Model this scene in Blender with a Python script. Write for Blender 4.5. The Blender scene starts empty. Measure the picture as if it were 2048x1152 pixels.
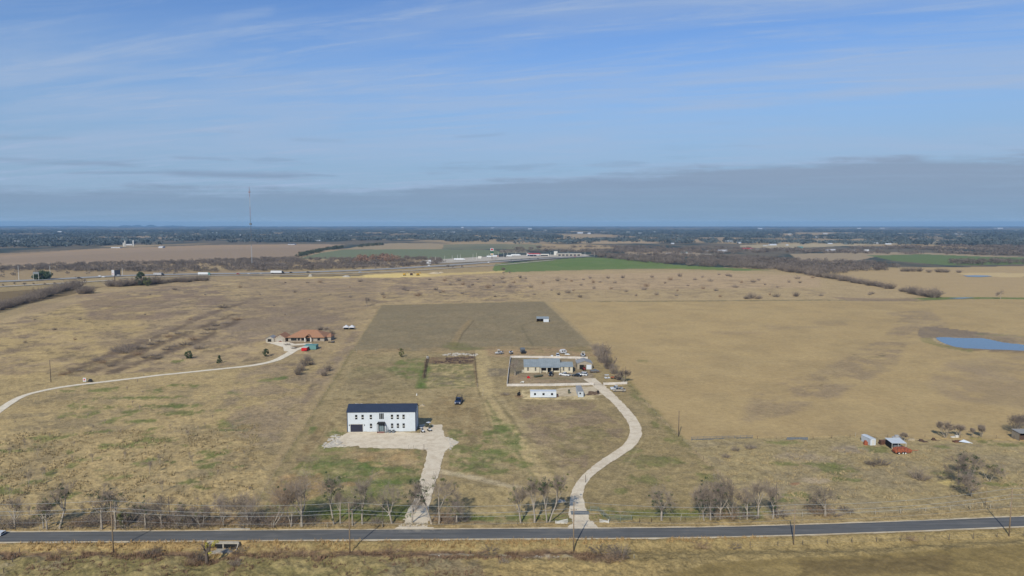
import bpy, math, random
import numpy as np
from mathutils import Vector, Matrix
R = math.radians
sc = bpy.context.scene
# ------------------------------------------------------------------ camera
PW, PH, F, CX, CY, HZ, CAMH = 2048, 1152, 1365.0, 1024.0, 576.0, 448.3, 72.0
PITCH = math.atan((CY - HZ) / F)
cd = bpy.data.cameras.new('camera'); cam = bpy.data.objects.new('camera', cd); sc.collection.objects.link(cam)
cd.sensor_width = 36; cd.lens = 36 * F / PW; cd.clip_start = 1; cd.clip_end = 90000
cam.location = (0, 0, CAMH); cam.rotation_euler = (math.pi / 2 - PITCH, 0, 0)
sc.camera = cam
# ------------------------------------------------------------------ light
SUN_EL, SUN_AZ = 36.0, 18.5           # shadows fall away from the camera and to the right
sc.view_settings.view_transform = 'Standard'; sc.view_settings.look = 'None'
sc.view_settings.exposure = 0.0; sc.view_settings.gamma = 1.0; sc.view_settings.use_curve_mapping = False
SUN_STR, SKY_STR = 4.7, 0.085
sl = bpy.data.lights.new('sun', 'SUN'); so = bpy.data.objects.new('sun', sl); sc.collection.objects.link(so)
sl.energy = SUN_STR; sl.angle = R(0.5); sl.color = (1.0, 0.94, 0.82)
ldir = Vector((math.sin(R(SUN_AZ)) * math.cos(R(SUN_EL)), math.cos(R(SUN_AZ)) * math.cos(R(SUN_EL)), -math.sin(R(SUN_EL))))
so.rotation_euler = ldir.to_track_quat('-Z', 'Y').to_euler()
so.location = (0, -50, 300)

def lin(c):
    c = c / 255.0
    return c / 12.92 if c <= 0.04045 else ((c + 0.055) / 1.055) ** 2.4
def L3(c): return tuple(lin(v) for v in c)

w = bpy.data.worlds.new('World'); sc.world = w; w.use_nodes = True
nt = w.node_tree; nt.nodes.clear()
class NB:
    """tiny node builder"""
    def __init__(s, nt): s.nt = nt
    def n(s, t, **kw):
        x = s.nt.nodes.new(t)
        for k, v in kw.items(): setattr(x, k, v)
        return x
    def set(s, sock, v):
        if isinstance(v, bpy.types.NodeSocket): s.nt.links.new(v, sock)
        elif v is not None: sock.default_value = v
    def m(s, op, a, b=None, c=None, clamp=False):
        x = s.n('ShaderNodeMath', operation=op); x.use_clamp = clamp
        s.set(x.inputs[0], a)
        if b is not None: s.set(x.inputs[1], b)
        if c is not None: s.set(x.inputs[2], c)
        return x.outputs[0]
    def comb(s, x, y, z):
        c = s.n('ShaderNodeCombineXYZ')
        for i, v in enumerate((x, y, z)): s.set(c.inputs[i], v)
        return c.outputs[0]
    def noise(s, vec, scale, detail=4, rough=0.55, dist=0.0):
        x = s.n('ShaderNodeTexNoise'); s.set(x.inputs['Vector'], vec)
        x.inputs['Scale'].default_value = scale; x.inputs['Detail'].default_value = detail
        x.inputs['Roughness'].default_value = rough; x.inputs['Distortion'].default_value = dist
        return x.outputs['Fac']
    def sm(s, v, a, b, lo=0.0, hi=1.0):
        x = s.n('ShaderNodeMapRange', interpolation_type='SMOOTHSTEP')
        s.set(x.inputs[0], v)
        for i, q in enumerate((a, b, lo, hi)): s.set(x.inputs[i + 1], q)
        return x.outputs[0]
    def mix(s, f, a, b, mode='MIX'):
        x = s.n('ShaderNodeMix', data_type='RGBA', blend_type=mode)
        s.set(x.inputs['Factor'], f); s.set(x.inputs['A'], a); s.set(x.inputs['B'], b)
        return x.outputs['Result']
nb = NB(nt)
sky = nb.n('ShaderNodeTexSky', sky_type='NISHITA'); sky.sun_disc = False
sky.sun_elevation = R(SUN_EL); sky.sun_rotation = R(180 + SUN_AZ)
sky.altitude = 300; sky.air_density = 1.0; sky.dust_density = 0.2; sky.ozone_density = 1.6
tc = nb.n('ShaderNodeTexCoord'); sep = nb.n('ShaderNodeSeparateXYZ'); nt.links.new(tc.outputs['Generated'], sep.inputs[0])
dx, dy, dz = sep.outputs
zc = nb.m('MAXIMUM', dz, 0.0)
# sheet of high cloud: a plane overhead, so streaks crowd towards the horizon
iz = nb.m('DIVIDE', 1.0, nb.m('ADD', zc, 0.045))
cu, cv = nb.m('MULTIPLY', dx, iz), nb.m('MULTIPLY', dy, iz)
uu = nb.m('ADD', nb.m('MULTIPLY', cu, 0.97), nb.m('MULTIPLY', cv, -0.12))
vv = nb.m('ADD', nb.m('MULTIPLY', cu, 0.30), nb.m('MULTIPLY', cv, 0.95))
thin = nb.noise(nb.comb(nb.m('MULTIPLY', uu, 0.22), vv, 3.1), 1.15, 8, 0.62, 0.5)
veil = nb.noise(nb.comb(nb.m('MULTIPLY', uu, 0.3), nb.m('MULTIPLY', vv, 0.7), 9.7), 0.55, 4, 0.5, 0.3)
fib = nb.noise(nb.comb(nb.m('MULTIPLY', uu, 0.42), nb.m('MULTIPLY', vv, 2.2), 5.5), 2.0, 10, 0.68, 0.9)
f_thin = nb.m('MULTIPLY', nb.m('ADD', nb.m('MULTIPLY', nb.sm(thin, 0.40, 0.66), 0.7), nb.m('MULTIPLY', nb.sm(fib, 0.44, 0.72), 0.6), clamp=True), nb.sm(veil, 0.34, 0.56, 0.22, 1.0))
ay = nb.m('MAXIMUM', dy, 0.05)
ga, ge = nb.m('DIVIDE', dx, ay), nb.m('DIVIDE', zc, ay)
wob = nb.noise(nb.comb(nb.m('MULTIPLY', ga, 2.0), nb.m('MULTIPLY', ge, 9.0), 0.0), 3.0, 6, 0.62)
wobs = nb.m('SUBTRACT', wob, 0.5)
fine = nb.noise(nb.comb(nb.m('MULTIPLY', ga, 1.2), nb.m('MULTIPLY', ge, 26.0), 2.0), 4.0, 7, 0.6)
def px_dir(px, py):
    u, v = (px - CX), (CY - py); y = F * math.cos(PITCH) + v * math.sin(PITCH); z = -F * math.sin(PITCH) + v * math.cos(PITCH)
    return u / y, z / y
def streak(x0, y0, x1, y1, wd, amp=1.0, wobble=0.02):
    """a long thin cloud between two directions in the sky"""
    a0, e0 = px_dir(x0, y0); a1, e1 = px_dir(x1, y1)
    sl_ = (e1 - e0) / (a1 - a0); wd = wd / F
    d = nb.m('SUBTRACT', nb.m('SUBTRACT', ge, e0), nb.m('MULTIPLY', nb.m('SUBTRACT', ga, a0), sl_))
    d = nb.m('ABSOLUTE', nb.m('ADD', d, nb.m('MULTIPLY', wobs, wobble)))
    t = nb.m('DIVIDE', nb.m('SUBTRACT', ga, a0), a1 - a0)
    ends = nb.m('MULTIPLY', nb.sm(t, -0.02, 0.25), nb.sm(t, 1.02, 0.8))
    core = nb.sm(d, wd, 0.0)
    br = nb.sm(fine, 0.3, 0.62, 0.35, 1.0)
    return nb.m('MULTIPLY', nb.m('MULTIPLY', nb.m('MULTIPLY', core, ends), br), amp)
def addall(l):
    o = l[0]
    for x in l[1:]: o = nb.m('ADD', o, x, clamp=True)
    return o
white = addall([streak(1180, 232, 2300, 135, 16, 0.85), streak(1000, 225, 1700, 115, 26, 0.45, 0.03), streak(150, 105, 330, 62, 9, 0.3),
                streak(420, 45, 560, 18, 14, 0.3), streak(-80, 165, 420, 135, 22, 0.5, 0.03), streak(1540, 330, 1860, 312, 7, 0.45, 0.01),
                streak(420, 275, 700, 245, 18, 0.4, 0.03), streak(740, 238, 860, 212, 10, 0.3), streak(-100, 285, 1400, 300, 46, 0.55, 0.05),
                streak(1300, 300, 2300, 270, 40, 0.5, 0.05)])
dark = addall([streak(-60, 316, 300, 332, 8, 0.8, 0.012), streak(280, 343, 640, 353, 11, 0.9, 0.014), streak(110, 347, 330, 345, 5, 0.6, 0.01),
               streak(330, 314, 480, 320, 5, 0.5, 0.01), streak(570, 277, 700, 282, 6, 0.4, 0.01), streak(-60, 268, 160, 276, 8, 0.35, 0.02),
               streak(420, 150, 640, 160, 10, 0.12, 0.03), streak(900, 276, 1020, 266, 6, 0.35, 0.01), streak(600, 350, 680, 352, 4, 0.5, 0.01)])
# distant grey bank standing over the horizon, higher to the right
edge = nb.m('ADD', nb.m('ADD', nb.m('MULTIPLY', nb.sm(ga, -0.35, 0.75), 0.05), 0.052), nb.m('ADD', nb.m('MULTIPLY', wobs, 0.05), nb.m('MULTIPLY', nb.m('SUBTRACT', fine, 0.5), 0.03)))
bank = nb.sm(nb.m('SUBTRACT', edge, ge), -0.006, 0.012)
bank = nb.m('MULTIPLY', bank, nb.sm(fine, 0.25, 0.55, 0.82, 1.0))
skyc = nb.mix(1.0, sky.outputs[0], (0.84, 1.08, 1.45, 1), 'MULTIPLY')
S = 1.0 / SKY_STR
cw = tuple(v * S for v in (0.37, 0.48, 0.67)) + (1,)
cm = tuple(v * S for v in (0.265, 0.39, 0.555)) + (1,)
cdk = tuple(v * S for v in (0.235, 0.32, 0.46)) + (1,)
cb = tuple(v * S for v in (0.25, 0.325, 0.45)) + (1,)
cb2 = tuple(v * S for v in (0.205, 0.315, 0.455)) + (1,)
low = nb.sm(dz, 0.30, 0.03)
c = nb.mix(nb.m('MULTIPLY', low, 0.9), skyc, cm)
c = nb.mix(nb.m('MULTIPLY', f_thin, 0.75), c, cw)
c = nb.mix(nb.m('MULTIPLY', white, 0.75), c, cw)
c = nb.mix(nb.m('MULTIPLY', bank, 0.82), c, nb.mix(nb.sm(ge, 0.085, 0.0), cb, cb2))
grey = nb.noise(nb.comb(nb.m('MULTIPLY', ga, 1.6), nb.m('MULTIPLY', ge, 15.0), 7.0), 2.2, 6, 0.6, 0.2)
grey = nb.m('MULTIPLY', nb.m('MULTIPLY', nb.sm(grey, 0.56, 0.68), nb.sm(ge, 0.17, 0.08)), nb.sm(ge, 0.035, 0.06))
c = nb.mix(nb.m('MULTIPLY', grey, 0.35), c, cdk)
c = nb.mix(nb.m('MULTIPLY', dark, 0.8), c, cdk)
# sky colour pushed brighter just over the horizon to offset the haze before it
tau = nb.m('MINIMUM', nb.m('DIVIDE', 0.0050, nb.m('MAXIMUM', dz, 0.001)), 1.25)
mx = nb.n('ShaderNodeMix', data_type='RGBA'); mx.clamp_factor = False; nb.set(mx.inputs['Factor'], nb.m('EXPONENT', tau)); nb.set(mx.inputs['A'], tuple(v * S for v in (0.13, 0.225, 0.37)) + (1,)); nb.set(mx.inputs['B'], c); c = mx.outputs['Result']
bg = nb.n('ShaderNodeBackground'); bg.inputs['Strength'].default_value = SKY_STR
nt.links.new(c, bg.inputs['Color']); wo = nb.n('ShaderNodeOutputWorld'); nt.links.new(bg.outputs[0], wo.inputs['Surface'])

# ------------------------------------------------------------------ ground form and placing
def hash2(ix, iy, seed):
    h = (ix.astype(np.int64) * 374761393 + iy.astype(np.int64) * 668265263 + seed * 1442695041) & 0x7fffffff
    h = ((h ^ (h >> 13)) * 1274126177) & 0x7fffffff
    h = (h ^ (h >> 16)) & 0xffffff
    return h / float(0xffffff)
def vnoise(x, y, seed=0):
    x = np.asarray(x, float); y = np.asarray(y, float)
    ix, iy = np.floor(x), np.floor(y); fx, fy = x - ix, y - iy
    fx = fx * fx * (3 - 2 * fx); fy = fy * fy * (3 - 2 * fy)
    a, b = hash2(ix, iy, seed), hash2(ix + 1, iy, seed); c_, d = hash2(ix, iy + 1, seed), hash2(ix + 1, iy + 1, seed)
    return (a * (1 - fx) + b * fx) * (1 - fy) + (c_ * (1 - fx) + d * fx) * fy
def fbm(x, y, sc_, oct=4, seed=0, gain=0.5):
    s = 0; a = 1; t = 0; x = np.asarray(x, float) / sc_; y = np.asarray(y, float) / sc_
    for i in range(oct):
        s = s + a * vnoise(x, y, seed + i * 17); t += a; a *= gain; x = x * 2.03 + 5.1; y = y * 2.03 + 1.7
    return s / t
def sstep(a, b, v):
    t = np.clip((v - a) / (b - a), 0, 1); return t * t * (3 - 2 * t)
def flat_at(px, py, z=0.0):
    u, v = px - CX, CY - py
    y = F * math.cos(PITCH) + v * math.sin(PITCH); zz = -F * math.sin(PITCH) + v * math.cos(PITCH)
    t = (z - CAMH) / zz
    return u * t, y * t
ROAD_PX = [(-900, 1080), (-400, 1077), (0, 1074.5), (512, 1071), (1024, 1067.5), (1300, 1066), (1536, 1061.5), (1800, 1053), (2048, 1043), (2500, 1027), (3000, 1010)]
ROAD = [flat_at(*p) for p in ROAD_PX]; RX = np.array([p[0] for p in ROAD]); RY = np.array([p[1] for p in ROAD])
CULX = flat_at(440, 1095)[0]
POND_C = flat_at(1990, 687)
def hgt(x, y):
    x = np.asarray(x, float); y = np.asarray(y, float)
    near = 1 - sstep(350, 800, np.hypot(x, y))
    d = np.interp(x, RX, RY) - y
    off = sstep(2.8, 9, np.abs(d))
    z = (fbm(x, y, 40, 3, 5) - 0.5) * 1.1 * near * off
    z = z - 0.75 * np.exp(-((d - 7.5) / 2.4) ** 2) * sstep(3.0, 5.0, d)
    cx = CULX + (d - 5) * -0.25
    z = z - 1.45 * np.exp(-((x - cx) / 3.9) ** 4) * sstep(2.7, 3.05, d) * (1 - sstep(9, 20, d))
    return z
def H(x, y): return float(hgt(x, y))
def at(px, py):
    """where the sight line through a place in the photograph meets the ground"""
    z = 0.0
    for _ in range(4):
        x, y = flat_at(px, py, z); z = H(x, y)
    return x, y, z
def mpp(py):  # metres per photo pixel across, at the ground distance seen at row py
    return flat_at(CX + 1, py)[0]

# ------------------------------------------------------------------ mesh and object helpers
COL = sc.collection
class MB:
    def __init__(s): s.v = []; s.f = []; s.n = 0
    def add(s, vs, fs):
        s.v.extend([tuple(v) for v in vs]); s.f.extend([tuple(i + s.n for i in f) for f in fs]); s.n += len(vs); return s
    def box(s, x0, x1, y0, y1, z0, z1):
        return s.add([(x0, y0, z0), (x1, y0, z0), (x1, y1, z0), (x0, y1, z0), (x0, y0, z1), (x1, y0, z1), (x1, y1, z1), (x0, y1, z1)],
                     [(0, 3, 2, 1), (4, 5, 6, 7), (0, 1, 5, 4), (1, 2, 6, 5), (2, 3, 7, 6), (3, 0, 4, 7)])
    def prof(s, pts, y0, y1):      # side outline (x,z) given thickness along y
        n = len(pts); vs = [(x, y0, z) for x, z in pts] + [(x, y1, z) for x, z in pts]
        fs = [tuple(range(n)), tuple(range(2 * n - 1, n - 1, -1))] + [(i, i + n, (i + 1) % n + n, (i + 1) % n) for i in range(n)]
        return s.add(vs, fs)
    def profy(s, pts, x0, x1):     # outline (y,z) given thickness along x
        n = len(pts); vs = [(x0, y, z) for y, z in pts] + [(x1, y, z) for y, z in pts]
        fs = [tuple(range(n - 1, -1, -1)), tuple(range(n, 2 * n))] + [(i, (i + 1) % n, (i + 1) % n + n, i + n) for i in range(n)]
        return s.add(vs, fs)
    def tube(s, a, b, r0, r1=None, k=8, cap=True):
        r1 = r0 if r1 is None else r1
        a, b = Vector(a), Vector(b); d = (b - a).normalized() if (b - a).length > 1e-6 else Vector((0, 0, 1))
        u = d.orthogonal().normalized(); w_ = d.cross(u)
        vs = []
        for p, r in ((a, r0), (b, r1)):
            for i in range(k):
                t = 2 * math.pi * i / k; vs.append(p + u * (r * math.cos(t)) + w_ * (r * math.sin(t)))
        fs = [(i, (i + 1) % k, (i + 1) % k + k, i + k) for i in range(k)]
        if cap: fs += [tuple(range(k - 1, -1, -1)), tuple(range(k, 2 * k))]
        return s.add(vs, fs)
    def path(s, pts, r, k=5):
        for a, b in zip(pts[:-1], pts[1:]): s.tube(a, b, r, r, k, False)
        return s
    def build(s, name, mat, parent=None, smooth=False, fix=True):
        me = bpy.data.meshes.new(name); me.from_pydata(s.v, [], s.f); me.update()
        if fix:
            import bmesh
            b = bmesh.new(); b.from_mesh(me); bmesh.ops.recalc_face_normals(b, faces=b.faces); b.to_mesh(me); b.free()
        me.materials.append(mat)
        if smooth: me.polygons.foreach_set('use_smooth', [True] * len(me.polygons))
        o = bpy.data.objects.new(name, me); COL.objects.link(o)
        if parent: o.parent = parent
        return o
def npmesh(name, V, Fc, mat, parent=None, nside=3, smooth=False):
    """fast mesh from arrays: V (n,3), Fc (m,nside)"""
    me = bpy.data.meshes.new(name); V = np.ascontiguousarray(V, dtype=np.float32); Fc = np.ascontiguousarray(Fc, dtype=np.int32)
    me.vertices.add(len(V)); me.vertices.foreach_set('co', V.ravel())
    me.loops.add(Fc.size); me.loops.foreach_set('vertex_index', Fc.ravel())
    me.polygons.add(len(Fc)); me.polygons.foreach_set('loop_start', np.arange(len(Fc), dtype=np.int32) * nside)
    try: me.polygons.foreach_set('loop_total', np.full(len(Fc), nside, dtype=np.int32))
    except Exception: pass
    if smooth: me.polygons.foreach_set('use_smooth', np.ones(len(Fc), dtype=bool))
    me.update(calc_edges=True); me.materials.append(mat)
    o = bpy.data.objects.new(name, me); COL.objects.link(o)
    if parent: o.parent = parent
    return o
def tag(o, label=None, cat=None, group=None, kind=None):
    if label: o['label'] = label
    if cat: o['category'] = cat
    if group: o['group'] = group
    if kind: o['kind'] = kind
    return o
def thing(name, label, cat, loc=(0, 0, 0), rz=0.0, group=None):
    o = bpy.data.objects.new(name, None); COL.objects.link(o); o.empty_display_size = 0.5
    o.location = loc; o.rotation_euler = (0, 0, rz); return tag(o, label, cat, group)
KIDS = {}
def kids(o):
    return [c_ for c_ in COL.objects if c_.parent is o]
def dup(root, loc, rz=0.0, label=None, group=None, scale=1.0, kd=None):
    r = root.copy(); COL.objects.link(r); r.location = loc; r.rotation_euler = (0, 0, rz); r.scale = (scale,) * 3 if not isinstance(scale, tuple) else scale
    if label: r['label'] = label
    if group: r['group'] = group
    for ch in (kd if kd is not None else kids(root)):
        c2 = ch.copy(); COL.objects.link(c2); c2.parent = r
        for g in kids(ch) if kd is None else []:
            d = g.copy(); COL.objects.link(d); d.parent = c2
    return r

# ------------------------------------------------------------------ materials
def mat(name, rgb, rough=0.8, var=0.12, scale=1.5, metal=0.0, bump=0.0, ribs=None, spec=0.3, streaks=0.0, dirt=None):
    m = bpy.data.materials.new(name); m.use_nodes = True; n = m.node_tree; b = NB(n)
    P = n.nodes['Principled BSDF']; P.inputs['Roughness'].default_value = rough; P.inputs['Metallic'].default_value = metal
    P.inputs['Specular IOR Level'].default_value = spec
    t = b.n('ShaderNodeTexCoord'); oc = t.outputs['Object']
    kf = 1.0 if name.split('_')[0] in ('bark', 'twig', 'leaf', 'wood', 'grass', 'far', 'mast') else 0.74
    base = tuple(v * kf for v in L3(rgb)) + (1,)
    n1 = b.noise(oc, scale, 5, 0.6)
    f = b.sm(n1, 0.25, 0.75, 1 - var, 1 + var)
    cc = b.mix(1.0, base, b.comb(f, f, f), 'MULTIPLY')
    if dirt is not None:
        cc = b.mix(b.sm(b.noise(oc, scale * 0.6, 6, 0.65), 0.5, 0.72, 0, 0.75), cc, L3(dirt) + (1,))
    if ribs:
        axis, period, depth = ribs
        s_ = b.n('ShaderNodeSeparateXYZ'); n.links.new(oc, s_.inputs[0])
        q = b.m('PINGPONG', s_.outputs[axis], period / 2)
        q = b.sm(q, 0.0, period * 0.14)
        cc = b.mix(b.m('MULTIPLY', b.m('SUBTRACT', 1.0, q), depth), cc, tuple(v * 0.45 for v in base[:3]) + (1,))
    n.links.new(cc, P.inputs['Base Color'])
    if bump:
        bp = b.n('ShaderNodeBump'); bp.inputs['Strength'].default_value = bump; bp.inputs['Distance'].default_value = 0.1
        n.links.new(b.noise(oc, scale * 4, 5, 0.6), bp.inputs['Height']); n.links.new(bp.outputs[0], P.inputs['Normal'])
    return m
M = {}
def mk(k, *a, **kw): M[k] = mat(k, *a, **kw)
mk('white_wall', (208, 216, 222), 0.7, 0.05, 0.7, ribs=(0, 0.45, 0.14))
mk('navy_roof', (52, 62, 82), 0.5, 0.08, 0.5, ribs=(0, 0.6, 0.35))
mk('navy_trim', (38, 50, 78), 0.6)
mk('black_frame', (28, 30, 34), 0.5)
mk('glass', (22, 28, 34), 0.12, 0.1, spec=0.6)
mk('pale_glass', (120, 140, 146), 0.2, spec=0.6)
mk('garage_dark', (48, 50, 66), 0.6, ribs=(2, 0.55, 0.5))
mk('concrete', (176, 170, 158), 0.9, 0.15, 2.0, bump=0.3)
mk('brick', (150, 110, 98), 0.9)
mk('cream_wall', (206, 198, 176), 0.85, 0.1, 0.8)
mk('blue_roof', (146, 156, 160), 0.55, 0.12, 0.4, ribs=(0, 0.9, 0.3))
mk('tan_metal', (170, 160, 142), 0.6, 0.1, 0.5, ribs=(0, 0.6, 0.25))
mk('grey_roof', (158, 158, 156), 0.55, 0.1, 0.5, ribs=(0, 0.6, 0.25))
mk('white_metal', (214, 222, 230), 0.5, 0.07, 0.8, ribs=(0, 0.5, 0.2))
mk('white_metal_y', (206, 214, 220), 0.5, 0.07, 0.8, ribs=(1, 0.5, 0.25))
mk('white_paint', (216, 214, 206), 0.6, 0.1, 1.0)
mk('fence_white', (222, 216, 208), 0.8, 0.2, 0.35)
mk('tile_roof', (172, 128, 98), 0.85, 0.2, 2.0, ribs=(0, 0.5, 0.25), bump=0.4)
mk('stone_wall', (168, 158, 144), 0.9, 0.25, 1.6)
mk('red_paint', (196, 26, 32), 0.5, 0.1)
mk('teal_paint', (104, 150, 148), 0.6, 0.15, 1.0, ribs=(0, 0.4, 0.35))
mk('orange_rust', (164, 92, 64), 0.8, 0.3, 2.5, dirt=(96, 52, 36))
mk('rust', (112, 80, 66), 0.9, 0.3, 2.5)
mk('dark_rust', (92, 74, 64), 0.9, 0.3, 2.5)
mk('dark', (26, 27, 29), 0.7)
mk('rubber', (24, 24, 25), 0.9)
mk('rim', (150, 152, 154), 0.4, metal=0.3)
mk('steel', (136, 142, 146), 0.5, 0.15, 2.0, metal=0.3)
mk('grey_steel', (112, 118, 124), 0.6, 0.2, 2.0)
mk('pipe_green', (128, 136, 124), 0.6, 0.15, 2.0)
mk('wood_pole', (128, 112, 92), 0.95, 0.25, 1.2)
mk('post_wood', (112, 98, 80), 0.95, 0.25, 3.0)
mk('pale_post', (178, 170, 152), 0.95, 0.2, 3.0)
mk('wire', (176, 178, 176), 0.5, metal=0.2)
mk('insulator', (90, 90, 92), 0.4)
mk('car_white', (222, 226, 230), 0.3, 0.04, spec=0.6)
mk('car_silver', (176, 178, 182), 0.3, 0.04, spec=0.6)
mk('car_dark', (34, 38, 44), 0.3, 0.05, spec=0.6)
mk('car_blue', (38, 58, 92), 0.3, 0.05, spec=0.6)
mk('car_tan', (168, 160, 148), 0.35, 0.05, spec=0.6)
mk('car_red', (150, 40, 40), 0.35, 0.05, spec=0.6)
mk('army_green', (88, 92, 74), 0.7, 0.12)
mk('lamp_lens', (236, 236, 230), 0.2, spec=0.6)
mk('canvas_white', (204, 206, 210), 0.8, 0.06)
mk('limestone', (206, 198, 182), 0.9, 0.2, 2.0, bump=0.4)
mk('brush_wood', (118, 98, 80), 0.95, 0.35, 3.0)
mk('bark', (146, 137, 124), 0.95, 0.22, 3.0)
mk('bark_dark', (92, 82, 74), 0.95, 0.25, 3.0)
mk('twig', (138, 126, 114), 0.95, 0.3, 0.8)
mk('twig_warm', (148, 126, 102), 0.95, 0.3, 0.8)
mk('twig_dark', (112, 102, 94), 0.95, 0.3, 0.8)
mk('leaf_olive', (98, 102, 62), 0.8, 0.35, 1.2)
mk('leaf_dark', (62, 76, 50), 0.8, 0.35, 1.0)
mk('leaf_yellow', (170, 160, 64), 0.8, 0.3, 1.0)
mk('sign_dark', (30, 36, 52), 0.6)
mk('sign_red', (180, 40, 44), 0.6)
mk('sign_green', (40, 90, 66), 0.6)
mk('yellow_paint', (200, 160, 50), 0.6)
mk('gravel_warm', (182, 168, 142), 0.95, 0.2, 2.0)
mk('mast_red', (134, 110, 114), 0.6)
mk('mast_white', (160, 168, 176), 0.6)
# ------------------------------------------------------------------ the ground sheet and its colours
rows_v = list(np.arange(1330, 624, -2.2)) + list(np.arange(624, 500, -1.0)) + list(np.arange(500, 452.8, -0.6))
rowY = np.array([flat_at(CX, v)[1] for v in rows_v])
rowY = np.concatenate([[-9000, -4000, -1500, -200, 0, 60], rowY, [22500]])
colS = (np.arange(-420, 2470, 2.4) - CX) / F
colS = np.concatenate([[-3.2, -2.2, -1.5, -1.25], colS, [1.25, 1.5, 2.2, 3.2]])
SS, YY = np.meshgrid(colS, rowY)
GX = SS * np.maximum(YY, 60.0); GY = YY
GX[:, 0] = -75000; GX[:, -1] = 75000
X = GX.ravel(); Y = GY.ravel(); NVG = len(X)
C = np.tile(np.array(L3((156, 137, 105))), (NVG, 1)); TEX = np.ones(NVG); MICRO = np.ones(NVG); 
DIST = np.maximum(Y, 60)
def wp(pts): return np.array([flat_at(*p) for p in pts])
def sdpoly(P, x, y):
    d = np.full(len(x), 1e18); ins = np.zeros(len(x), bool); n = len(P)
    for i in range(n):
        ax, ay_ = P[i]; bx, by = P[(i + 1) % n]; ex, ey = bx - ax, by - ay_
        wx, wy = x - ax, y - ay_
        t = np.clip((wx * ex + wy * ey) / (ex * ex + ey * ey + 1e-12), 0, 1)
        d = np.minimum(d, (wx - ex * t) ** 2 + (wy - ey * t) ** 2)
        c1 = ay_ <= y; c2 = by > y; cr = ex * wy - ey * wx
        ins ^= ((c1 & c2 & (cr > 0)) | (~c1 & ~c2 & (cr < 0)))
    d = np.sqrt(d); return np.where(ins, -d, d)
def sdline(P, x, y):
    d = np.full(len(x), 1e18)
    for i in range(len(P) - 1):
        ax, ay_ = P[i]; bx, by = P[i + 1]; ex, ey = bx - ax, by - ay_; wx, wy = x - ax, y - ay_
        t = np.clip((wx * ex + wy * ey) / (ex * ex + ey * ey + 1e-12), 0, 1)
        d = np.minimum(d, (wx - ex * t) ** 2 + (wy - ey * t) ** 2)
    return np.sqrt(d)
SEED = [100]
def apply(idx, m, rgb, tex=None, micro=None):
    c = np.array(L3(rgb)); C[idx] = C[idx] * (1 - m[:, None]) + c * m[:, None]
    if tex is not None: TEX[idx] = TEX[idx] * (1 - m) + tex * m
    if micro is not None: MICRO[idx] = MICRO[idx] * (1 - m) + micro * m
def sel(P, pad):
    x0, y0 = P.min(0) - pad; x1, y1 = P.max(0) + pad
    return np.nonzero((X > x0) & (X < x1) & (Y > y0) & (Y < y1))[0]
def poly(pts, rgb, op=1.0, soft=1.5, jit=2.0, mott=None, tex=None, micro=None):
    """soft and jit in photo pixels at the patch's distance; mott=(metres, threshold) breaks it up"""
    P = wp(pts); SEED[0] += 7; Dm = float(np.median(P[:, 1])); mp = Dm / F
    i = sel(P, (soft + jit) * mp * 6)
    if not len(i): return
    x, y = X[i], Y[i]; d = sdpoly(P, x, y)
    d = d + (fbm(x, y, max(2.5, mp * 14), 4, SEED[0]) - 0.5) * 2 * jit * mp
    m = sstep(soft * mp, -soft * mp, d) * op
    if mott: m = m * sstep(mott[1] - 0.09, mott[1] + 0.09, fbm(x, y, mott[0], 5, SEED[0] + 3, 0.6))
    apply(i, m, rgb, tex, micro)
def line(pts, wd, rgb, op=1.0, soft=0.6, jit=0.5, mott=None, tex=None, micro=None):
    """stroke on the ground, wd and soft in metres"""
    P = wp(pts); SEED[0] += 7; i = sel(P, wd + soft * 3 + jit * 3); x, y = X[i], Y[i]
    d = sdline(P, x, y) - wd / 2 + (fbm(x, y, 3.0, 3, SEED[0]) - 0.5) * 2 * jit
    m = sstep(soft, -soft, d) * op
    if mott: m = m * sstep(mott[1] - 0.09, mott[1] + 0.09, fbm(x, y, mott[0], 4, SEED[0] + 3, 0.6))
    apply(i, m, rgb, tex, micro)
def blob(px, py, rx, ry, rgb, op=0.8, tex=None, rag=0.5, micro=None):
    cx, cy = flat_at(px, py); rxm = rx * mpp(py); rym = abs(flat_at(CX, py - ry)[1] - cy); SEED[0] += 7
    P = np.array([[cx - rxm, cy - rym], [cx + rxm, cy + rym]]); i = sel(P, max(rxm, rym) * 0.6)
    if not len(i): return
    x, y = X[i], Y[i]; q = np.sqrt(((x - cx) / rxm) ** 2 + ((y - cy) / rym) ** 2)
    q = q + (fbm(x, y, max(2.0, min(rxm, rym) * 0.5), 4, SEED[0], 0.6) - 0.5) * 2 * rag
    apply(i, sstep(1.15, 0.6, q) * op, rgb, tex, micro)

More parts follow.
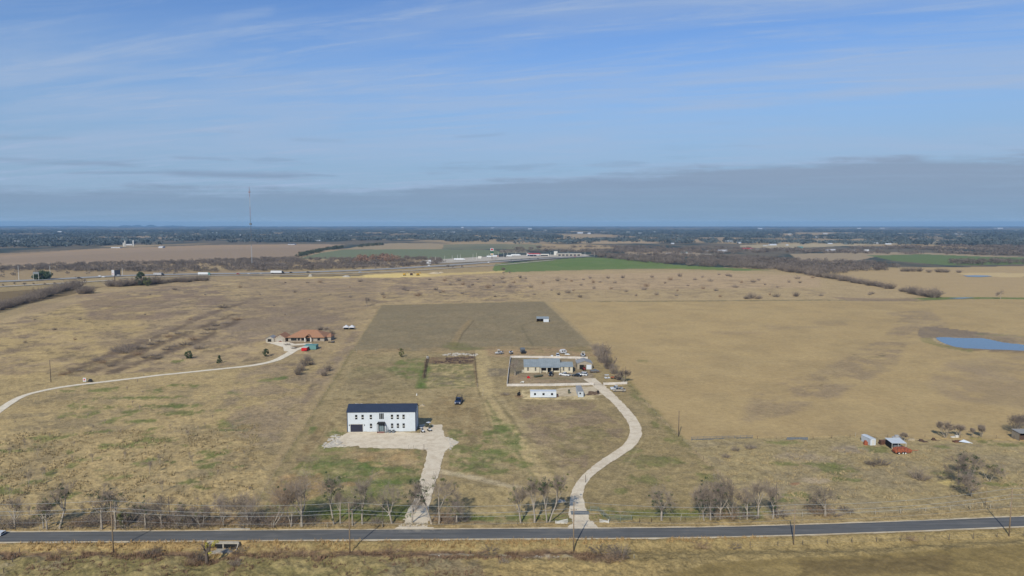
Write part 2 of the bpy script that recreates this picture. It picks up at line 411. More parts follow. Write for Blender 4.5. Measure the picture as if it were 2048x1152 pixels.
# far country: winter woods broken by dry clearings
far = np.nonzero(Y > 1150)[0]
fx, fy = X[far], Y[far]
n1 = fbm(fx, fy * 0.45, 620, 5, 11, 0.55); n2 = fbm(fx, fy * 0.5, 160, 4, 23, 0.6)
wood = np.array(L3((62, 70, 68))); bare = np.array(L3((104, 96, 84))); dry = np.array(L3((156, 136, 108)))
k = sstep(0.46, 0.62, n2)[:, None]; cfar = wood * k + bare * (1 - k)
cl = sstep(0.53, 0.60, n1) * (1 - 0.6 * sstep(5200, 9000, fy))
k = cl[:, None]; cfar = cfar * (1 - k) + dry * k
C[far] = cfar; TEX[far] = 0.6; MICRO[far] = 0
for q in ((-100, 900, 462.5, 463.6), (300, 700, 466, 467.4), (60, 420, 474, 476.5), (440, 1000, 477.5, 479.5), (1050, 1500, 470, 471.5), (1300, 2200, 465, 466), (1500, 2100, 479, 481), (1000, 1250, 463.5, 464.3)):
    poly([(q[0], q[2]), (q[1], q[2]), (q[1], q[3]), (q[0], q[3])], (150, 136, 114), 0.8, soft=0.4, jit=1.0, mott=(330, 0.5))
# belts and fields of the middle distance
poly([(-200, 500), (-200, 470), (130, 470), (200, 478), (140, 488), (0, 496)], (128, 116, 100), 0.75, mott=(260, 0.45))
poly([(150, 462), (320, 463), (345, 470), (330, 478), (230, 478), (160, 470)], (150, 132, 112), 0.8, mott=(300, 0.46))
poly([(-300, 506), (-300, 530), (60, 530), (250, 528), (380, 525), (560, 520), (592, 515), (640, 498), (690, 489), (620, 488), (420, 490), (330, 493), (200, 497), (90, 505), (0, 511)], (150, 130, 110), 1, tex=0.5)
poly([(200, 497), (420, 490), (560, 489), (560, 492), (330, 497), (180, 502), (0, 514), (-200, 522), (-200, 517)], (158, 134, 108), 0.7, tex=0.4)
poly([(300, 503), (600, 494), (640, 497), (595, 514), (420, 518), (200, 522), (0, 526), (0, 518)], (140, 122, 105), 0.6, soft=3, tex=0.4)
poly([(690, 498), (740, 488), (800, 486), (880, 487), (884, 498), (760, 499)], (150, 134, 110), 1, soft=0.5, jit=0.4, tex=0.4)
poly([(598, 517), (640, 506), (690, 499), (880, 498.5), (990, 500), (1010, 506), (960, 514), (890, 520), (800, 516), (700, 518)], (110, 116, 92), 1, soft=0.7, jit=0.7, tex=0.5)
poly([(886, 489), (980, 487.5), (1085, 489), (1080, 499), (886, 498)], (112, 114, 94), 0.8, soft=0.6, tex=0.4)
poly([(1000, 484), (1300, 482), (1320, 487), (1160, 486), (1000, 486)], (160, 140, 116), 0.8, soft=0.5, tex=0.4)
poly([(1140, 481), (1320, 479), (1310, 486), (1200, 488), (1140, 486)], (162, 142, 116), 0.85, soft=0.5)
poly([(1300, 473), (1480, 472), (1500, 478), (1360, 484), (1300, 486)], (156, 136, 114), 0.75, soft=0.6, mott=(400, 0.42))
poly([(1480, 490), (1640, 486), (1740, 484), (1900, 483), (1900, 487), (1760, 489), (1640, 494), (1560, 497), (1480, 495)], (170, 156, 130), 0.8, soft=0.5)
poly([(1640, 474), (1790, 472), (1950, 472), (1950, 476), (1700, 479)], (150, 134, 112), 0.7, soft=0.5)
poly([(1250, 503), (1400, 502), (1400, 512), (1300, 513), (1250, 508)], (158, 140, 118), 0.9, soft=0.5)
poly([(1580, 508), (1720, 504), (1840, 505), (1990, 511), (2060, 514), (2060, 519), (1900, 515), (1760, 512), (1700, 524), (1600, 526)], (160, 142, 118), 0.85, soft=0.8, tex=0.4)
poly([(1000, 500), (1050, 500), (1060, 506), (1000, 506)], (150, 138, 118), 0.6)
poly([(-300, 540), (0, 538), (300, 536), (560, 541), (620, 540), (520, 556), (260, 552), (0, 563), (-300, 575)], (150, 130, 102), 0.85, mott=(90, 0.4))
poly([(990, 528), (1080, 521), (1150, 516), (1180, 514.5), (1225, 517), (1290, 521), (1345, 529), (1430, 534), (1540, 540), (1480, 541.5), (1340, 537), (1250, 538), (1120, 541), (1060, 543), (1000, 545), (985, 540)], (104, 118, 72), 1, soft=0.9, jit=0.9, tex=0.7)
poly([(1140, 518), (1290, 521), (1340, 530), (1240, 534), (1130, 534), (1080, 528)], (92, 114, 62), 0.6, soft=3, mott=(40, 0.42))
poly([(1330, 533), (1520, 539), (1440, 540), (1330, 537)], (110, 122, 66), 0.6)
poly([(1735, 511), (1850, 508.5), (1960, 513), (2100, 516), (2500, 517), (2500, 531), (2048, 528.5), (1900, 531), (1790, 522)], (98, 112, 74), 1, soft=1, jit=0.9, tex=0.5)
# meadow behind the lot
poly([(-700, 620), (-700, 600), (0, 640), (200, 580), (420, 560), (700, 553), (980, 548), (1010, 545), (1250, 540), (1500, 542), (1640, 548), (1700, 565), (1870, 590), (1700, 604), (1400, 603), (1100, 603), (760, 610), (700, 700), (500, 720), (0, 770), (-700, 820)], (166, 145, 112), 1, soft=2, mott=None)
poly([(560, 556), (1000, 550), (1400, 545), (1640, 552), (1640, 575), (1200, 580), (560, 585)], (172, 148, 120), 0.7, soft=6)
poly([(60, 600), (420, 556), (700, 552), (1000, 550), (1030, 600), (760, 610), (690, 700), (560, 720), (0, 760)], (140, 122, 102), 0.5, soft=8, mott=(38, 0.5))
poly([(60, 640), (300, 580), (700, 555), (1060, 552), (1500, 560), (1690, 590), (1100, 602), (760, 612), (600, 690), (0, 760)], (128, 112, 92), 0.5, soft=6, mott=(12, 0.58))
poly([(-300, 700), (0, 650), (240, 585), (330, 590), (300, 650), (180, 740), (0, 790), (-300, 860)], (172, 150, 104), 0.6, soft=8, mott=(30, 0.42))
poly([(420, 600), (640, 590), (700, 640), (640, 700), (560, 660), (470, 680), (330, 720), (420, 660)], (134, 118, 98), 0.6, soft=6, mott=(16, 0.45))
poly([(-300, 590), (100, 575), (210, 573), (140, 590), (0, 620), (-300, 680)], (112, 96, 72), 0.9, soft=1.5, tex=0.5)
poly([(-300, 578), (0, 572), (215, 562), (215, 567), (0, 584), (-300, 596)], (150, 132, 98), 0.9, soft=1)
# dark low scrub and pale straw streaks over the left meadow
for ms, th, c_, o_ in ((7, 0.6, (104, 92, 76), 0.6), (15, 0.58, (120, 104, 92), 0.55), (9, 0.6, (184, 160, 116), 0.5)):
    poly([(-300, 880), (-300, 640), (0, 645), (240, 585), (420, 560), (700, 553), (1050, 552), (1080, 600), (762, 608), (700, 700), (620, 800), (560, 880)], c_, o_, soft=6, mott=(ms, th))
poly([(150, 590), (420, 570), (460, 600), (330, 640), (180, 640)], (124, 106, 94), 0.6, soft=8, mott=(26, 0.47)); poly([(440, 640), (620, 630), (660, 660), (540, 680), (440, 690)], (132, 116, 102), 0.6, soft=8, mott=(12, 0.45))
# right hand hayfields
poly([(1660, 545), (1780, 537), (2100, 531), (2700, 530), (2700, 640), (2100, 604), (1900, 598), (1780, 575)], (166, 144, 110), 1, soft=1, tex=0.45)
poly([(1100, 604), (1500, 602), (1800, 602), (1900, 600), (2048, 597), (2700, 620), (2700, 900), (2048, 880), (1700, 872), (1370, 878), (1250, 760), (1180, 680)], (163, 141, 104), 1, soft=1.2, jit=1, tex=0.5)
poly([(1100, 604), (1300, 602), (1640, 601), (1700, 640), (1300, 720), (1200, 690)], (170, 147, 108), 0.4, soft=14, tex=0.5)
poly([(1500, 790), (1640, 740), (1760, 680), (1800, 640), (1770, 625), (1860, 620), (1900, 650), (1820, 680), (1790, 730), (1680, 790), (1580, 830), (1480, 850)], (136, 119, 99), 0.7, soft=8, jit=9, mott=(14, 0.43), tex=0.8)
poly([(1900, 720), (2060, 710), (2060, 820), (1900, 800), (1850, 770)], (142, 124, 102), 0.6, soft=12, jit=8, mott=(14, 0.42))
poly([(1520, 650), (1680, 640), (1700, 650), (1540, 662)], (140, 122, 98), 0.5, soft=3, jit=3, mott=(14, 0.42))
line([(1590, 775), (1640, 772), (1672, 745)], 1.2, (110, 96, 74), 0.6, mott=(6, 0.45)); line([(1736, 715), (1766, 712)], 2.5, (104, 96, 74), 0.8)
line([(1100, 603), (1400, 602), (1640, 600), (1830, 602), (1900, 598), (2048, 596)], 7, (110, 104, 78), 0.75, 3, 3, mott=(22, 0.42))
poly([(1660, 594), (1760, 597), (1840, 597), (1830, 602), (1700, 602)], (134, 116, 100), 0.7)
line([(1440, 690), (1700, 640), (1840, 640)], 3, (146, 128, 100), 0.5, 2, 2, mott=(20, 0.5))
blob(1285, 722, 14, 3, (116, 112, 74), 0.7); blob(1470, 665, 60, 4, (150, 130, 104), 0.5); blob(1970, 745, 40, 22, (148, 130, 108), 0.5)
line([(1850, 598), (1900, 596), (1960, 596), (2060, 597)], 16, (96, 112, 64), 0.9, 4, 3)
poly([(1915, 547), (1960, 545), (2060, 547), (2040, 555), (1950, 553)], (186, 164, 124), 0.9, soft=0.8)
# pond bank
poly([(1838, 656), (1862, 653), (1900, 657), (1960, 664), (2048, 671), (2200, 676), (2200, 706), (2048, 704), (1960, 700), (1900, 694), (1862, 683), (1836, 672)], (124, 110, 96), 0.95, soft=1.5, jit=2, tex=0.7)
poly([(1838, 676), (1862, 676), (1880, 688), (1920, 696), (1960, 700), (1940, 704), (1880, 694), (1845, 684)], (122, 116, 78), 0.9, soft=1.5, jit=1)
line([(1930, 699), (2000, 704), (2200, 706)], 3.0, (116, 96, 74), 0.7, 1); line([(1868, 675), (1872, 682), (1890, 688)], 1.5, (188, 172, 142), 0.8, 0.5)
line([(1960, 668), (2060, 673), (2200, 676)], 4, (118, 116, 80), 0.8, 1.5)
# left pasture: tracks, brushy ridges, green tufts
for a in ([(120, 752), (240, 700), (330, 668), (440, 620), (520, 596)], [(140, 760), (260, 712), (360, 672), (470, 628)], [(190, 756), (300, 718), (400, 680), (480, 640)]):
    line(a, 6.5, (98, 84, 72), 0.85, 3, 2.5, mott=(9, 0.4))
line([(200, 718), (340, 655), (430, 622)], 9, (122, 106, 92), 0.7, 4, 3, mott=(12, 0.4))
poly([(-400, 830), (0, 760), (480, 735), (560, 740), (640, 730), (560, 900), (500, 1050), (-400, 1060)], (164, 144, 106), 0.9, soft=5, tex=1.2)
poly([(-400, 830), (0, 800), (480, 745), (620, 740), (560, 900), (490, 1040), (-400, 1060)], (124, 112, 92), 0.5, soft=6, mott=(9, 0.53), tex=1.2)
poly([(-400, 830), (0, 800), (480, 745), (600, 740), (540, 900), (480, 1040), (-400, 1060)], (172, 150, 110), 0.6, soft=6, mott=(6, 0.56))
poly([(150, 770), (480, 765), (500, 850), (420, 960), (200, 1000), (-400, 1000), (-400, 900), (100, 860)], (98, 108, 58), 0.75, soft=8, mott=(7, 0.63))
for q in ((290, 795, 70, 3), (340, 812, 60, 4), (360, 826, 50, 5), (260, 823, 24, 4), (470, 860, 40, 3), (300, 880, 50, 6), (130, 783, 16, 2), (380, 965, 18, 5), (400, 978, 22, 4), (70, 965, 22, 6), (20, 985, 30, 6), (140, 905, 10, 3), (340, 925, 14, 3), (480, 935, 20, 3), (210, 862, 14, 3), (352, 722, 14, 3), (180, 768, 8, 1.5), (400, 925, 14, 3)):
    blob(*q, (96, 104, 60), 0.75, rag=1.0)
line([(0, 790), (60, 775), (150, 745), (240, 722)], 3.5, (118, 104, 82), 0.5, 1.5, 1, mott=(6, 0.45))
poly([(480, 740), (640, 720), (700, 690), (660, 760), (560, 880), (500, 900), (440, 830)], (132, 116, 102), 0.5, soft=8, mott=(10, 0.47))
poly([(500, 560), (760, 556), (740, 620), (690, 700), (640, 700), (560, 690), (480, 650)], (140, 122, 100), 0.4, soft=8)
line([(640, 720), (720, 640), (750, 610)], 7, (162, 142, 108), 0.5, 2, 1)
for q in ((640, 640, 40, 10), (560, 620, 50, 8), (700, 700, 20, 12), (480, 605, 40, 6), (300, 610, 60, 5)): blob(*q, (126, 110, 96), 0.55, rag=0.8)
blob(560, 757, 16, 4, (96, 112, 62), 0.8); blob(534, 760, 20, 4, (112, 116, 72), 0.7)
# the lot: dark stubble at the back, rough grass towards the road
LOT = [(762, 610), (1088, 602), (1250, 770), (1345, 865), (1545, 1050), (480, 1058)]
poly(LOT, (148, 131, 98), 1, soft=1, jit=1.2, tex=1.0)
poly([(764, 611), (1087, 603), (1186, 693), (1060, 700), (706, 702)], (129, 117, 94), 0.97, soft=2, jit=3, tex=0.6)
poly([(764, 611), (1087, 603), (1186, 693), (1060, 700), (706, 702)], (140, 124, 98), 0.5, soft=4, mott=(9, 0.5), tex=0.8)
poly([(764, 611), (1087, 603), (1100, 618), (756, 626)], (128, 115, 92), 0.6, soft=3, tex=0.5)
for k_ in range(9):
    line([(790 + k_ * 27, 625), (736 + k_ * 29, 698)], 0.8, (112, 106, 86), 0.25, 0.8, 0.8, mott=(9, 0.5))
line([(940, 640), (918, 665), (905, 694)], 4.0, (146, 126, 94), 0.7, 1, 0.8); line([(948, 640), (925, 668), (912, 694)], 0.8, (92, 80, 62), 0.7, 0.4, 0.3)
line([(1076, 640), (1042, 652), (1066, 692)], 1.2, (94, 88, 68), 0.6, 0.8, 0.5); line([(1024, 660), (1050, 694)], 3, (140, 124, 94), 0.4, 1)
poly([(716, 700), (900, 693), (1190, 692), (1196, 702), (940, 706), (712, 708)], (154, 133, 100), 0.7, soft=1, jit=1.5, mott=(8, 0.42))
poly([(960, 698), (1180, 696), (1195, 712), (1018, 716), (965, 712)], (160, 134, 106), 0.75, soft=1.5, jit=2, mott=(5, 0.4))
line([(880, 700), (1030, 699), (1180, 697)], 1.0, (92, 82, 60), 0.7, 0.6, 0.5, mott=(6, 0.4))
poly([(740, 715), (850, 712), (845, 775), (700, 790), (690, 750)], (132, 120, 90), 0.6, soft=6, jit=5)
poly([(800, 720), (852, 716), (846, 760), (800, 755), (770, 740)], (102, 110, 64), 0.8, soft=5, jit=5, mott=(6, 0.42))
blob(735, 765, 40, 18, (124, 108, 88), 0.5, rag=0.8); blob(745, 735, 40, 8, (120, 112, 80), 0.6); blob(760, 730, 60, 3, (140, 118, 92), 0.5)
blob(910, 690, 30, 6, (104, 104, 64), 0.6); blob(935, 697, 40, 4, (102, 106, 66), 0.7); blob(1160, 700, 30, 6, (112, 108, 72), 0.5)
poly([(854, 727), (946, 727), (954, 772), (840, 774)], (116, 112, 76), 0.9, soft=1.5, jit=1.5)
poly([(850, 728), (946, 728), (952, 770), (845, 772)], (172, 154, 112), 0.8, soft=1.5, jit=1.5, mott=(3.5, 0.54))
poly([(850, 745), (940, 745), (950, 770), (845, 773)], (118, 106, 92), 0.6, soft=2, mott=(4, 0.55))
line([(852, 735), (840, 774)], 4.5, (90, 108, 54), 0.9, 1.2, 0.8); line([(838, 776), (900, 777), (955, 773)], 1.6, (98, 104, 62), 0.85, 0.6, 0.4)
poly([(857, 715), (948, 713), (948, 728), (858, 728)], (112, 90, 72), 0.9, soft=1, jit=1.5)
line([(948, 706), (951, 740), (955, 775), (966, 800)], 1.6, (92, 74, 58), 0.85, 0.5, 0.5); line([(855, 715), (850, 740), (848, 755)], 1.8, (84, 68, 56), 0.9, 0.6, 0.5)
line([(962, 702), (966, 730), (972, 780), (992, 830), (1048, 900), (1100, 970)], 7.5, (176, 156, 116), 0.85, 2, 1.0)
line([(955, 775), (980, 850), (1050, 950), (1080, 985)], 0.8, (110, 102, 72), 0.6, 0.6, 0.4); line([(985, 790), (1040, 860), (1118, 960)], 1.6, (108, 100, 72), 0.7, 0.7); line([(972, 800), (1020, 880), (1078, 972)], 1.4, (104, 104, 68), 0.65, 0.7); line([(1000, 800), (1060, 862), (1150, 962)], 2.5, (164, 146, 112), 0.6, 1)
line([(880, 800), (940, 820), (960, 840), (930, 900)], 4, (124, 108, 80), 0.5, 2, 1.5); line([(966, 800), (1010, 790), (1050, 785)], 1.2, (116, 100, 78), 0.6, 0.6)
poly([(880, 790), (960, 800), (960, 870), (900, 865), (850, 820)], (140, 120, 88), 0.6, soft=4, jit=4)
poly([(1018, 718), (1180, 718), (1190, 766), (1016, 770)], (138, 124, 104), 0.9, soft=1, jit=1)
poly([(1020, 716), (1046, 718), (1048, 745), (1018, 745)], (116, 108, 94), 0.8, soft=1, jit=1)
poly([(1018, 748), (1120, 752), (1150, 766), (1018, 768)], (150, 128, 104), 0.7, soft=2, jit=2); blob(1150, 752, 34, 6, (160, 144, 126), 0.6); blob(1110, 757, 40, 3, (118, 116, 82), 0.5)
poly([(975, 738), (1014, 738), (1014, 752), (975, 752)], (118, 108, 96), 0.7, soft=1.5, jit=2)
poly([(1044, 780), (1200, 776), (1200, 798), (1120, 799), (1040, 797)], (196, 178, 142), 0.85, soft=1.5, jit=2.5, mott=(4, 0.4)); line([(1048, 797.5), (1118, 798.5)], 0.8, (206, 184, 140), 0.9, 0.3, 0.2)
blob(1038, 793, 10, 3, (130, 96, 76), 0.7)
poly([(1030, 805), (1180, 800), (1250, 860), (1240, 900), (1150, 960), (1080, 900)], (132, 114, 96), 0.75, soft=6, jit=6, mott=(6, 0.44))
poly([(895, 860), (980, 850), (1050, 880), (1070, 930), (1000, 950), (900, 950)], (104, 110, 64), 0.8, soft=6, jit=9, mott=(4, 0.5))
poly([(980, 830), (1030, 850), (1045, 900), (1000, 890)], (102, 110, 64), 0.7, soft=3, jit=5, mott=(5, 0.48))
for q in ((1000, 860, 22, 12), (980, 905, 40, 12), (950, 930, 40, 10), (1035, 880, 8, 22)): blob(*q, (94, 106, 60), 0.7, rag=1.0)
blob(1000, 935, 22, 5, (120, 110, 88), 0.6); blob(1065, 870, 30, 6, (122, 106, 92), 0.4); blob(1130, 900, 40, 12, (116, 104, 80), 0.5, rag=0.9)
poly([(1090, 860), (1200, 850), (1240, 890), (1140, 920)], (122, 116, 74), 0.5, soft=5, jit=7, mott=(7, 0.5))
poly([(640, 890), (840, 900), (850, 970), (820, 1040), (520, 1050), (560, 960)], (108, 112, 66), 0.8, soft=5, jit=8, mott=(7, 0.44))
for q in ((740, 930, 34, 10), (720, 942, 30, 12), (680, 925, 34, 6), (640, 932, 20, 6), (800, 940, 44, 6), (770, 965, 56, 8), (690, 960, 30, 8), (830, 960, 20, 10), (640, 860, 30, 6), (660, 868, 26, 6), (760, 985, 40, 6)): blob(*q, (90, 104, 58), 0.75, rag=1.0)
poly([(700, 905), (830, 900), (840, 925), (760, 935), (720, 925)], (160, 134, 98), 0.75, soft=4, jit=8, mott=(4, 0.36)); poly([(560, 955), (640, 945), (660, 985), (600, 1005), (540, 1010)], (156, 128, 94), 0.7, soft=6, jit=10, mott=(4, 0.38))
blob(700, 968, 20, 5, (164, 134, 98), 0.7); blob(820, 925, 26, 7, (176, 152, 118), 0.7); blob(618, 918, 24, 6, (136, 118, 98), 0.6)
line([(652, 850), (630, 880), (620, 900)], 5, (128, 110, 82), 0.8, 1, 0.6); line([(690, 800), (650, 850), (640, 870)], 3, (150, 130, 96), 0.6, 1, 0.6)
line([(870, 940), (930, 950), (1000, 968), (1030, 974)], 3.0, (184, 168, 140), 0.85, 0.8, 0.5)
line([(1030, 974), (1100, 984), (1150, 990)], 2.4, (168, 150, 118), 0.6, 0.8, 0.5)
poly([(880, 955), (1020, 975), (1060, 1030), (860, 1035)], (158, 140, 102), 0.7, soft=3, jit=3)
poly([(1180, 880), (1340, 870), (1480, 1000), (1180, 1040), (1170, 960)], (144, 128, 94), 0.7, soft=4, jit=4)
for q in ((1300, 922, 50, 12), (1340, 920, 30, 12), (1290, 960, 40, 10), (1240, 985, 20, 8), (1420, 955, 30, 10), (1260, 900, 20, 6), (1270, 793, 8, 6), (1310, 850, 8, 8), (1340, 880, 14, 6), (1480, 960, 24, 4)): blob(*q, (110, 112, 68), 0.65, rag=1.0)
line([(1286, 880), (1240, 950), (1200, 1000)], 0.7, (176, 158, 120), 0.5, 0.4, 0.3)
for tr in ([(940, 815), (930, 860), (905, 935)], [(975, 712), (985, 790), (1035, 880), (1105, 972)], [(990, 712), (1002, 790), (1055, 880), (1130, 975)], [(700, 720), (690, 800), (640, 880), (590, 960)], [(770, 720), (830, 790), (900, 800)]):
    line(tr, 0.6, (176, 158, 122), 0.45, 0.5, 0.4, mott=(4, 0.42))
poly(LOT, (116, 104, 82), 0.4, soft=3, mott=(3.2, 0.57)); poly([(700, 705), (1000, 705), (1180, 860), (1150, 1040), (520, 1050)], (170, 152, 116), 0.35, soft=6, mott=(4.5, 0.57))
poly([(1370, 880), (2100, 890), (2100, 1030), (1550, 1040)], (116, 106, 84), 0.4, soft=4, mott=(3.5, 0.57)); poly([(1110, 604), (2100, 604), (2100, 880), (1370, 878)], (146, 128, 98), 0.35, soft=6, mott=(14, 0.54)); poly([(1110, 604), (2100, 604), (2100, 880), (1370, 878)], (176, 154, 114), 0.3, soft=6, mott=(22, 0.54))
# line of the old fence on the lot's right edge
line([(1192, 690), (1250, 760), (1340, 860), (1420, 935)], 3.5, (108, 106, 66), 0.6, 1.6, 1.2, mott=(6, 0.45))
line([(705, 700), (650, 790), (600, 870), (520, 1000)], 2.0, (120, 112, 78), 0.5, 1, 1, mott=(6, 0.42))
# rough ground right of the lot
poly([(1370, 880), (1700, 876), (2048, 886), (2700, 900), (2700, 1020), (2048, 1036), (1560, 1046), (1500, 1000)], (152, 136, 102), 0.9, soft=2, jit=2, tex=1.1)
poly([(1380, 885), (2048, 890), (2700, 900), (2048, 1030), (1550, 1040)], (132, 120, 100), 0.5, soft=4, mott=(10, 0.53))
for q in ((1670, 940, 34, 9), (1650, 930, 40, 5), (1690, 960, 30, 6), (1750, 900, 40, 6), (1886, 894, 18, 4), (1568, 930, 26, 3), (1890, 948, 20, 5), (2020, 890, 40, 5), (1600, 990, 30, 6), (1570, 1000, 30, 5), (2010, 970, 50, 4), (1570, 887, 40, 4), (1960, 880, 16, 6)): blob(*q, (106, 110, 66), 0.7, rag=1.0)
blob(1632, 962, 34, 7, (172, 154, 130), 0.8, rag=0.3); blob(1700, 900, 40, 8, (146, 132, 118), 0.6); blob(1905, 968, 28, 8, (186, 166, 112), 0.8); blob(1600, 915, 60, 8, (150, 134, 114), 0.6); blob(1592, 968, 12, 3, (160, 116, 92), 0.6)
line([(1385, 878), (1700, 874), (2048, 880)], 1.6, (178, 152, 104), 0.5, 0.8, 0.6)
# road verges and the near side
poly([(-700, 1045), (1000, 1040), (1545, 1035), (2048, 1015), (2700, 1000), (2700, 1012), (2048, 1028), (1545, 1052), (1000, 1058), (-700, 1066)], (152, 132, 96), 0.7, soft=2, jit=2, tex=1.2)
poly([(380, 1030), (1000, 1032), (1000, 1046), (380, 1052)], (128, 100, 76), 0.55, soft=3, jit=3, mott=(4, 0.42))
line([(930, 1035), (1080, 1034), (1140, 1036)], 4, (98, 108, 60), 0.8, 1.5, 1, mott=(3, 0.4)); line([(1190, 1028), (1330, 1030), (1540, 1028)], 6, (108, 112, 62), 0.7, 2, 1.5, mott=(4, 0.4))
line([(640, 1028), (800, 1030)], 8, (92, 104, 56), 0.75, 2, 1.5, mott=(4, 0.38))
poly([(-900, 1086), (0, 1084), (1024, 1080), (1540, 1074), (2048, 1056), (2900, 1030), (2900, 1340), (-900, 1340)], (146, 128, 90), 1, soft=0.6, jit=0.3, tex=1.3)
poly([(-900, 1084), (0, 1083), (560, 1081), (560, 1094), (0, 1098), (-900, 1100)], (170, 142, 98), 0.6, soft=1.5, jit=2, mott=(3, 0.4))
poly([(0, 1100), (500, 1098), (1000, 1096), (1240, 1098), (1240, 1116), (1000, 1114), (500, 1120), (0, 1118)], (118, 94, 78), 0.8, soft=3, jit=4, mott=(4, 0.45))
poly([(-900, 1115), (700, 1112), (900, 1120), (900, 1340), (-900, 1340)], (142, 128, 90), 0.85, soft=4, jit=5, tex=1.3)
poly([(-900, 1120), (800, 1118), (1000, 1340), (-900, 1340)], (116, 108, 70), 0.6, soft=4, mott=(4, 0.53)); poly([(-900, 1110), (130, 1108), (120, 1150), (-900, 1340)], (150, 136, 112), 0.6, soft=5, mott=(5, 0.48))
poly([(760, 1120), (960, 1112), (1000, 1340), (700, 1340)], (124, 112, 94), 0.6, soft=5, mott=(4, 0.48)); poly([(1000, 1125), (1330, 1120), (1330, 1340), (900, 1340)], (164, 142, 98), 0.6, soft=6, mott=(5, 0.42))
blob(1210, 1112, 45, 14, (112, 92, 76), 0.8, rag=0.6); blob(1100, 1100, 80, 8, (116, 94, 76), 0.7, rag=0.7)
poly([(1320, 1340), (1330, 1150), (1420, 1126), (1640, 1112), (1860, 1100), (2048, 1090), (2900, 1050), (2900, 1340)], (130, 113, 76), 1, soft=3, jit=2.5, tex=0.8)
poly([(1340, 1150), (1640, 1120), (2048, 1100), (2900, 1060), (2900, 1340), (1340, 1340)], (142, 124, 84), 0.6, soft=4, mott=(5, 0.54)); poly([(1600, 1120), (1900, 1108), (1900, 1140), (1600, 1150)], (98, 84, 60), 0.6, soft=6, jit=8)
line([(860, 1106), (960, 1106), (1024, 1108)], 0.9, (182, 172, 156), 0.5, 0.4, 0.4, mott=(2, 0.5)); line([(1040, 1112), (1150, 1110)], 1.2, (176, 166, 148), 0.5, 0.4, 0.4, mott=(2, 0.52))
line([(-900, 1067), (0, 1066), (230, 1066)], 0.7, (196, 180, 146), 0.7, 0.3, 0.2)
# construction strip beside the highway
poly([(500, 556), (640, 553), (720, 551), (800, 546), (870, 547), (980, 543), (1010, 541), (1010, 545), (900, 550), (860, 554), (700, 556), (560, 558)], (196, 172, 118), 0.8, soft=0.8, jit=1, tex=0.5)
poly([(725, 550), (800, 546.5), (850, 548), (862, 552), (800, 555), (730, 555)], (208, 184, 124), 0.9, soft=0.8)
poly([(560, 552), (720, 549), (740, 547), (720, 552), (560, 555)], (98, 88, 74), 0.7, soft=0.8)
# --- flattening under roads
def strip_mask(pts, wd, pad=0.3, w=None):
    P = np.array(pts); i = sel(P, wd); d = sdline(P, X[i], Y[i]); m = sstep(wd / 2 + pad + 0.6, wd / 2 + pad, d)
    MICRO[i] = MICRO[i] * (1 - m); SINK[i] = np.maximum(SINK[i], m)
SINK = np.zeros(NVG)
def smooth_line(P, step):
    """resample a polyline as a Catmull-Rom curve"""
    P = [np.array(p[:2], float) for p in P]; Q = [2 * P[0] - P[1]] + P + [2 * P[-1] - P[-2]]; out = []
    for i in range(1, len(Q) - 2):
        p0, p1, p2, p3 = Q[i - 1:i + 3]; n = max(1, int(np.hypot(*(p2 - p1)) / step))
        for k_ in range(n):
            t = k_ / n; out.append(0.5 * (2 * p1 + (p2 - p0) * t + (2 * p0 - 5 * p1 + 4 * p2 - p3) * t * t + (3 * p1 - p0 - 3 * p2 + p3) * t ** 3))
    out.append(P[-1]); return np.array(out)
def strip(name, pts, wd, mt, lift=0.05, step=1.2, rag=0.0, nc=6, world=False, seed=3, thick=0.0):
    P = smooth_line(pts if world else [flat_at(*p) for p in pts], step)
    W = np.interp(np.linspace(0, 1, len(P)), np.linspace(0, 1, len(wd)), wd) if hasattr(wd, '__len__') else np.full(len(P), wd)
    strip_mask(P[::max(1, int(3 / step))], float(np.mean(W)) if not hasattr(wd, '__len__') else float(np.min(W)))
    T = np.gradient(P, axis=0); T /= np.linalg.norm(T, axis=1)[:, None]; N = np.stack([T[:, 1], -T[:, 0]], 1)
    vs = []
    for j in range(nc + 1):
        o = (j / nc - 0.5) * W
        if j in (0, nc) and rag: o = o + (fbm(P[:, 0] + j * 31, P[:, 1], 2.2, 4, seed + j, 0.65) - 0.5) * 2 * rag * (1 if j else -1)
        vs.append(P + N * o[:, None])
    V = np.stack(vs, 1); n = len(P)
    z = hgt(V[..., 0].ravel(), V[..., 1].ravel()) + lift; V3 = np.concatenate([V.reshape(-1, 2), z[:, None]], 1)
    a = (np.arange(n - 1)[:, None] * (nc + 1) + np.arange(nc)[None]).ravel()
    Fq = np.stack([a, a + 1, a + nc + 2, a + nc + 1], 1)
    o = npmesh(name, V3, Fq[:, ::-1], mt, nside=4); tag(o, kind='structure'); return o, P
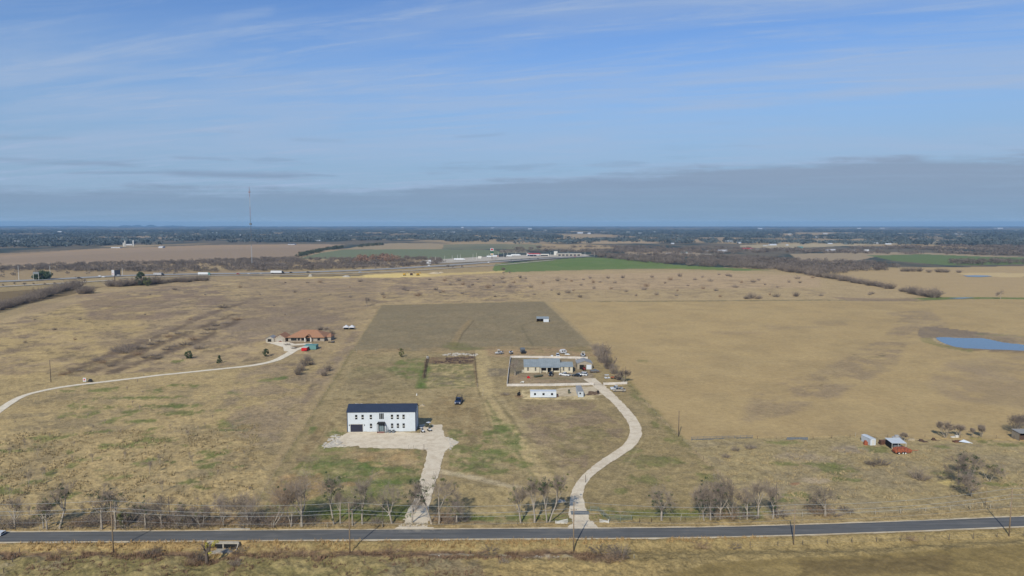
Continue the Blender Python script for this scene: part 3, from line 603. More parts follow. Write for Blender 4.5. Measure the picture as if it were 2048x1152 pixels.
def pad(name, pts, mt, lift=0.045, rag=0.6, res=1.0, world=False, rough_edge=2.2):
    """a spread of gravel with a ragged edge, draped on the ground"""
    P = np.array(pts) if world else wp(pts); Q = []
    for i in range(len(P)):
        a, b = P[i], P[(i + 1) % len(P)]; n = max(1, int(np.hypot(*(b - a)) / 0.6))
        for k_ in range(n): Q.append(a + (b - a) * k_ / n)
    Q = np.array(Q); cen = Q.mean(0)
    d = (fbm(Q[:, 0], Q[:, 1], rough_edge, 4, 77, 0.65) - 0.5) * 2 * rag
    dirs = Q - cen; dirs /= np.linalg.norm(dirs, axis=1)[:, None] + 1e-9; Q = Q + dirs * d[:, None]
    i = sel(Q, 2); m = sstep(0.2, -0.5, sdpoly(P, X[i], Y[i])); MICRO[i] *= (1 - m); SINK[i] = np.maximum(SINK[i], m)
    import bmesh
    b = bmesh.new(); vs = [b.verts.new((q[0], q[1], 0)) for q in Q]; f = b.faces.new(vs)
    bmesh.ops.triangulate(b, faces=[f])
    # cut into cells so it can follow the ground
    x0, y0 = Q.min(0); x1, y1 = Q.max(0); st = 4.0 * res
    for ax, lo, hi in ((0, x0, x1), (1, y0, y1)):
        for c_ in np.arange(lo + st, hi, st):
            nrm = (1, 0, 0) if ax == 0 else (0, 1, 0); co = (c_, 0, 0) if ax == 0 else (0, c_, 0)
            bmesh.ops.bisect_plane(b, geom=b.verts[:] + b.edges[:] + b.faces[:], plane_co=co, plane_no=nrm)
    for v in b.verts: v.co.z = H(v.co.x, v.co.y) + lift
    bmesh.ops.recalc_face_normals(b, faces=b.faces)
    if sum(f_.normal.z for f_ in b.faces) < 0: bmesh.ops.reverse_faces(b, faces=b.faces)
    me = bpy.data.meshes.new(name); b.to_mesh(me); b.free(); me.materials.append(mt)
    o = bpy.data.objects.new(name, me); COL.objects.link(o); return tag(o, kind='structure')

def ground_mat(name, kind):
    m = bpy.data.materials.new(name); m.use_nodes = True; n = m.node_tree; b = NB(n); P = n.nodes['Principled BSDF']
    P.inputs['Roughness'].default_value = 0.95; P.inputs['Specular IOR Level'].default_value = 0.1
    tc_ = b.n('ShaderNodeTexCoord'); oc = tc_.outputs['Object']
    if kind == 'ground':
        at_ = b.n('ShaderNodeAttribute', attribute_name='Col'); ax = b.n('ShaderNodeAttribute', attribute_name='tex')
        col = at_.outputs['Color']; tx = ax.outputs['Fac']
        n0 = b.noise(oc, 0.045, 5, 0.6, 0.4); n1 = b.noise(oc, 0.42, 7, 0.72, 0.6); n2 = b.noise(oc, 1.7, 5, 0.65); n3 = b.noise(oc, 6.0, 3, 0.6)
        v = b.m('ADD', b.m('MULTIPLY', b.m('SUBTRACT', n1, 0.5), 1.5), b.m('MULTIPLY', b.m('SUBTRACT', n2, 0.5), 1.2))
        v = b.m('ADD', v, b.m('MULTIPLY', b.m('SUBTRACT', n0, 0.5), 0.5)); v = b.m('ADD', v, b.m('MULTIPLY', b.m('SUBTRACT', n3, 0.5), 0.35))
        f = b.m('ADD', 1.0, b.m('MULTIPLY', v, tx)); f = b.m('MAXIMUM', f, 0.3)
        c_ = b.mix(1.0, col, b.comb(f, f, f), 'MULTIPLY')
        # sparse darker weeds and pale straw
        w1 = b.m('MULTIPLY', b.sm(b.noise(oc, 0.62, 7, 0.7, 0.8), 0.58, 0.7), b.m('MULTIPLY', tx, 0.6))
        c_ = b.mix(w1, c_, b.mix(1.0, col, (0.58, 0.60, 0.56, 1), 'MULTIPLY'))
        w2 = b.m('MULTIPLY', b.sm(b.noise(b.comb(*[b.n('ShaderNodeSeparateXYZ').outputs[0]] * 3) if False else oc, 1.05, 6, 0.7, 0.5), 0.6, 0.72), b.m('MULTIPLY', tx, 0.3))
        c_ = b.mix(w2, c_, b.mix(1.0, col, (1.35, 1.30, 1.18, 1), 'MULTIPLY'))
        n.links.new(c_, P.inputs['Base Color'])
        bp = b.n('ShaderNodeBump'); b.set(bp.inputs['Strength'], b.m('MULTIPLY', tx, 0.55)); bp.inputs['Distance'].default_value = 0.35
        hh = b.m('ADD', n2, b.m('MULTIPLY', n3, 0.3)); n.links.new(hh, bp.inputs['Height']); n.links.new(bp.outputs[0], P.inputs['Normal'])
    if kind == 'asphalt':
        n1 = b.noise(oc, 0.5, 5, 0.6); n2 = b.noise(oc, 9, 3, 0.6); s_ = b.n('ShaderNodeSeparateXYZ'); n.links.new(oc, s_.inputs[0])
        n3 = b.noise(b.comb(b.m('MULTIPLY', s_.outputs[0], 0.05), b.m('MULTIPLY', s_.outputs[1], 1.1), 0.0), 1.0, 4, 0.5)
        f = b.m('ADD', b.m('MULTIPLY', b.m('SUBTRACT', n1, 0.5), 0.25), b.m('ADD', b.m('MULTIPLY', b.m('SUBTRACT', n2, 0.5), 0.2), b.m('MULTIPLY', b.m('SUBTRACT', n3, 0.5), 0.9)))
        f = b.m('ADD', f, 1.0)
        c_ = b.mix(1.0, L3((92, 93, 93)) + (1,), b.comb(f, f, f), 'MULTIPLY')
        c_ = b.mix(b.m('MULTIPLY', b.sm(b.noise(b.comb(b.m('MULTIPLY', s_.outputs[0], 0.12), b.m('MULTIPLY', s_.outputs[1], 0.5), 3.0), 1.3, 7, 0.7), 0.5, 0.7), 0.35), c_, L3((124, 120, 112)) + (1,))
        # dust carried onto the road at the two gravel drives
        for (px, py, rad) in ((835, 1060, 9.0), (1165, 1056, 9.0)):
            x_, y_ = flat_at(px, py)
            d = b.m('SQRT', b.m('ADD', b.m('POWER', b.m('MULTIPLY', b.m('SUBTRACT', s_.outputs[0], x_), 0.6), 2.0), b.m('POWER', b.m('MULTIPLY', b.m('SUBTRACT', s_.outputs[1], y_ + 2), 2.0), 2.0)))
            w_ = b.m('MULTIPLY', b.sm(d, rad, 1.0), b.sm(b.noise(oc, 0.5, 6, 0.65), 0.35, 0.65)); c_ = b.mix(b.m('MULTIPLY', w_, 0.7), c_, L3((172, 164, 148)) + (1,))
        n.links.new(c_, P.inputs['Base Color']); P.inputs['Roughness'].default_value = 0.85
    if kind.startswith('gravel'):
        base, alt = {'gravel': ((204, 192, 170), (176, 160, 136)), 'gravel_pale': ((212, 202, 182), (188, 176, 152)), 'gravel_far': ((176, 168, 154), (150, 142, 128)),
                     'gravel_dirt': ((186, 172, 146), (154, 138, 110)), 'gravel_shoulder': ((190, 178, 154), (160, 140, 108)), 'gravel_lane': ((150, 148, 144), (132, 130, 126))}[kind]
        n1 = b.noise(oc, 0.35, 6, 0.65, 0.5); n2 = b.noise(oc, 2.4, 5, 0.65); n3 = b.noise(oc, 11, 3, 0.6)
        c_ = b.mix(b.sm(n1, 0.4, 0.66, 0, 0.6), L3(base) + (1,), L3(alt) + (1,))
        f = b.m('ADD', 1.0, b.m('ADD', b.m('MULTIPLY', b.m('SUBTRACT', n2, 0.5), 0.45), b.m('MULTIPLY', b.m('SUBTRACT', n3, 0.5), 0.3)))
        c_ = b.mix(1.0, c_, b.comb(f, f, f), 'MULTIPLY'); n.links.new(c_, P.inputs['Base Color'])
        bp = b.n('ShaderNodeBump'); bp.inputs['Strength'].default_value = 0.4; bp.inputs['Distance'].default_value = 0.1
        n.links.new(n2, bp.inputs['Height']); n.links.new(bp.outputs[0], P.inputs['Normal'])
    return m
GM = {k_: ground_mat(k_ + '_ground', k_) for k_ in ('ground', 'asphalt', 'gravel', 'gravel_pale', 'gravel_far', 'gravel_dirt', 'gravel_shoulder', 'gravel_lane')}

# country road with its gravel shoulders
strip('road_shoulder', ROAD, 6.1, GM['gravel_shoulder'], 0.045, 2.0, 0.55, world=True)
strip('road', ROAD, 4.9, GM['asphalt'], 0.075, 2.0, 0.06, world=True, seed=9)
# drive to the white building, its gravel yard and the spill of rubble beside it
pad('gravel_yard', [(648, 893), (662, 884), (682, 872), (700, 864), (840, 866), (838, 850), (852, 848), (884, 849), (889, 872), (905, 878), (921, 884), (905, 893), (892, 901), (885, 905),
                    (856, 905), (852, 899), (800, 898), (722, 896), (715, 892), (690, 895)], GM['gravel'], 0.03, 0.7, res=1.2)
strip('gravel_drive', [(872, 896), (868, 920), (860, 950), (850, 980), (838, 1018), (832, 1046), (830, 1058)], [5.8, 5.0, 5.0, 4.6, 4.4, 5.2, 9.5], GM['gravel'], 0.055, 0.7, 0.5)
# curving drive to the ranch house
strip('curved_drive', [(1168, 1060), (1162, 1045), (1157, 1025), (1154, 1000), (1156, 980), (1172, 955), (1200, 930), (1232, 908), (1258, 890), (1270, 872), (1270, 852), (1258, 832), (1240, 810), (1222, 793), (1206, 778), (1190, 766), (1178, 757)],
      [7.5, 4.6, 3.2, 2.8, 3.0, 3.6, 3.8, 3.9, 4.1, 4.2, 4.3, 4.2, 4.2, 5.0, 5.4, 5.0, 6.0], GM['gravel'], 0.055, 0.7, 0.35)
pad('gravel_apron', [(1112, 778), (1150, 774), (1206, 772), (1222, 786), (1200, 790), (1175, 789), (1150, 792), (1112, 792)], GM['gravel_dirt'], 0.03, 1.0)
# neighbour's drive on the left
strip('neighbour_drive', [(-120, 900), (-30, 842), (0, 820), (45, 793), (100, 779), (160, 769), (280, 755), (400, 742), (500, 731), (545, 722), (572, 710), (590, 700), (612, 694)], [3.4, 3.4, 3.3, 3.2, 3.2, 3.4, 3.4, 3.8, 4.2, 4.0], GM['gravel_pale'], 0.05, 1.6, 0.25)
pad('neighbour_yard', [(531, 684), (552, 684), (570, 682), (590, 688), (624, 687), (622, 690), (578, 692), (598, 697), (580, 703), (568, 702), (566, 694), (548, 689)], GM['gravel_pale'], 0.035, 0.6, res=2)
# highway corridor
def far_strip(name, pts, wd, mt, lift):
    o, P = strip(name, pts, wd, mt, lift, 12, 0, 4); return o
far_strip('highway', [(-500, 572), (-200, 567), (0, 563), (120, 558), (240, 552), (380, 548.5), (560, 546), (700, 541.5), (800, 536.5), (900, 530.5), (980, 524.5), (1060, 519), (1120, 515.5), (1180, 513)], 26, GM['gravel_lane'], 0.45)
far_strip('frontage_road', [(-500, 592), (-200, 582), (0, 573.5), (120, 567), (225, 561)], 11, GM['gravel_far'], 0.4)
far_strip('service_road', [(240, 557), (400, 552), (560, 550), (720, 546), (840, 540.5), (920, 535), (1000, 530), (1060, 524.5), (1110, 520)], 9, GM['gravel_far'], 0.42)
far_strip('county_road', [(1170, 510), (1280, 509), (1400, 508), (1420, 510)], 18, GM['gravel_far'], 0.4)
pad('truck_stop_yard', [(845, 521), (960, 514), (1040, 510.5), (1170, 508.5), (1180, 512), (1100, 514.5), (1040, 518), (960, 523), (880, 527), (830, 528)], GM['gravel_far'], 0.3, 4, res=30)

# now the ground itself
near_ = 1 - sstep(160, 420, Y)
tall = 0.5 + 0.9 * fbm(X, Y, 14, 3, 91)
mic = (fbm(X, Y, 1.9, 3, 61, 0.6) - 0.42); mic = np.maximum(mic, -0.05) * 1.1 * tall
Z = hgt(X, Y) + mic * MICRO * np.clip(TEX - 0.35, 0, 1.2) * near_ * (Y > 62)
SINKV = SINK * (0.06 + 0.3 * sstep(500, 900, Y))
Z = Z - SINKV - 0.0
# hollow for the big pond
PP = wp([(1868, 674), (1880, 673.5), (1960, 675.5), (1975, 676.5), (2010, 684), (2048, 688), (2110, 692), (2200, 694), (2200, 702), (2048, 700), (1990, 698), (1935, 696), (1910, 693), (1892, 688), (1880, 683), (1872, 678)])
i = sel(PP, 30); d = sdpoly(PP, X[i], Y[i]); Z[i] -= sstep(1.5, -6, d) * 1.2
nr, ncg = YY.shape
a = (np.arange(nr - 1)[:, None] * ncg + np.arange(ncg - 1)[None]).ravel()
Fq = np.stack([a, a + 1, a + ncg + 1, a + ncg], 1)
GALB = 1.0
ground = npmesh('ground', np.stack([X, Y, Z], 1), Fq, GM['ground'], nside=4, smooth=True); tag(ground, kind='structure')
ca = ground.data.color_attributes.new('Col', 'FLOAT_COLOR', 'POINT'); ca.data.foreach_set('color', np.concatenate([np.clip(C * np.array([1.0, 1.0, 0.93]), 0, 1), np.ones((NVG, 1))], 1).astype(np.float32).ravel())
ta = ground.data.attributes.new('tex', 'FLOAT', 'POINT'); ta.data.foreach_set('value', TEX.astype(np.float32))
# water
def water(name, P, z, rgb):
    mb = MB(); mb.add([(p[0], p[1], z) for p in P], [tuple(range(len(P)))]); m = bpy.data.materials.new(name); m.use_nodes = True; b = NB(m.node_tree)
    Pn = m.node_tree.nodes['Principled BSDF']; Pn.inputs['Base Color'].default_value = L3(rgb) + (1,); Pn.inputs['Roughness'].default_value = 0.08
    bp = b.n('ShaderNodeBump'); bp.inputs['Strength'].default_value = 0.25; bp.inputs['Distance'].default_value = 0.05
    t = b.n('ShaderNodeTexCoord'); m.node_tree.links.new(b.noise(t.outputs['Object'], 0.8, 3), bp.inputs['Height']); m.node_tree.links.new(bp.outputs[0], Pn.inputs['Normal'])
    o = mb.build(name, m); 
    if o.data.polygons[0].normal.z < 0: o.data.flip_normals()
    return tag(o, kind='structure')
PW2 = wp([(1860, 672.5), (1960, 674), (2010, 681), (2048, 685.5), (2200, 692), (2200, 703), (2048, 701), (1990, 699), (1930, 697), (1900, 692), (1870, 682)])
water('pond_water', PW2, -0.35, (70, 84, 100))
PW3 = wp([(1926, 551.5), (1950, 550.8), (1975, 551.3), (1985, 553), (1960, 554.5), (1935, 553.8)])
water('far_pond_water', PW3, 0.35, (90, 100, 108)); water('stream_water', wp([(1895, 597), (1930, 595.5), (1950, 596.2), (1920, 597.8)]), 0.3, (90, 100, 104))
# low hills on the skyline
def hill(px, wpx, hpx, D):
    xs = np.linspace(-1, 1, 25); x0 = (px - CX) / F * D; W_ = wpx / F * D; h = hpx / F * D
    V = []; Fh = []
    for j, (k_, yy) in enumerate(((0, -0.25), (0.8, -0.1), (1, 0), (0.8, 0.1), (0, 0.25))):
        for x in xs:
            e = max(0, 1 - abs(x) ** 2.2); V.append((x0 + x * W_, D + yy * W_, (72 * 0.2 + h) * k_ * e * (0.8 + 0.35 * float(vnoise(x * 4 + px, j * .3))) - 3))
    for j in range(4):
        for i_ in range(24): q = j * 25 + i_; Fh.append((q, q + 1, q + 26, q + 25))
    mb = MB(); mb.add(V, Fh); return mb
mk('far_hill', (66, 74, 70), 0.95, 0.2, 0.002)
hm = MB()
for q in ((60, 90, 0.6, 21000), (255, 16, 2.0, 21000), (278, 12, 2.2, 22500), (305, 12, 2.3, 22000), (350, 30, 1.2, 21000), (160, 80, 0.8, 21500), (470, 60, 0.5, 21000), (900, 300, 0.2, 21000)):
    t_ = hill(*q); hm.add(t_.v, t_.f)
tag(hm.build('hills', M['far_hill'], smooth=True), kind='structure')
# ------------------------------------------------------------------ plants
class Seg:
    """branches as tapering prisms, gathered in arrays"""
    def __init__(s): s.a = []; s.b = []; s.r0 = []; s.r1 = []
    def add(s, a, b, r0, r1): s.a.append(tuple(a)); s.b.append(tuple(b)); s.r0.append(r0); s.r1.append(r1)
    def mesh(s, name, mt, k, parent=None):
        A, B_ = np.array(s.a), np.array(s.b); r0, r1 = np.array(s.r0), np.array(s.r1); n = len(A)
        d = B_ - A; d /= np.linalg.norm(d, axis=1)[:, None] + 1e-9
        ref = np.where(np.abs(d[:, 2:3]) > 0.9, np.array([[1., 0, 0]]), np.array([[0, 0, 1.]])); u = np.cross(d, ref); u /= np.linalg.norm(u, axis=1)[:, None]; w_ = np.cross(d, u)
        t = np.arange(k) * 2 * np.pi / k
        ring = u[:, None, :] * np.cos(t)[None, :, None] + w_[:, None, :] * np.sin(t)[None, :, None]
        V = np.concatenate([A[:, None, :] + ring * r0[:, None, None], B_[:, None, :] + ring * r1[:, None, None]], 1).reshape(-1, 3)
        base = (np.arange(n) * 2 * k)[:, None]; q = []
        for j in range(k): q.append(np.concatenate([base + j, base + (j + 1) % k, base + k + (j + 1) % k, base + k + j], 1))
        Fq = np.stack(q, 1).reshape(-1, 4)
        return npmesh(name, V, Fq, mt, parent, 4)
def leaves(rng, centers, radii, per, size, name, mt, parent=None):
    P = []
    for c_, r in zip(centers, radii):
        q = rng.normal(size=(per, 3)); q /= np.linalg.norm(q, axis=1)[:, None]; q *= (rng.random((per, 1)) ** 0.4) * r; q[:, 2] *= 0.8; P.append(q + np.array(c_))
    P = np.concatenate(P); n = len(P); a = rng.normal(size=(n, 3)); a /= np.linalg.norm(a, axis=1)[:, None]; b = np.cross(a, rng.normal(size=(n, 3))); b /= np.linalg.norm(b, axis=1)[:, None]
    s_ = size * (0.6 + 0.8 * rng.random((n, 1)))
    V = np.stack([P - a * s_, P + b * s_ * 0.6, P + a * s_, P - b * s_ * 0.6], 1).reshape(-1, 3)
    return npmesh(name, V, np.arange(4 * n).reshape(n, 4), mt, parent, 4)
def vec(a): return np.array(a, float)
def grow(rng, T, Tw, p, d, L, r, depth, maxd, spread, up=0.25, crook=0.25, tips=None, split=0.55):
    """one limb: a few crooked pieces, side shoots along it"""
    n = max(2, int(4 - depth * 0.5)); pts = [p]; cur = p.copy(); dd = d.copy()
    for i_ in range(n):
        dd = dd + rng.normal(size=3) * crook * (0.4 if depth == 0 else 1) + np.array([0, 0, up * 0.25]); dd /= np.linalg.norm(dd); nx = cur + dd * L / n
        ra, rb = r * (1 - split * i_ / n), r * (1 - split * (i_ + 1) / n)
        (T if depth <= 1 else Tw).add(cur, nx, ra, rb); cur = nx; pts.append(cur)
        if depth < maxd and (depth > 0 or i_ >= n * 0.35):
            for _ in range(2 if depth < 2 else 3):
                a = rng.normal(size=3); a -= dd * a.dot(dd); a /= np.linalg.norm(a); sp = spread * (0.7 + 0.6 * rng.random())
                nd = dd * math.cos(sp) + a * math.sin(sp); nd[2] += up * 0.4; nd /= np.linalg.norm(nd)
                grow(rng, T, Tw, cur.copy(), nd, L * (0.52 + 0.22 * rng.random()), rb * 0.62, depth + 1, maxd, spread, up, crook, tips, split)
    if tips is not None and depth >= maxd - 1: tips.append(cur)
def bare_tree(name, seed, h, label, cat='tree', spread=0.75, stems=1, lean=(0, 0), trunk=0.3, tr=0.17, bark='bark', twig='twig', up=0.3, mist=0, leafm=None, leafr=0.45, ivy=0, maxd=4, crook=0.22, group=None, twr=1.0):
    """leafless winter tree of height h: trunk with limbs, and a crown of twigs"""
    rng = np.random.default_rng(seed); root = thing(name, label, cat, group=group); T, Tw, tips = Seg(), Seg(), []
    for s_ in range(stems):
        d = np.array([lean[0] + (rng.normal() * 0.28 if stems > 1 else 0), lean[1] + (rng.normal() * 0.28 if stems > 1 else 0), 1.0]); d /= np.linalg.norm(d)
        p0 = np.array([rng.normal() * 0.12 * (stems > 1), rng.normal() * 0.12 * (stems > 1), -0.25])
        th = h * trunk; top = p0 + d * th; rr = tr * (1 if stems == 1 else 0.6)
        mid = (p0 + top) / 2 + rng.normal(size=3) * 0.06 * h * 0.15
        T.add(p0, mid, rr * 1.15, rr * 0.95); T.add(mid, top, rr * 0.95, rr * 0.8)
        for _ in range(3 if stems == 1 else 2):
            a = rng.normal(size=3); a[2] = 0; a /= np.linalg.norm(a) + 1e-9; sp = spread * (0.45 + 0.5 * rng.random())
            nd = d * math.cos(sp) + a * math.sin(sp); nd /= np.linalg.norm(nd)
            grow(rng, T, Tw, top.copy(), nd, h * (0.33 + 0.1 * rng.random()), rr * 0.6, 0, maxd - 1, spread, up, crook, tips)
        grow(rng, T, Tw, top.copy(), d, h * 0.42, rr * 0.7, 0, maxd - 1, spread, up, crook, tips)
    Tw.r0 = list(np.maximum(np.array(Tw.r0) * twr * 0.8, 0.016)); Tw.r1 = list(np.maximum(np.array(Tw.r1) * twr * 0.8, 0.011))
    # scale to the wanted height
    zmax = max(max(b[2] for b in T.b), max(b[2] for b in Tw.b)); k_ = h / zmax
    for S_ in (T, Tw): S_.a = [tuple(v * k_ for v in q) for q in S_.a]; S_.b = [tuple(v * k_ for v in q) for q in S_.b]
    T.mesh('trunk', M[bark], 5, root); Tw.mesh('crown', M[twig], 3, root)
    if mist or ivy:
        cs, rs = [], []
        tp = np.array(tips) * k_
        for _ in range(mist): cs.append(tp[rng.integers(len(tp))] + rng.normal(size=3) * 0.15); rs.append(leafr * (0.6 + 0.8 * rng.random()))
        for _ in range(ivy):
            j = rng.integers(len(T.a)); t = rng.random(); cs.append(np.array(T.a[j]) * (1 - t) + np.array(T.b[j]) * t + rng.normal(size=3) * 0.2); rs.append(leafr * (0.5 + 0.6 * rng.random()))
        leaves(rng, cs, rs, 46, 0.11, 'foliage', M[leafm or 'leaf_olive'], root)
    return root
def shrub(name, seed, h, wd, label, cat='shrub', n=60, mt='twig', leaf=0, leafm='leaf_olive', group=None, r=0.02, single=True):
    """many fine stems fanning from the ground, one mesh"""
    rng = np.random.default_rng(seed); S_ = Seg(); tips = []
    for _ in range(n):
        a = rng.random() * 6.283; rad = rng.random() ** 0.6; p = np.array([math.cos(a) * wd * 0.22 * rad, math.sin(a) * wd * 0.22 * rad, -0.05])
        d = np.array([math.cos(a) * rad * wd / h * 0.9, math.sin(a) * rad * wd / h * 0.9, 1.0]); d /= np.linalg.norm(d); L = h * (0.6 + 0.45 * rng.random()) * (1 - 0.25 * rad)
        for i_ in range(3):
            q = p + d * L / 3; S_.add(p, q, r * (1 - i_ * 0.25), r * (0.8 - i_ * 0.25)); p = q; d = d + rng.normal(size=3) * 0.22; d /= np.linalg.norm(d)
            for _ in range(3):
                dd = d + rng.normal(size=3) * 0.6; dd /= np.linalg.norm(dd); S_.add(p, p + dd * L * 0.22 * (0.5 + rng.random()), r * 0.5, r * 0.3); tips.append(p)
    o = S_.mesh(name, M[mt], 3)
    if leaf:
        cs = [tips[rng.integers(len(tips))] for _ in range(leaf)]; leaves(rng, cs, [0.28] * leaf, 30, 0.08, 'foliage', M[leafm], o)
    return tag(o, label, cat, group)
def put(root, px, py, rz=0.0, s=1.0, **kw):
    x, y, z = at(px, py); root.location = (x, y, z); root.rotation_euler = (0, 0, rz); root.scale = (s,) * 3; return root
rng0 = random.Random(5)
_u = ['', 'first', 'second', 'third', 'fourth', 'fifth', 'sixth', 'seventh', 'eighth', 'ninth', 'tenth', 'eleventh', 'twelfth', 'thirteenth', 'fourteenth', 'fifteenth', 'sixteenth', 'seventeenth', 'eighteenth', 'nineteenth']
def ordn(i):
    i += 1
    if i < 20: return _u[i]
    return {20: 'twentieth', 30: 'thirtieth'}.get(i) or (('twenty-', 'thirty-')[i // 10 - 2] + _u[i % 10])
def hpx(py, n): return n * mpp(py) * 1.02      # metres for n photo pixels of height at row py
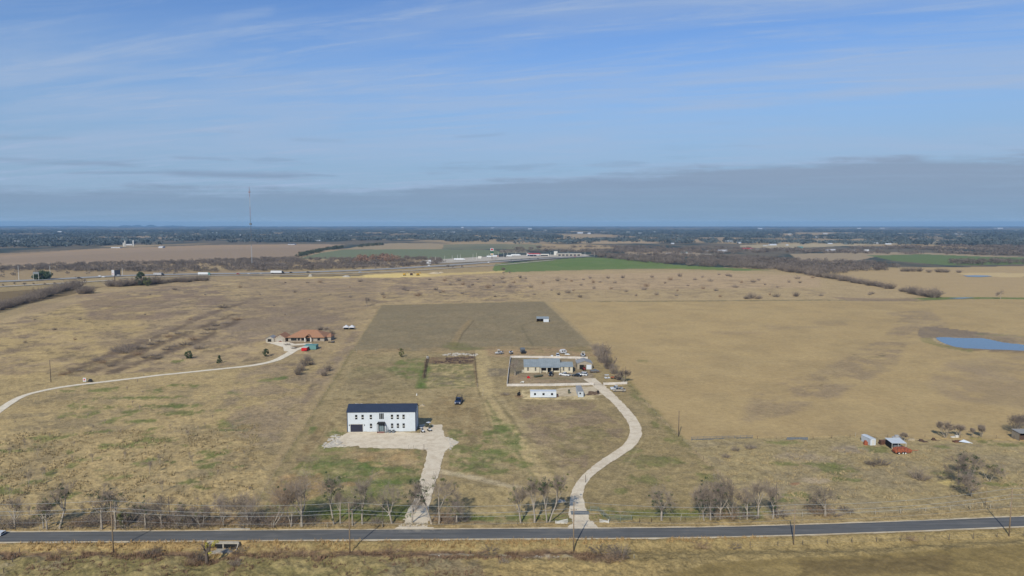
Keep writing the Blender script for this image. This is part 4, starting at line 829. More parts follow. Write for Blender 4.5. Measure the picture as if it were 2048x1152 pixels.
# --- trees along the road, left to right (base x, base y, height px, how it looks)
BIG = [
 (30, 1057, 62, dict(spread=0.7, mist=3), 'thin leafless tree at the road verge, first from the left edge'),
 (87, 1058, 58, dict(mist=16, ivy=10, spread=0.6, leafm='leaf_olive'), 'bushy olive-leaved tree with a short trunk beside the road on the left'),
 (94, 1059, 56, dict(mist=5, spread=0.7), 'pale-trunked bare tree touching the olive-leaved tree on the left verge'),
 (119, 1057, 88, dict(lean=(0.28, 0.05), mist=10, ivy=16, leafm='leaf_dark', trunk=0.55), 'leaning pale trunk with dark ivy near its top, left verge of the road'),
 (204, 1058, 76, dict(mist=14, trunk=0.5, leafm='leaf_dark'), 'straight bare tree with mistletoe clumps just left of the first utility pole'),
 (231, 1058, 78, dict(mist=10, spread=0.9, trunk=0.5, leafm='leaf_dark'), 'bare tree standing right behind the first utility pole'),
 (246, 1058, 36, dict(mist=20, ivy=14, spread=0.8, leafm='leaf_olive', trunk=0.4), 'small green-leaved tree right of the first utility pole'),
 (291, 1057, 66, dict(mist=8, spread=0.8, leafm='leaf_dark', trunk=0.45), 'twin-stemmed bare tree with a dark leaf clump left of the thin service pole'),
 (323, 1056, 60, dict(spread=0.9, twig='twig_dark'), 'thin bare tree leaning at the thin service pole on the left'),
 (355, 1056, 50, dict(spread=0.95, mist=6, stems=2), 'low forked bare tree right of the thin service pole on the left'),
 (405, 1055, 46, dict(spread=0.9, stems=3, mist=5), 'many-stemmed bare tree across the road from the culvert'),
 (448, 1053, 60, dict(spread=0.9, stems=2), 'bare grey tree behind the limestone rubble left of the lot corner'),
 (500, 1052, 62, dict(spread=0.9, stems=3), 'bare grey many-stemmed tree at the left corner of the lot'),
 (545, 1053, 84, dict(spread=0.85, stems=2, twig='twig_warm'), 'warm brown bare tree, second inside the left corner of the lot'),
 (583, 1054, 84, dict(spread=0.8, stems=2, twr=1.2), 'forked pale-stemmed bare tree just left of the big oak by the road'),
 (604, 1054, 108, dict(spread=0.85, stems=1, tr=0.34, trunk=0.22, crook=0.3, mist=3, leafm='leaf_dark', twr=1.3), 'big thick-trunked bare tree on the verge left of the second utility pole'),
 (668, 1050, 92, dict(lean=(-0.16, 0.03), mist=12, ivy=14, leafm='leaf_dark', trunk=0.55, tr=0.2), 'tree with a left-leaning pale trunk and grey-green top left of the second utility pole'),
 (681, 1049, 60, dict(spread=0.6, trunk=0.6, tr=0.18), 'short straight pale trunk between the leaning tree and the second utility pole'),
 (705, 1051, 62, dict(spread=0.9, trunk=0.55, tr=0.2), 'white-barked bare tree touching the second utility pole'),
 (725, 1050, 96, dict(spread=0.62, trunk=0.35, tr=0.24, ivy=12, leafm='leaf_dark'), 'tall bare tree with a dark ivy-covered stem right of the second utility pole'),
 (784, 1048, 82, dict(spread=0.8, stems=1, lean=(-0.2, 0), mist=4, trunk=0.3), 'bare tree with a fallen white limb left of the gravel drive'),
 (824, 1046, 62, dict(spread=0.8, mist=9, leafm='leaf_dark', lean=(0.05, 0.1)), 'bare tree with dark mistletoe on the left edge of the gravel drive'),
 (863, 1046, 84, dict(lean=(-0.3, 0.06), mist=18, ivy=5, trunk=0.6, leafm='leaf_dark'), 'left-leaning tree hanging dark mistletoe over the gravel drive'),
 (878, 1047, 92, dict(spread=0.8, mist=15, leafm='leaf_olive', tr=0.24), 'broad tree with olive clumps right of the gravel drive'),
 (914, 1046, 60, dict(spread=1.1, mist=10, leafm='leaf_olive'), 'low spreading tree with olive tips, second right of the gravel drive'),
 (1042, 1047, 76, dict(lean=(-0.14, 0.02), mist=9, leafm='leaf_olive', spread=0.6, trunk=0.35), 'pale-trunked tree with few leaf clumps, leftmost of four near the curved drive'),
 (1069, 1046, 82, dict(lean=(-0.06, 0.02), mist=17, leafm='leaf_olive', spread=0.55, trunk=0.4), 'tree with olive clumps, second from left of four near the curved drive'),
 (1094, 1046, 86, dict(lean=(-0.1, 0.02), mist=24, leafm='leaf_dark', spread=0.5, trunk=0.4, tr=0.2), 'tree with a dense dark top, third of four near the curved drive'),
 (1098, 1046, 88, dict(lean=(0.36, 0.06), mist=18, leafm='leaf_olive', spread=0.42, trunk=0.5, tr=0.2), 'right-leaning tree reaching over to the curved drive'),
 (1323, 1042, 74, dict(spread=0.95, tr=0.3, trunk=0.3, mist=6, ivy=6, leafm='leaf_dark', up=0.15, twr=1.2), 'round-crowned bare tree alone on the verge right of the pipe fence'),
 (1408, 1041, 66, dict(spread=0.75, stems=3, mist=7, ivy=10, leafm='leaf_dark'), 'many-stemmed tree with dark leaves, left of the clump near the right lot corner'),
 (1421, 1041, 70, dict(spread=0.7, mist=10, ivy=12, leafm='leaf_dark'), 'dark-leaved tree, second in the clump near the right lot corner'),
 (1441, 1040, 84, dict(spread=0.95, tr=0.26, trunk=0.26, twr=1.2), 'pale-limbed bare tree with a wide crown in the clump near the right lot corner'),
 (1466, 1038, 82, dict(spread=0.8, stems=2, twig='twig_dark'), 'dusky bare tree just right of the pale-limbed wide tree'),
 (1494, 1039, 62, dict(spread=0.8, trunk=0.35, ivy=6, leafm='leaf_olive'), 'small bare tree between the wide tree and the right lot corner'),
 (1516, 1038, 76, dict(spread=0.7, trunk=0.4), 'slim bare tree at the right lot corner'),
 (1546, 1037, 62, dict(spread=0.6, trunk=0.35, ivy=12, leafm='leaf_dark'), 'thick short-trunked tree with ivy behind the fourth utility pole'),
 (1650, 1033, 60, dict(spread=1.0, tr=0.24, trunk=0.25, stems=1, mist=5, twig='twig_dark', leafm='leaf_dark', up=0.1), 'round dark bare tree alone on the verge right of the fourth utility pole'),
 (1945, 994, 60, dict(spread=1.05, stems=3, mist=10, twig='twig', leafm='leaf_dark', up=0.1), 'wide tangled tree, front one of the clump in the right pasture'),
 (1918, 968, 62, dict(spread=1.0, stems=2, mist=12, twig='twig_dark', leafm='leaf_dark', up=0.1), 'dark bare tree, left one of the clump in the right pasture'),
 (1944, 958, 56, dict(spread=0.9, stems=2, mist=22, ivy=10, leafm='leaf_dark', up=0.2), 'greenish tree at the back of the clump in the right pasture'),
 (1978, 964, 40, dict(spread=0.9, stems=2, mist=16, leafm='leaf_olive', up=0.1), 'small olive tree, right one of the clump in the right pasture'),
 (1890, 876, 36, dict(spread=0.55, stems=4, up=0.5, maxd=4), 'tall feathery bare tree behind the scrap in the right yard'),
 (1918, 875, 28, dict(spread=0.6, stems=4, up=0.5), 'feathery bare tree right of the tallest one behind the scrap yard'),
 (1945, 874, 20, dict(spread=0.5, stems=2, up=0.5), 'small slim bare tree behind the white sheet in the right yard'),
 (1964, 874, 26, dict(spread=0.6, stems=4, up=0.5), 'feathery bare tree left of the barn at the right edge'),
 (2040, 868, 42, dict(spread=0.9, stems=3, twig='twig_dark'), 'dark bare tree rising behind the barn at the right edge'),
 (2066, 864, 40, dict(spread=0.9, stems=3, twig='twig_dark'), 'dark bare tree half outside the right edge above the barn'),
 (1807, 882, 18, dict(spread=0.7, stems=3, up=0.4), 'low bare tree behind the tin-roofed shelter'),
 (1246, 766, 30, dict(spread=0.7, stems=3, twig='twig_dark', twr=1.3), 'dark bare tree by the light pole at the white fence end'),
 (1030, 751, 32, dict(spread=0.95, tr=0.26, trunk=0.3, twr=1.5), 'round grey bare tree inside the left corner of the white fence'),
 (733, 612, 18, dict(spread=0.95, stems=1, twig='twig_dark', twr=2.0), 'dark bare tree just outside the far left corner of the lot'),
 (656, 668, 16, dict(spread=0.8, stems=2, twr=1.8), 'grey bare tree behind the right end of the tiled-roof house'),
 (2001, 598, 20, dict(spread=1.0, stems=1, tr=0.3, trunk=0.25, up=0.1, twr=2.5), 'round lone tree beside the far stream at the right'),
]
for i, (px, py, hp, kw, lab) in enumerate(BIG):
    h = hpx(py, hp) * (1.14 if py > 1000 else 1.04); kw = dict(kw); kw.setdefault('tr', 0.018 * h + 0.06)
    t = bare_tree('bare_tree', 100 + i, h, lab, **kw); put(t, px, py, 0.0)
# the hollow trunk by the culvert
t = bare_tree('broken_tree', 991, hpx(1126, 52), 'broken hollow trunk with yellow leaves in the ditch beside the culvert', trunk=0.62, tr=0.42, crook=0.5, spread=1.0, bark='bark_dark', maxd=3, ivy=0, mist=10, leafm='leaf_yellow', up=0.0)
put(t, 414, 1128)
# slender bare saplings in the left pasture
sap = [bare_tree('sapling', 300 + i, 4.0, 'slender leafless sapling in the rough grass of the left pasture', group='saplings in the left pasture', spread=0.5, trunk=0.3, tr=0.06, up=0.5, maxd=3, twr=1.2) for i in range(4)]
SAP = [(75, 915, 22), (20, 912, 20), (50, 895, 20), (100, 878, 14), (78, 867, 12), (145, 925, 18), (148, 895, 14), (86, 955, 26), (58, 977, 38), (90, 952, 22), (210, 850, 14), (176, 838, 14), (186, 862, 14),
       (219, 870, 10), (242, 868, 12), (265, 812, 12), (280, 822, 14), (286, 790, 10), (254, 783, 12), (300, 950, 34), (320, 930, 22), (376, 878, 22), (379, 915, 12), (425, 840, 12), (454, 870, 14), (466, 858, 12),
       (410, 855, 12), (396, 860, 10), (490, 820, 12), (478, 835, 10), (490, 912, 12), (436, 950, 12), (385, 930, 24), (250, 920, 20), (185, 925, 22), (325, 985, 30), (276, 770, 12), (113, 790, 8), (288, 755, 7), (240, 745, 8), (356, 742, 8), (130, 935, 10),
       (430, 1010, 26), (470, 1020, 30), (395, 1015, 24), (270, 1035, 30), (165, 1030, 26), (60, 1035, 28), (20, 1000, 30), (500, 985, 14), (455, 900, 12), (530, 900, 10), (560, 860, 10), (540, 830, 8), (340, 860, 14), (120, 845, 10), (30, 850, 10), (330, 900, 12), (210, 985, 22)]
kd_s = [kids(s_) for s_ in sap]
for i, (px, py, hp) in enumerate(SAP):
    x, y, z = at(px, py); s_ = hpx(py, hp) / 4.0
    if i < 4: r_ = sap[i]; r_.location = (x, y, z); r_.scale = (s_,) * 3; r_.rotation_euler[2] = i
    else: dup(sap[i % 4], (x, y, z), i * 1.7, scale=s_, kd=kd_s[i % 4])
# evergreens
def conifer(name, seed, h, wd, label, mt='leaf_dark', cone=1.0, per=60, n=46):
    rng = np.random.default_rng(seed); root = thing(name, label, 'tree'); S_ = Seg(); S_.add((0, 0, -0.2), (0, 0, h * 0.8), 0.035 * h, 0.01 * h); S_.mesh('trunk', M['bark_dark'], 6, root)
    cs, rs = [], []
    for _ in range(n):
        t = rng.random() ** 1.1; a = rng.random() * 6.28; ww = wd / 2 * ((1 - t) ** cone if cone > 0 else math.sqrt(max(0, 1 - (2 * t - 1) ** 2))) * (0.5 + 0.5 * rng.random())
        cs.append((math.cos(a) * ww, math.sin(a) * ww, h * (0.08 + 0.9 * t))); rs.append(wd * 0.14)
    leaves(rng, cs, rs, per, wd * 0.035, 'crown', M[mt], root); return root
put(conifer('evergreen_tree', 1, hpx(726, 15), hpx(726, 12), 'dark green cone-shaped evergreen above the neighbour drive'), 439, 726)
put(conifer('evergreen_tree', 2, hpx(717, 15), hpx(717, 15), 'round dark evergreen left of the cone-shaped one', cone=-1), 378, 717)
put(conifer('evergreen_tree', 3, hpx(713, 15), hpx(713, 12), 'small dark evergreen inside the loop of the neighbour drive', cone=-1), 532, 713)
put(conifer('evergreen_tree', 4, hpx(714, 18), hpx(714, 10), 'slim dark evergreen alone at the edge of the dark field', mt='leaf_olive', cone=-1), 803, 714)
put(conifer('live_oak', 5, hpx(559, 15), hpx(559, 34), 'dark live oak beside the left highway sign', cone=-1), 85, 559)
put(conifer('evergreen_tree', 6, hpx(571, 26), hpx(571, 20), 'tall dark evergreen right of the billboard', cone=-1), 282, 571)
put(conifer('evergreen_tree', 7, hpx(571, 18), hpx(571, 14), 'olive evergreen touching the tall one right of the billboard', mt='leaf_olive', cone=-1), 295, 572)
# low bushes and shrubs, each its own; drawn from a few kinds
kindS = [shrub('bare_shrub', 500 + i, 2.2, 3.4, 'low leafless grey shrub', n=60, mt=('twig', 'twig_dark', 'twig', 'twig_warm')[i], r=0.03) for i in range(4)]
kindT = [bare_tree('bare_tree', 520 + i, 6.0, 'leafless grey tree', spread=0.9, stems=(1, 2, 3, 2)[i], twig=('twig', 'twig_dark', 'twig', 'twig_dark')[i], maxd=4, twr=(3.0), tr=0.2) for i in range(4)]
kdT = [kids(k_) for k_ in kindT]
kindH = [shrub('bare_tree', 560 + i, 5.0, 5.2, 'dense grey leafless tree', 'tree', n=84, mt=('twig', 'twig_dark', 'twig', 'twig_dark')[i], r=0.055) for i in range(4)]
used = {}
def place(kind, px, py, hp, lab, group=None, i=0, wide=1.0):
    x, y, z = at(px, py); base = {'s': kindS, 't': kindT, 'h': kindH}[kind][i % 4]; s_ = hpx(py, hp) / {'s': 2.2, 't': 6.0, 'h': 5.0}[kind]
    key = (kind, i % 4); rz = (px * 7.3 + py) % 6.28; sc_ = (s_ * wide, s_ * wide, s_)
    if key not in used:
        used[key] = 1; base.location = (x, y, z); base.rotation_euler = (0, 0, rz); base.scale = sc_; base['label'] = lab
        if group: base['group'] = group
        return base
    return dup(base, (x, y, z), rz, lab, group, sc_, kdT[i % 4] if kind == 't' else [])
# brush under the roadside trees, and thickets on the left
LOWB = [(q, 'low brown brush under the roadside trees', 'brush along the road verge') for q in
        [(10, 1052, 22), (40, 1054, 20), (60, 1052, 20), (150, 1052, 18), (170, 1050, 20), (192, 1048, 24), (216, 1046, 26), (240, 1048, 22), (262, 1050, 30), (300, 1048, 22), (318, 1052, 30), (338, 1050, 24), (370, 1052, 26), (392, 1052, 20), (420, 1052, 18), (440, 1051, 16), (495, 1050, 24), (515, 1049, 26), (535, 1050, 26), (556, 1049, 24), (575, 1047, 20),
         (625, 1046, 20), (752, 1046, 14), (886, 1042, 24), (902, 1044, 18), (922, 1042, 16), (1430, 1036, 20), (1452, 1036, 24), (1480, 1034, 20), (1500, 1036, 16), (1560, 1032, 20), (1640, 1028, 24), (1664, 1030, 18), (1690, 1024, 14)]]
for i, ((px, py, hp), lab, g) in enumerate(LOWB): place('s', px, py, hp, ordn(i) + ' patch from the left of low brown brush under the roadside trees', g, i, 1.4)
NS = [((1760, 929, 12), 'low dark bare shrub below the orange spreader', 2.2, 1), ((1742, 930, 8), 'flat bare shrub touching the one below the orange spreader', 2.0, 1), ((1838, 959, 30), 'upright bare shrub left of the big tree clump in the right pasture', 0.8, 0), ((1240, 1115, 26), 'grey bare shrub in the near ditch left of the ploughed corner', 1.3, 1), ((1225, 1122, 18), 'lower bare shrub touching the grey one in the near ditch', 1.3, 3),
      ((395, 1122, 24), 'tangled bare shrub behind the hollow trunk', 1.2, 1), ((380, 1128, 14), 'low bare shrub left of the hollow trunk', 1.4, 3), ((470, 1130, 14), 'small grey brush in the near field right of the hollow trunk', 1.2, 0), ((1470, 902, 14), 'bare shrub below the grey pipe panels', 0.8, 0), ((1452, 915, 10), 'low bare shrub below the grey pipe panels, left one', 1.2, 2), ((1500, 897, 10), 'low bare shrub at the right end of the pipe panels', 1.6, 0),
      ((445, 616, 10), 'dark bare shrub alone in the left meadow', 1.2, 1), ((246, 706, 18), 'tall grey thicket at the foot of the long ridge track', 1.4, 0), ((260, 700, 16), 'grey thicket just right of the tall one on the ridge track', 1.4, 1), ((236, 703, 14), 'grey thicket left of the tall one on the ridge track', 1.2, 1), ((196, 722, 12), 'grey bush below the ridge thicket', 1.4, 0), ((222, 733, 7), 'small dark bush between the ridge and the neighbour drive', 1.5, 1), ((126, 750, 7), 'small brown bush right of the lone pole', 1.6, 3),
      ((138, 746, 6), 'smallest brown bush right of the lone pole', 1.5, 3), ((275, 710, 10), 'brown bush right of the ridge thicket', 1.5, 3), ((305, 712, 9), 'brown bush between the ridge thicket and the evergreens', 1.7, 0), ((315, 718, 10), 'grey bush nearest the neighbour drive left of the evergreens', 1.6, 1), ((335, 700, 8), 'dark bush up the second ridge', 1.6, 1), ((372, 690, 10), 'dark bush on the second ridge above the evergreens', 1.8, 1),
      ((398, 698, 14), 'grey bush above the cone-shaped evergreen', 1.2, 0), ((420, 660, 8), 'dark bush far up the second ridge', 2.0, 1), ((475, 640, 8), 'brown bush at the top of the second ridge', 2.0, 3), ((800, 700, 5), 'small bush behind the slim evergreen', 1.5, 3), ((575, 690, 5), 'low garden bush in front of the tiled-roof house', 1.6, 1), ((588, 697, 4), 'low bush in the drive island of the tiled-roof house', 2.6, 1),
      ((1010, 790, 6), 'small scrub left of the dark grill', 2, 0), ((1008, 1126, 10), 'small grey brush in the near field centre', 1.5, 0), ((560, 1108, 12), 'brown brush in the near ditch right of the culvert', 2.4, 3), ((600, 1110, 10), 'brown brush further right of the culvert in the ditch', 2.4, 3), ((780, 1106, 12), 'brown brush in the near ditch right of the second utility pole', 2.6, 3), ((980, 1104, 12), 'brown brush in the near ditch left of the third utility pole', 2.6, 1),
      ((1200, 1104, 12), 'brown brush in the near ditch right of the third utility pole', 2.6, 1), ((1400, 1094, 10), 'brown brush between the third and fourth utility poles', 2.4, 3), ((1470, 1094, 9), 'low dark brush left of the fourth utility pole', 2.4, 1), ((1820, 1080, 7), 'low brown brush by the near right fence', 2.4, 3), ((120, 1112, 14), 'brown brush left of the first utility pole in the near field', 2.2, 3), ((300, 1110, 12), 'brown brush right of the first utility pole in the near field', 2.4, 1), ((480, 1105, 14), 'brown brush right beside the culvert wingwall', 1.6, 1)]
for (px, py, hp), lab, wdv, ki in NS: place('s', px, py, hp, lab, None, ki, wdv)
for i, (px, py, hp, wd_, lab) in enumerate([(1205, 726, 36, 0.7, 'tallest of the dark bare trees behind the tan workshop'), (1217, 738, 36, 0.6, 'dark bare tree in front of the tallest one beside the workshop'), (1196, 712, 26, 0.8, 'farthest of the dark bare trees beside the workshop'), (1210, 708, 22, 0.8, 'dark bare tree right of the farthest one beside the workshop'), (1227, 748, 24, 0.7, 'dark bare tree just above the golf cart'), (1237, 760, 18, 0.8, 'low dark bare tree right of the golf cart'),
        (1190, 700, 14, 1.0, 'small dark bush beyond the dark trees beside the workshop'), (596, 750, 18, 0.8, 'lowest grey bush of the clump below the red trailer'), (602, 742, 20, 0.8, 'second lowest grey bush of the clump below the red trailer'), (609, 732, 20, 0.7, 'middle grey bush of the clump below the red trailer'), (615, 722, 16, 0.8, 'topmost grey bush of the clump below the red trailer'), (622, 730, 12, 1.0, 'small grey bush right of the clump below the red trailer'),
        (648, 752, 18, 0.8, 'grey bush between the teal container and the lot line'), (656, 742, 16, 0.8, 'grey bush behind the one between the teal container and the lot line'), (664, 668, 10, 1.0, 'grey bush behind the right end of the tiled-roof house'), (640, 660, 8, 1.4, 'grey bush behind the ridge of the tiled-roof house')]): place('h', px, py, hp, lab, None, i, wd_)
for i, (px, py, hp, lab) in enumerate([(282, 697, 10, 'second bush along the ridge track'), (300, 690, 9, 'third bush along the ridge track'), (318, 684, 8, 'fourth bush along the ridge track'), (338, 674, 8, 'fifth bush along the ridge track'), (356, 668, 7, 'sixth bush along the ridge track'), (290, 716, 8, 'first bush along the second ridge track'), (348, 694, 9, 'second bush along the second ridge track'), (385, 680, 9, 'third bush along the second ridge track'), (410, 668, 8, 'fourth bush along the second ridge track'), (430, 652, 8, 'fifth bush along the second ridge track'), (452, 648, 7, 'last bush along the second ridge track'), (205, 726, 8, 'bush at the foot of the second ridge track'), (160, 742, 6, 'low bush between the lone pole and the white sign')]): place('s', px, py, hp, lab, None, i, 1.6)
for i, (px, py, hp, lab) in enumerate([(1503, 597, 14, 'tallest bush at the front edge of the far meadow'), (1492, 598, 8, 'wide bush left of the tallest one at the front edge of the far meadow'), (1516, 598, 8, 'wide bush right of the tallest one at the front edge of the far meadow'), (1592, 593, 10, 'upright bush at the right of the far meadow front edge'), (1460, 553, 6, 'long low bush at the back of the far meadow')]): place('h', px, py, hp, lab, None, i, 1.1)
# shrubs dotted over the meadow behind the lot
rs = random.Random(12)
MS = [(1005, 558), (1040, 556), (1052, 558), (1028, 566), (1062, 575), (1115, 562), (1132, 560), (1143, 563), (1167, 560), (1162, 571), (1180, 557), (1186, 566), (1200, 565), (1216, 557), (1136, 586), (1147, 582), (1103, 581), (1117, 590), (1188, 578), (1222, 578), (1252, 584), (1246, 556), (1272, 592), (1293, 573), (1288, 580), (1304, 555),
      (1313, 590), (1355, 582), (1353, 592), (1360, 553), (1376, 572), (1406, 578), (1405, 555), (1432, 582), (1438, 550), (1440, 594), (1462, 554), (1455, 552), (1500, 595), (1512, 597), (1496, 598), (1506, 565), (1517, 561), (1483, 566), (1470, 575), (1530, 570), (1520, 597), (1540, 590), (1555, 575), (1553, 594), (1578, 565), (1590, 592),
      (1595, 558), (1600, 566), (1642, 592), (1625, 556), (1740, 590), (1745, 588), (924, 588), (926, 570), (938, 575), (945, 571), (918, 562), (886, 584), (880, 586), (872, 580), (840, 590), (836, 592), (814, 582), (808, 580), (765, 590), (768, 596), (700, 595), (860, 560), (720, 564), (640, 565), (615, 566), (571, 566), (987, 572), (976, 576),
      (1008, 566), (990, 594), (1020, 575), (1086, 567), (1230, 566), (1330, 567), (1390, 560), (1340, 560), (1420, 563), (955, 560), (900, 570), (890, 562), (1068, 590), (1160, 595), (548, 612), (620, 600), (660, 590), (590, 585), (520, 590), (480, 575), (410, 590), (350, 580), (300, 590), (380, 640), (160, 640), (110, 660), (50, 685), (150, 680), (70, 640), (290, 630), (570, 630), (700, 575)]
for i, (px, py) in enumerate(MS):
    lf = px < 720
    place('s', px, py, rs.uniform(4.5, 9.5) * (0.7 if lf else 1.0), 'small bare shrub dotting the dry meadow on the left' if lf else 'small bare shrub dotting the dry meadow beyond the dark field', 'shrubs of the left meadow' if lf else 'shrubs of the meadow beyond the dark field', i, rs.uniform(0.6, 1.1))
# hedgerow trees
HL = [(x, 628 - (x + 30) * 0.285 + rs.uniform(-1.5, 2), rs.uniform(15, 22)) for x in range(-20, 160, 7)]
for i, (px, py, hp) in enumerate(HL): place('h', px, py, hp, ordn(i) + ' grey tree from the left in the dense hedgerow at the far left', 'hedgerow trees at the far left', i, 1.15)
for i, (px, py, hp) in enumerate([(163, 588, 17), (172, 587, 18), (180, 587, 16)]): place('h', px, py, hp, ordn(i) + ' grey tree from the left in the round clump ending the left hedgerow', 'round clump ending the left hedgerow', i, 1.2)
for i, px in enumerate(list(range(220, 300, 9)) + list(range(300, 415, 8))): place('h', px, 573 - max(0, px - 240) * 0.07 + rs.uniform(-1, 1), rs.uniform(13, 19) if px < 320 else rs.uniform(9, 14), ordn(i) + ' grey tree from the left in the thicket below the billboard', 'thicket trees below the billboard', i, 1.2)
for i, t_ in enumerate(np.linspace(0, 1, 30)):
    px = 1560 + t_ * 222; py = 540 + t_ * 38; place('h', px, py + rs.uniform(-1, 1), rs.uniform(10, 15), ordn(i) + ' grey tree down the hedgerow slanting to the right meadow', 'slanting hedgerow trees on the right', i, 1.15)
for i, (px, py, hp) in enumerate([(1802, 583, 8), (1812, 584, 12), (1822, 587, 16), (1832, 589, 17), (1842, 591, 16), (1854, 593, 16), (1866, 595, 22), (1872, 594, 16)]): place('h', px, py, hp, ordn(i) + ' grey tree from the left in the clump beside the far stream', 'clump of trees left of the far stream', i, 1.2)
for i, (px, py, hp) in enumerate([(1806, 543, 9), (1815, 543, 9), (1826, 543, 10), (1838, 543, 10), (1858, 545, 8), (1876, 544.5, 9), (1884, 545, 9), (1893, 545, 8), (1918, 545.5, 7)]): place('h', px, py, hp, ordn(i) + ' grey tree from the left in the row above the far pond', 'row of trees above the far pond', i, 1.3)
for i, (px, py, hp) in enumerate(sorted([(895, 538, 9), (905, 538, 7), (925, 536, 6), (1008, 545, 11), (1020, 548, 6), (1007, 549, 6), (50, 572, 8), (30, 570, 6), (90, 572, 7), (110, 570, 6), (130, 568, 5), (150, 568, 8), (170, 566, 9), (66, 570, 5), (5, 575, 8)])): place('t', px, py, hp, ordn(i) + ' small bare tree from the left beside the highway', 'small trees beside the highway', i, 1.2)
# far-off woods: masses nobody could count
def woods(name, label, items, mt, seed, hgt_m=(6, 10), rad=(4, 7), fac=70, size=1.5, cat='woods'):
    """clouds of small faces, one per crown, at the given ground points"""
    rng = np.random.default_rng(seed); n = len(items); P = np.array(items)
    h = rng.uniform(*hgt_m, n); r = rng.uniform(*rad, n)
    q = rng.normal(size=(n, fac, 3)); q /= np.linalg.norm(q, axis=2)[..., None]; q *= (rng.random((n, fac, 1)) ** 0.35)
    Cc = np.stack([P[:, 0:1] + q[..., 0] * r[:, None], P[:, 1:2] + q[..., 1] * r[:, None], h[:, None] * 0.55 + q[..., 2] * h[:, None] * 0.48], 2).reshape(-1, 3)
    m = len(Cc); a = rng.normal(size=(m, 3)); a[:, 2] *= 0.8; a /= np.linalg.norm(a, axis=1)[:, None]; b = np.cross(a, rng.normal(size=(m, 3))); b /= np.linalg.norm(b, axis=1)[:, None]
    s_ = size * rng.uniform(0.5, 1.3, (m, 1)); V = np.stack([Cc - a * s_, Cc + b * s_ * 0.8, Cc + a * s_], 1).reshape(-1, 3); V[:, 2] = np.maximum(V[:, 2], 0.0)
    o = npmesh(name, V, np.arange(3 * m).reshape(m, 3), M[mt]); return tag(o, label, cat, None, 'stuff')
def fill(pts, spacing, seed, keep=1.0, clump=None):
    P = wp(pts); rng = np.random.default_rng(seed); x0, y0 = P.min(0); x1, y1 = P.max(0); n = int((x1 - x0) * (y1 - y0) / spacing ** 2)
    x = rng.uniform(x0, x1, n); y = rng.uniform(y0, y1, n); ok = sdpoly(P, x, y) < 0
    if clump: ok &= fbm(x, y, clump[0], 4, seed, 0.6) > clump[1]
    ok &= rng.random(n) < keep; return list(zip(x[ok], y[ok]))
mk('wood_grey', (108, 99, 91), 0.95, 0.35, 0.02); mk('wood_dark', (66, 72, 58), 0.95, 0.35, 0.01); mk('wood_rust', (132, 106, 88), 0.95, 0.3, 0.02); mk('wood_far', (80, 88, 88), 0.95, 0.4, 0.003)  # wood_far is tinted blue-grey, with some of the distance haze in its colour
woods('woods', 'grey leafless wood beyond the highway on the left', fill([(-60, 541), (370, 545), (600, 541), (800, 536), (890, 528), (880, 519), (780, 515), (690, 519), (600, 517), (420, 522), (250, 528), (0, 532)], 11, 1, clump=(60, 0.40)), 'wood_grey', 1, fac=120, size=0.85, hgt_m=(4, 7.5), rad=(4, 7))
woods('woods', 'grey scrub behind the highway at the far left', fill([(-60, 545), (200, 542), (370, 546), (370, 551), (240, 548), (0, 556)], 26, 11, clump=(40, 0.5)), 'wood_grey', 12, hgt_m=(3, 6), rad=(2.5, 5), fac=50, size=1.0)
woods('woods', 'russet trees standing in the grey wood', fill([(700, 528), (790, 528), (800, 518), (770, 515), (720, 517)], 15, 2, clump=(40, 0.42)), 'wood_rust', 2, hgt_m=(8, 12))
woods('hedgerow', 'long dark hedgerow slanting between the brown and green fields', fill([(592, 516), (600, 511), (640, 501), (682, 494.5), (686, 497), (650, 502), (618, 511)], 12, 3), 'wood_dark', 3, fac=60)
woods('hedgerow', 'short dark hedgerow above the green field', fill([(712, 497), (722, 492), (765, 489.5), (765, 491), (730, 494)], 14, 4), 'wood_dark', 4, fac=50)
woods('woods', 'grey bare wood right of the green field', fill([(1330, 530), (1200, 515), (1180, 508), (1280, 512), (1480, 515), (1560, 520), (1760, 528), (1800, 536), (1780, 541), (1640, 545), (1560, 540), (1450, 535)], 12, 5, clump=(70, 0.36)), 'wood_grey', 5, fac=110, size=1.0, hgt_m=(5, 9))
woods('woods', 'grey wood edge above the right hayfield', fill([(1560, 540), (1500, 538), (1480, 535), (1640, 536), (1700, 542), (1690, 548), (1640, 549)], 10, 6), 'wood_grey', 6, fac=110, size=0.9, hgt_m=(5, 8))
woods('woods', 'grey wood below the far right green field', fill([(1900, 531), (2048, 528), (2200, 527), (2200, 522), (2048, 523), (1900, 525)], 13, 7), 'wood_grey', 7, fac=90, size=1.1)
woods('woods', 'leafless wood behind the truck stop', fill([(1000, 506), (1090, 504), (1240, 508), (1330, 512), (1480, 508), (1560, 503), (1500, 497), (1300, 494), (1200, 494), (1040, 496)], 20, 8, clump=(120, 0.46)), 'wood_grey', 8, fac=70, size=1.5, rad=(6, 10), hgt_m=(5, 8))
woods('woods', 'leafless wood at the far right', fill([(1760, 508), (2048, 512), (2300, 514), (2300, 496), (1900, 492), (1740, 496), (1500, 500), (1500, 506), (1600, 506)], 22, 9, clump=(150, 0.44)), 'wood_grey', 9, fac=60, size=1.9, rad=(6, 11), hgt_m=(5, 9))
woods('woods', 'far dark woods of the left half', fill([(-200, 498), (0, 496), (200, 492), (420, 488), (700, 486), (1000, 484), (1000, 461), (-200, 461)], 52, 10, clump=(420, 0.47)), 'wood_far', 10, fac=46, size=5.0, rad=(16, 26), hgt_m=(9, 15))
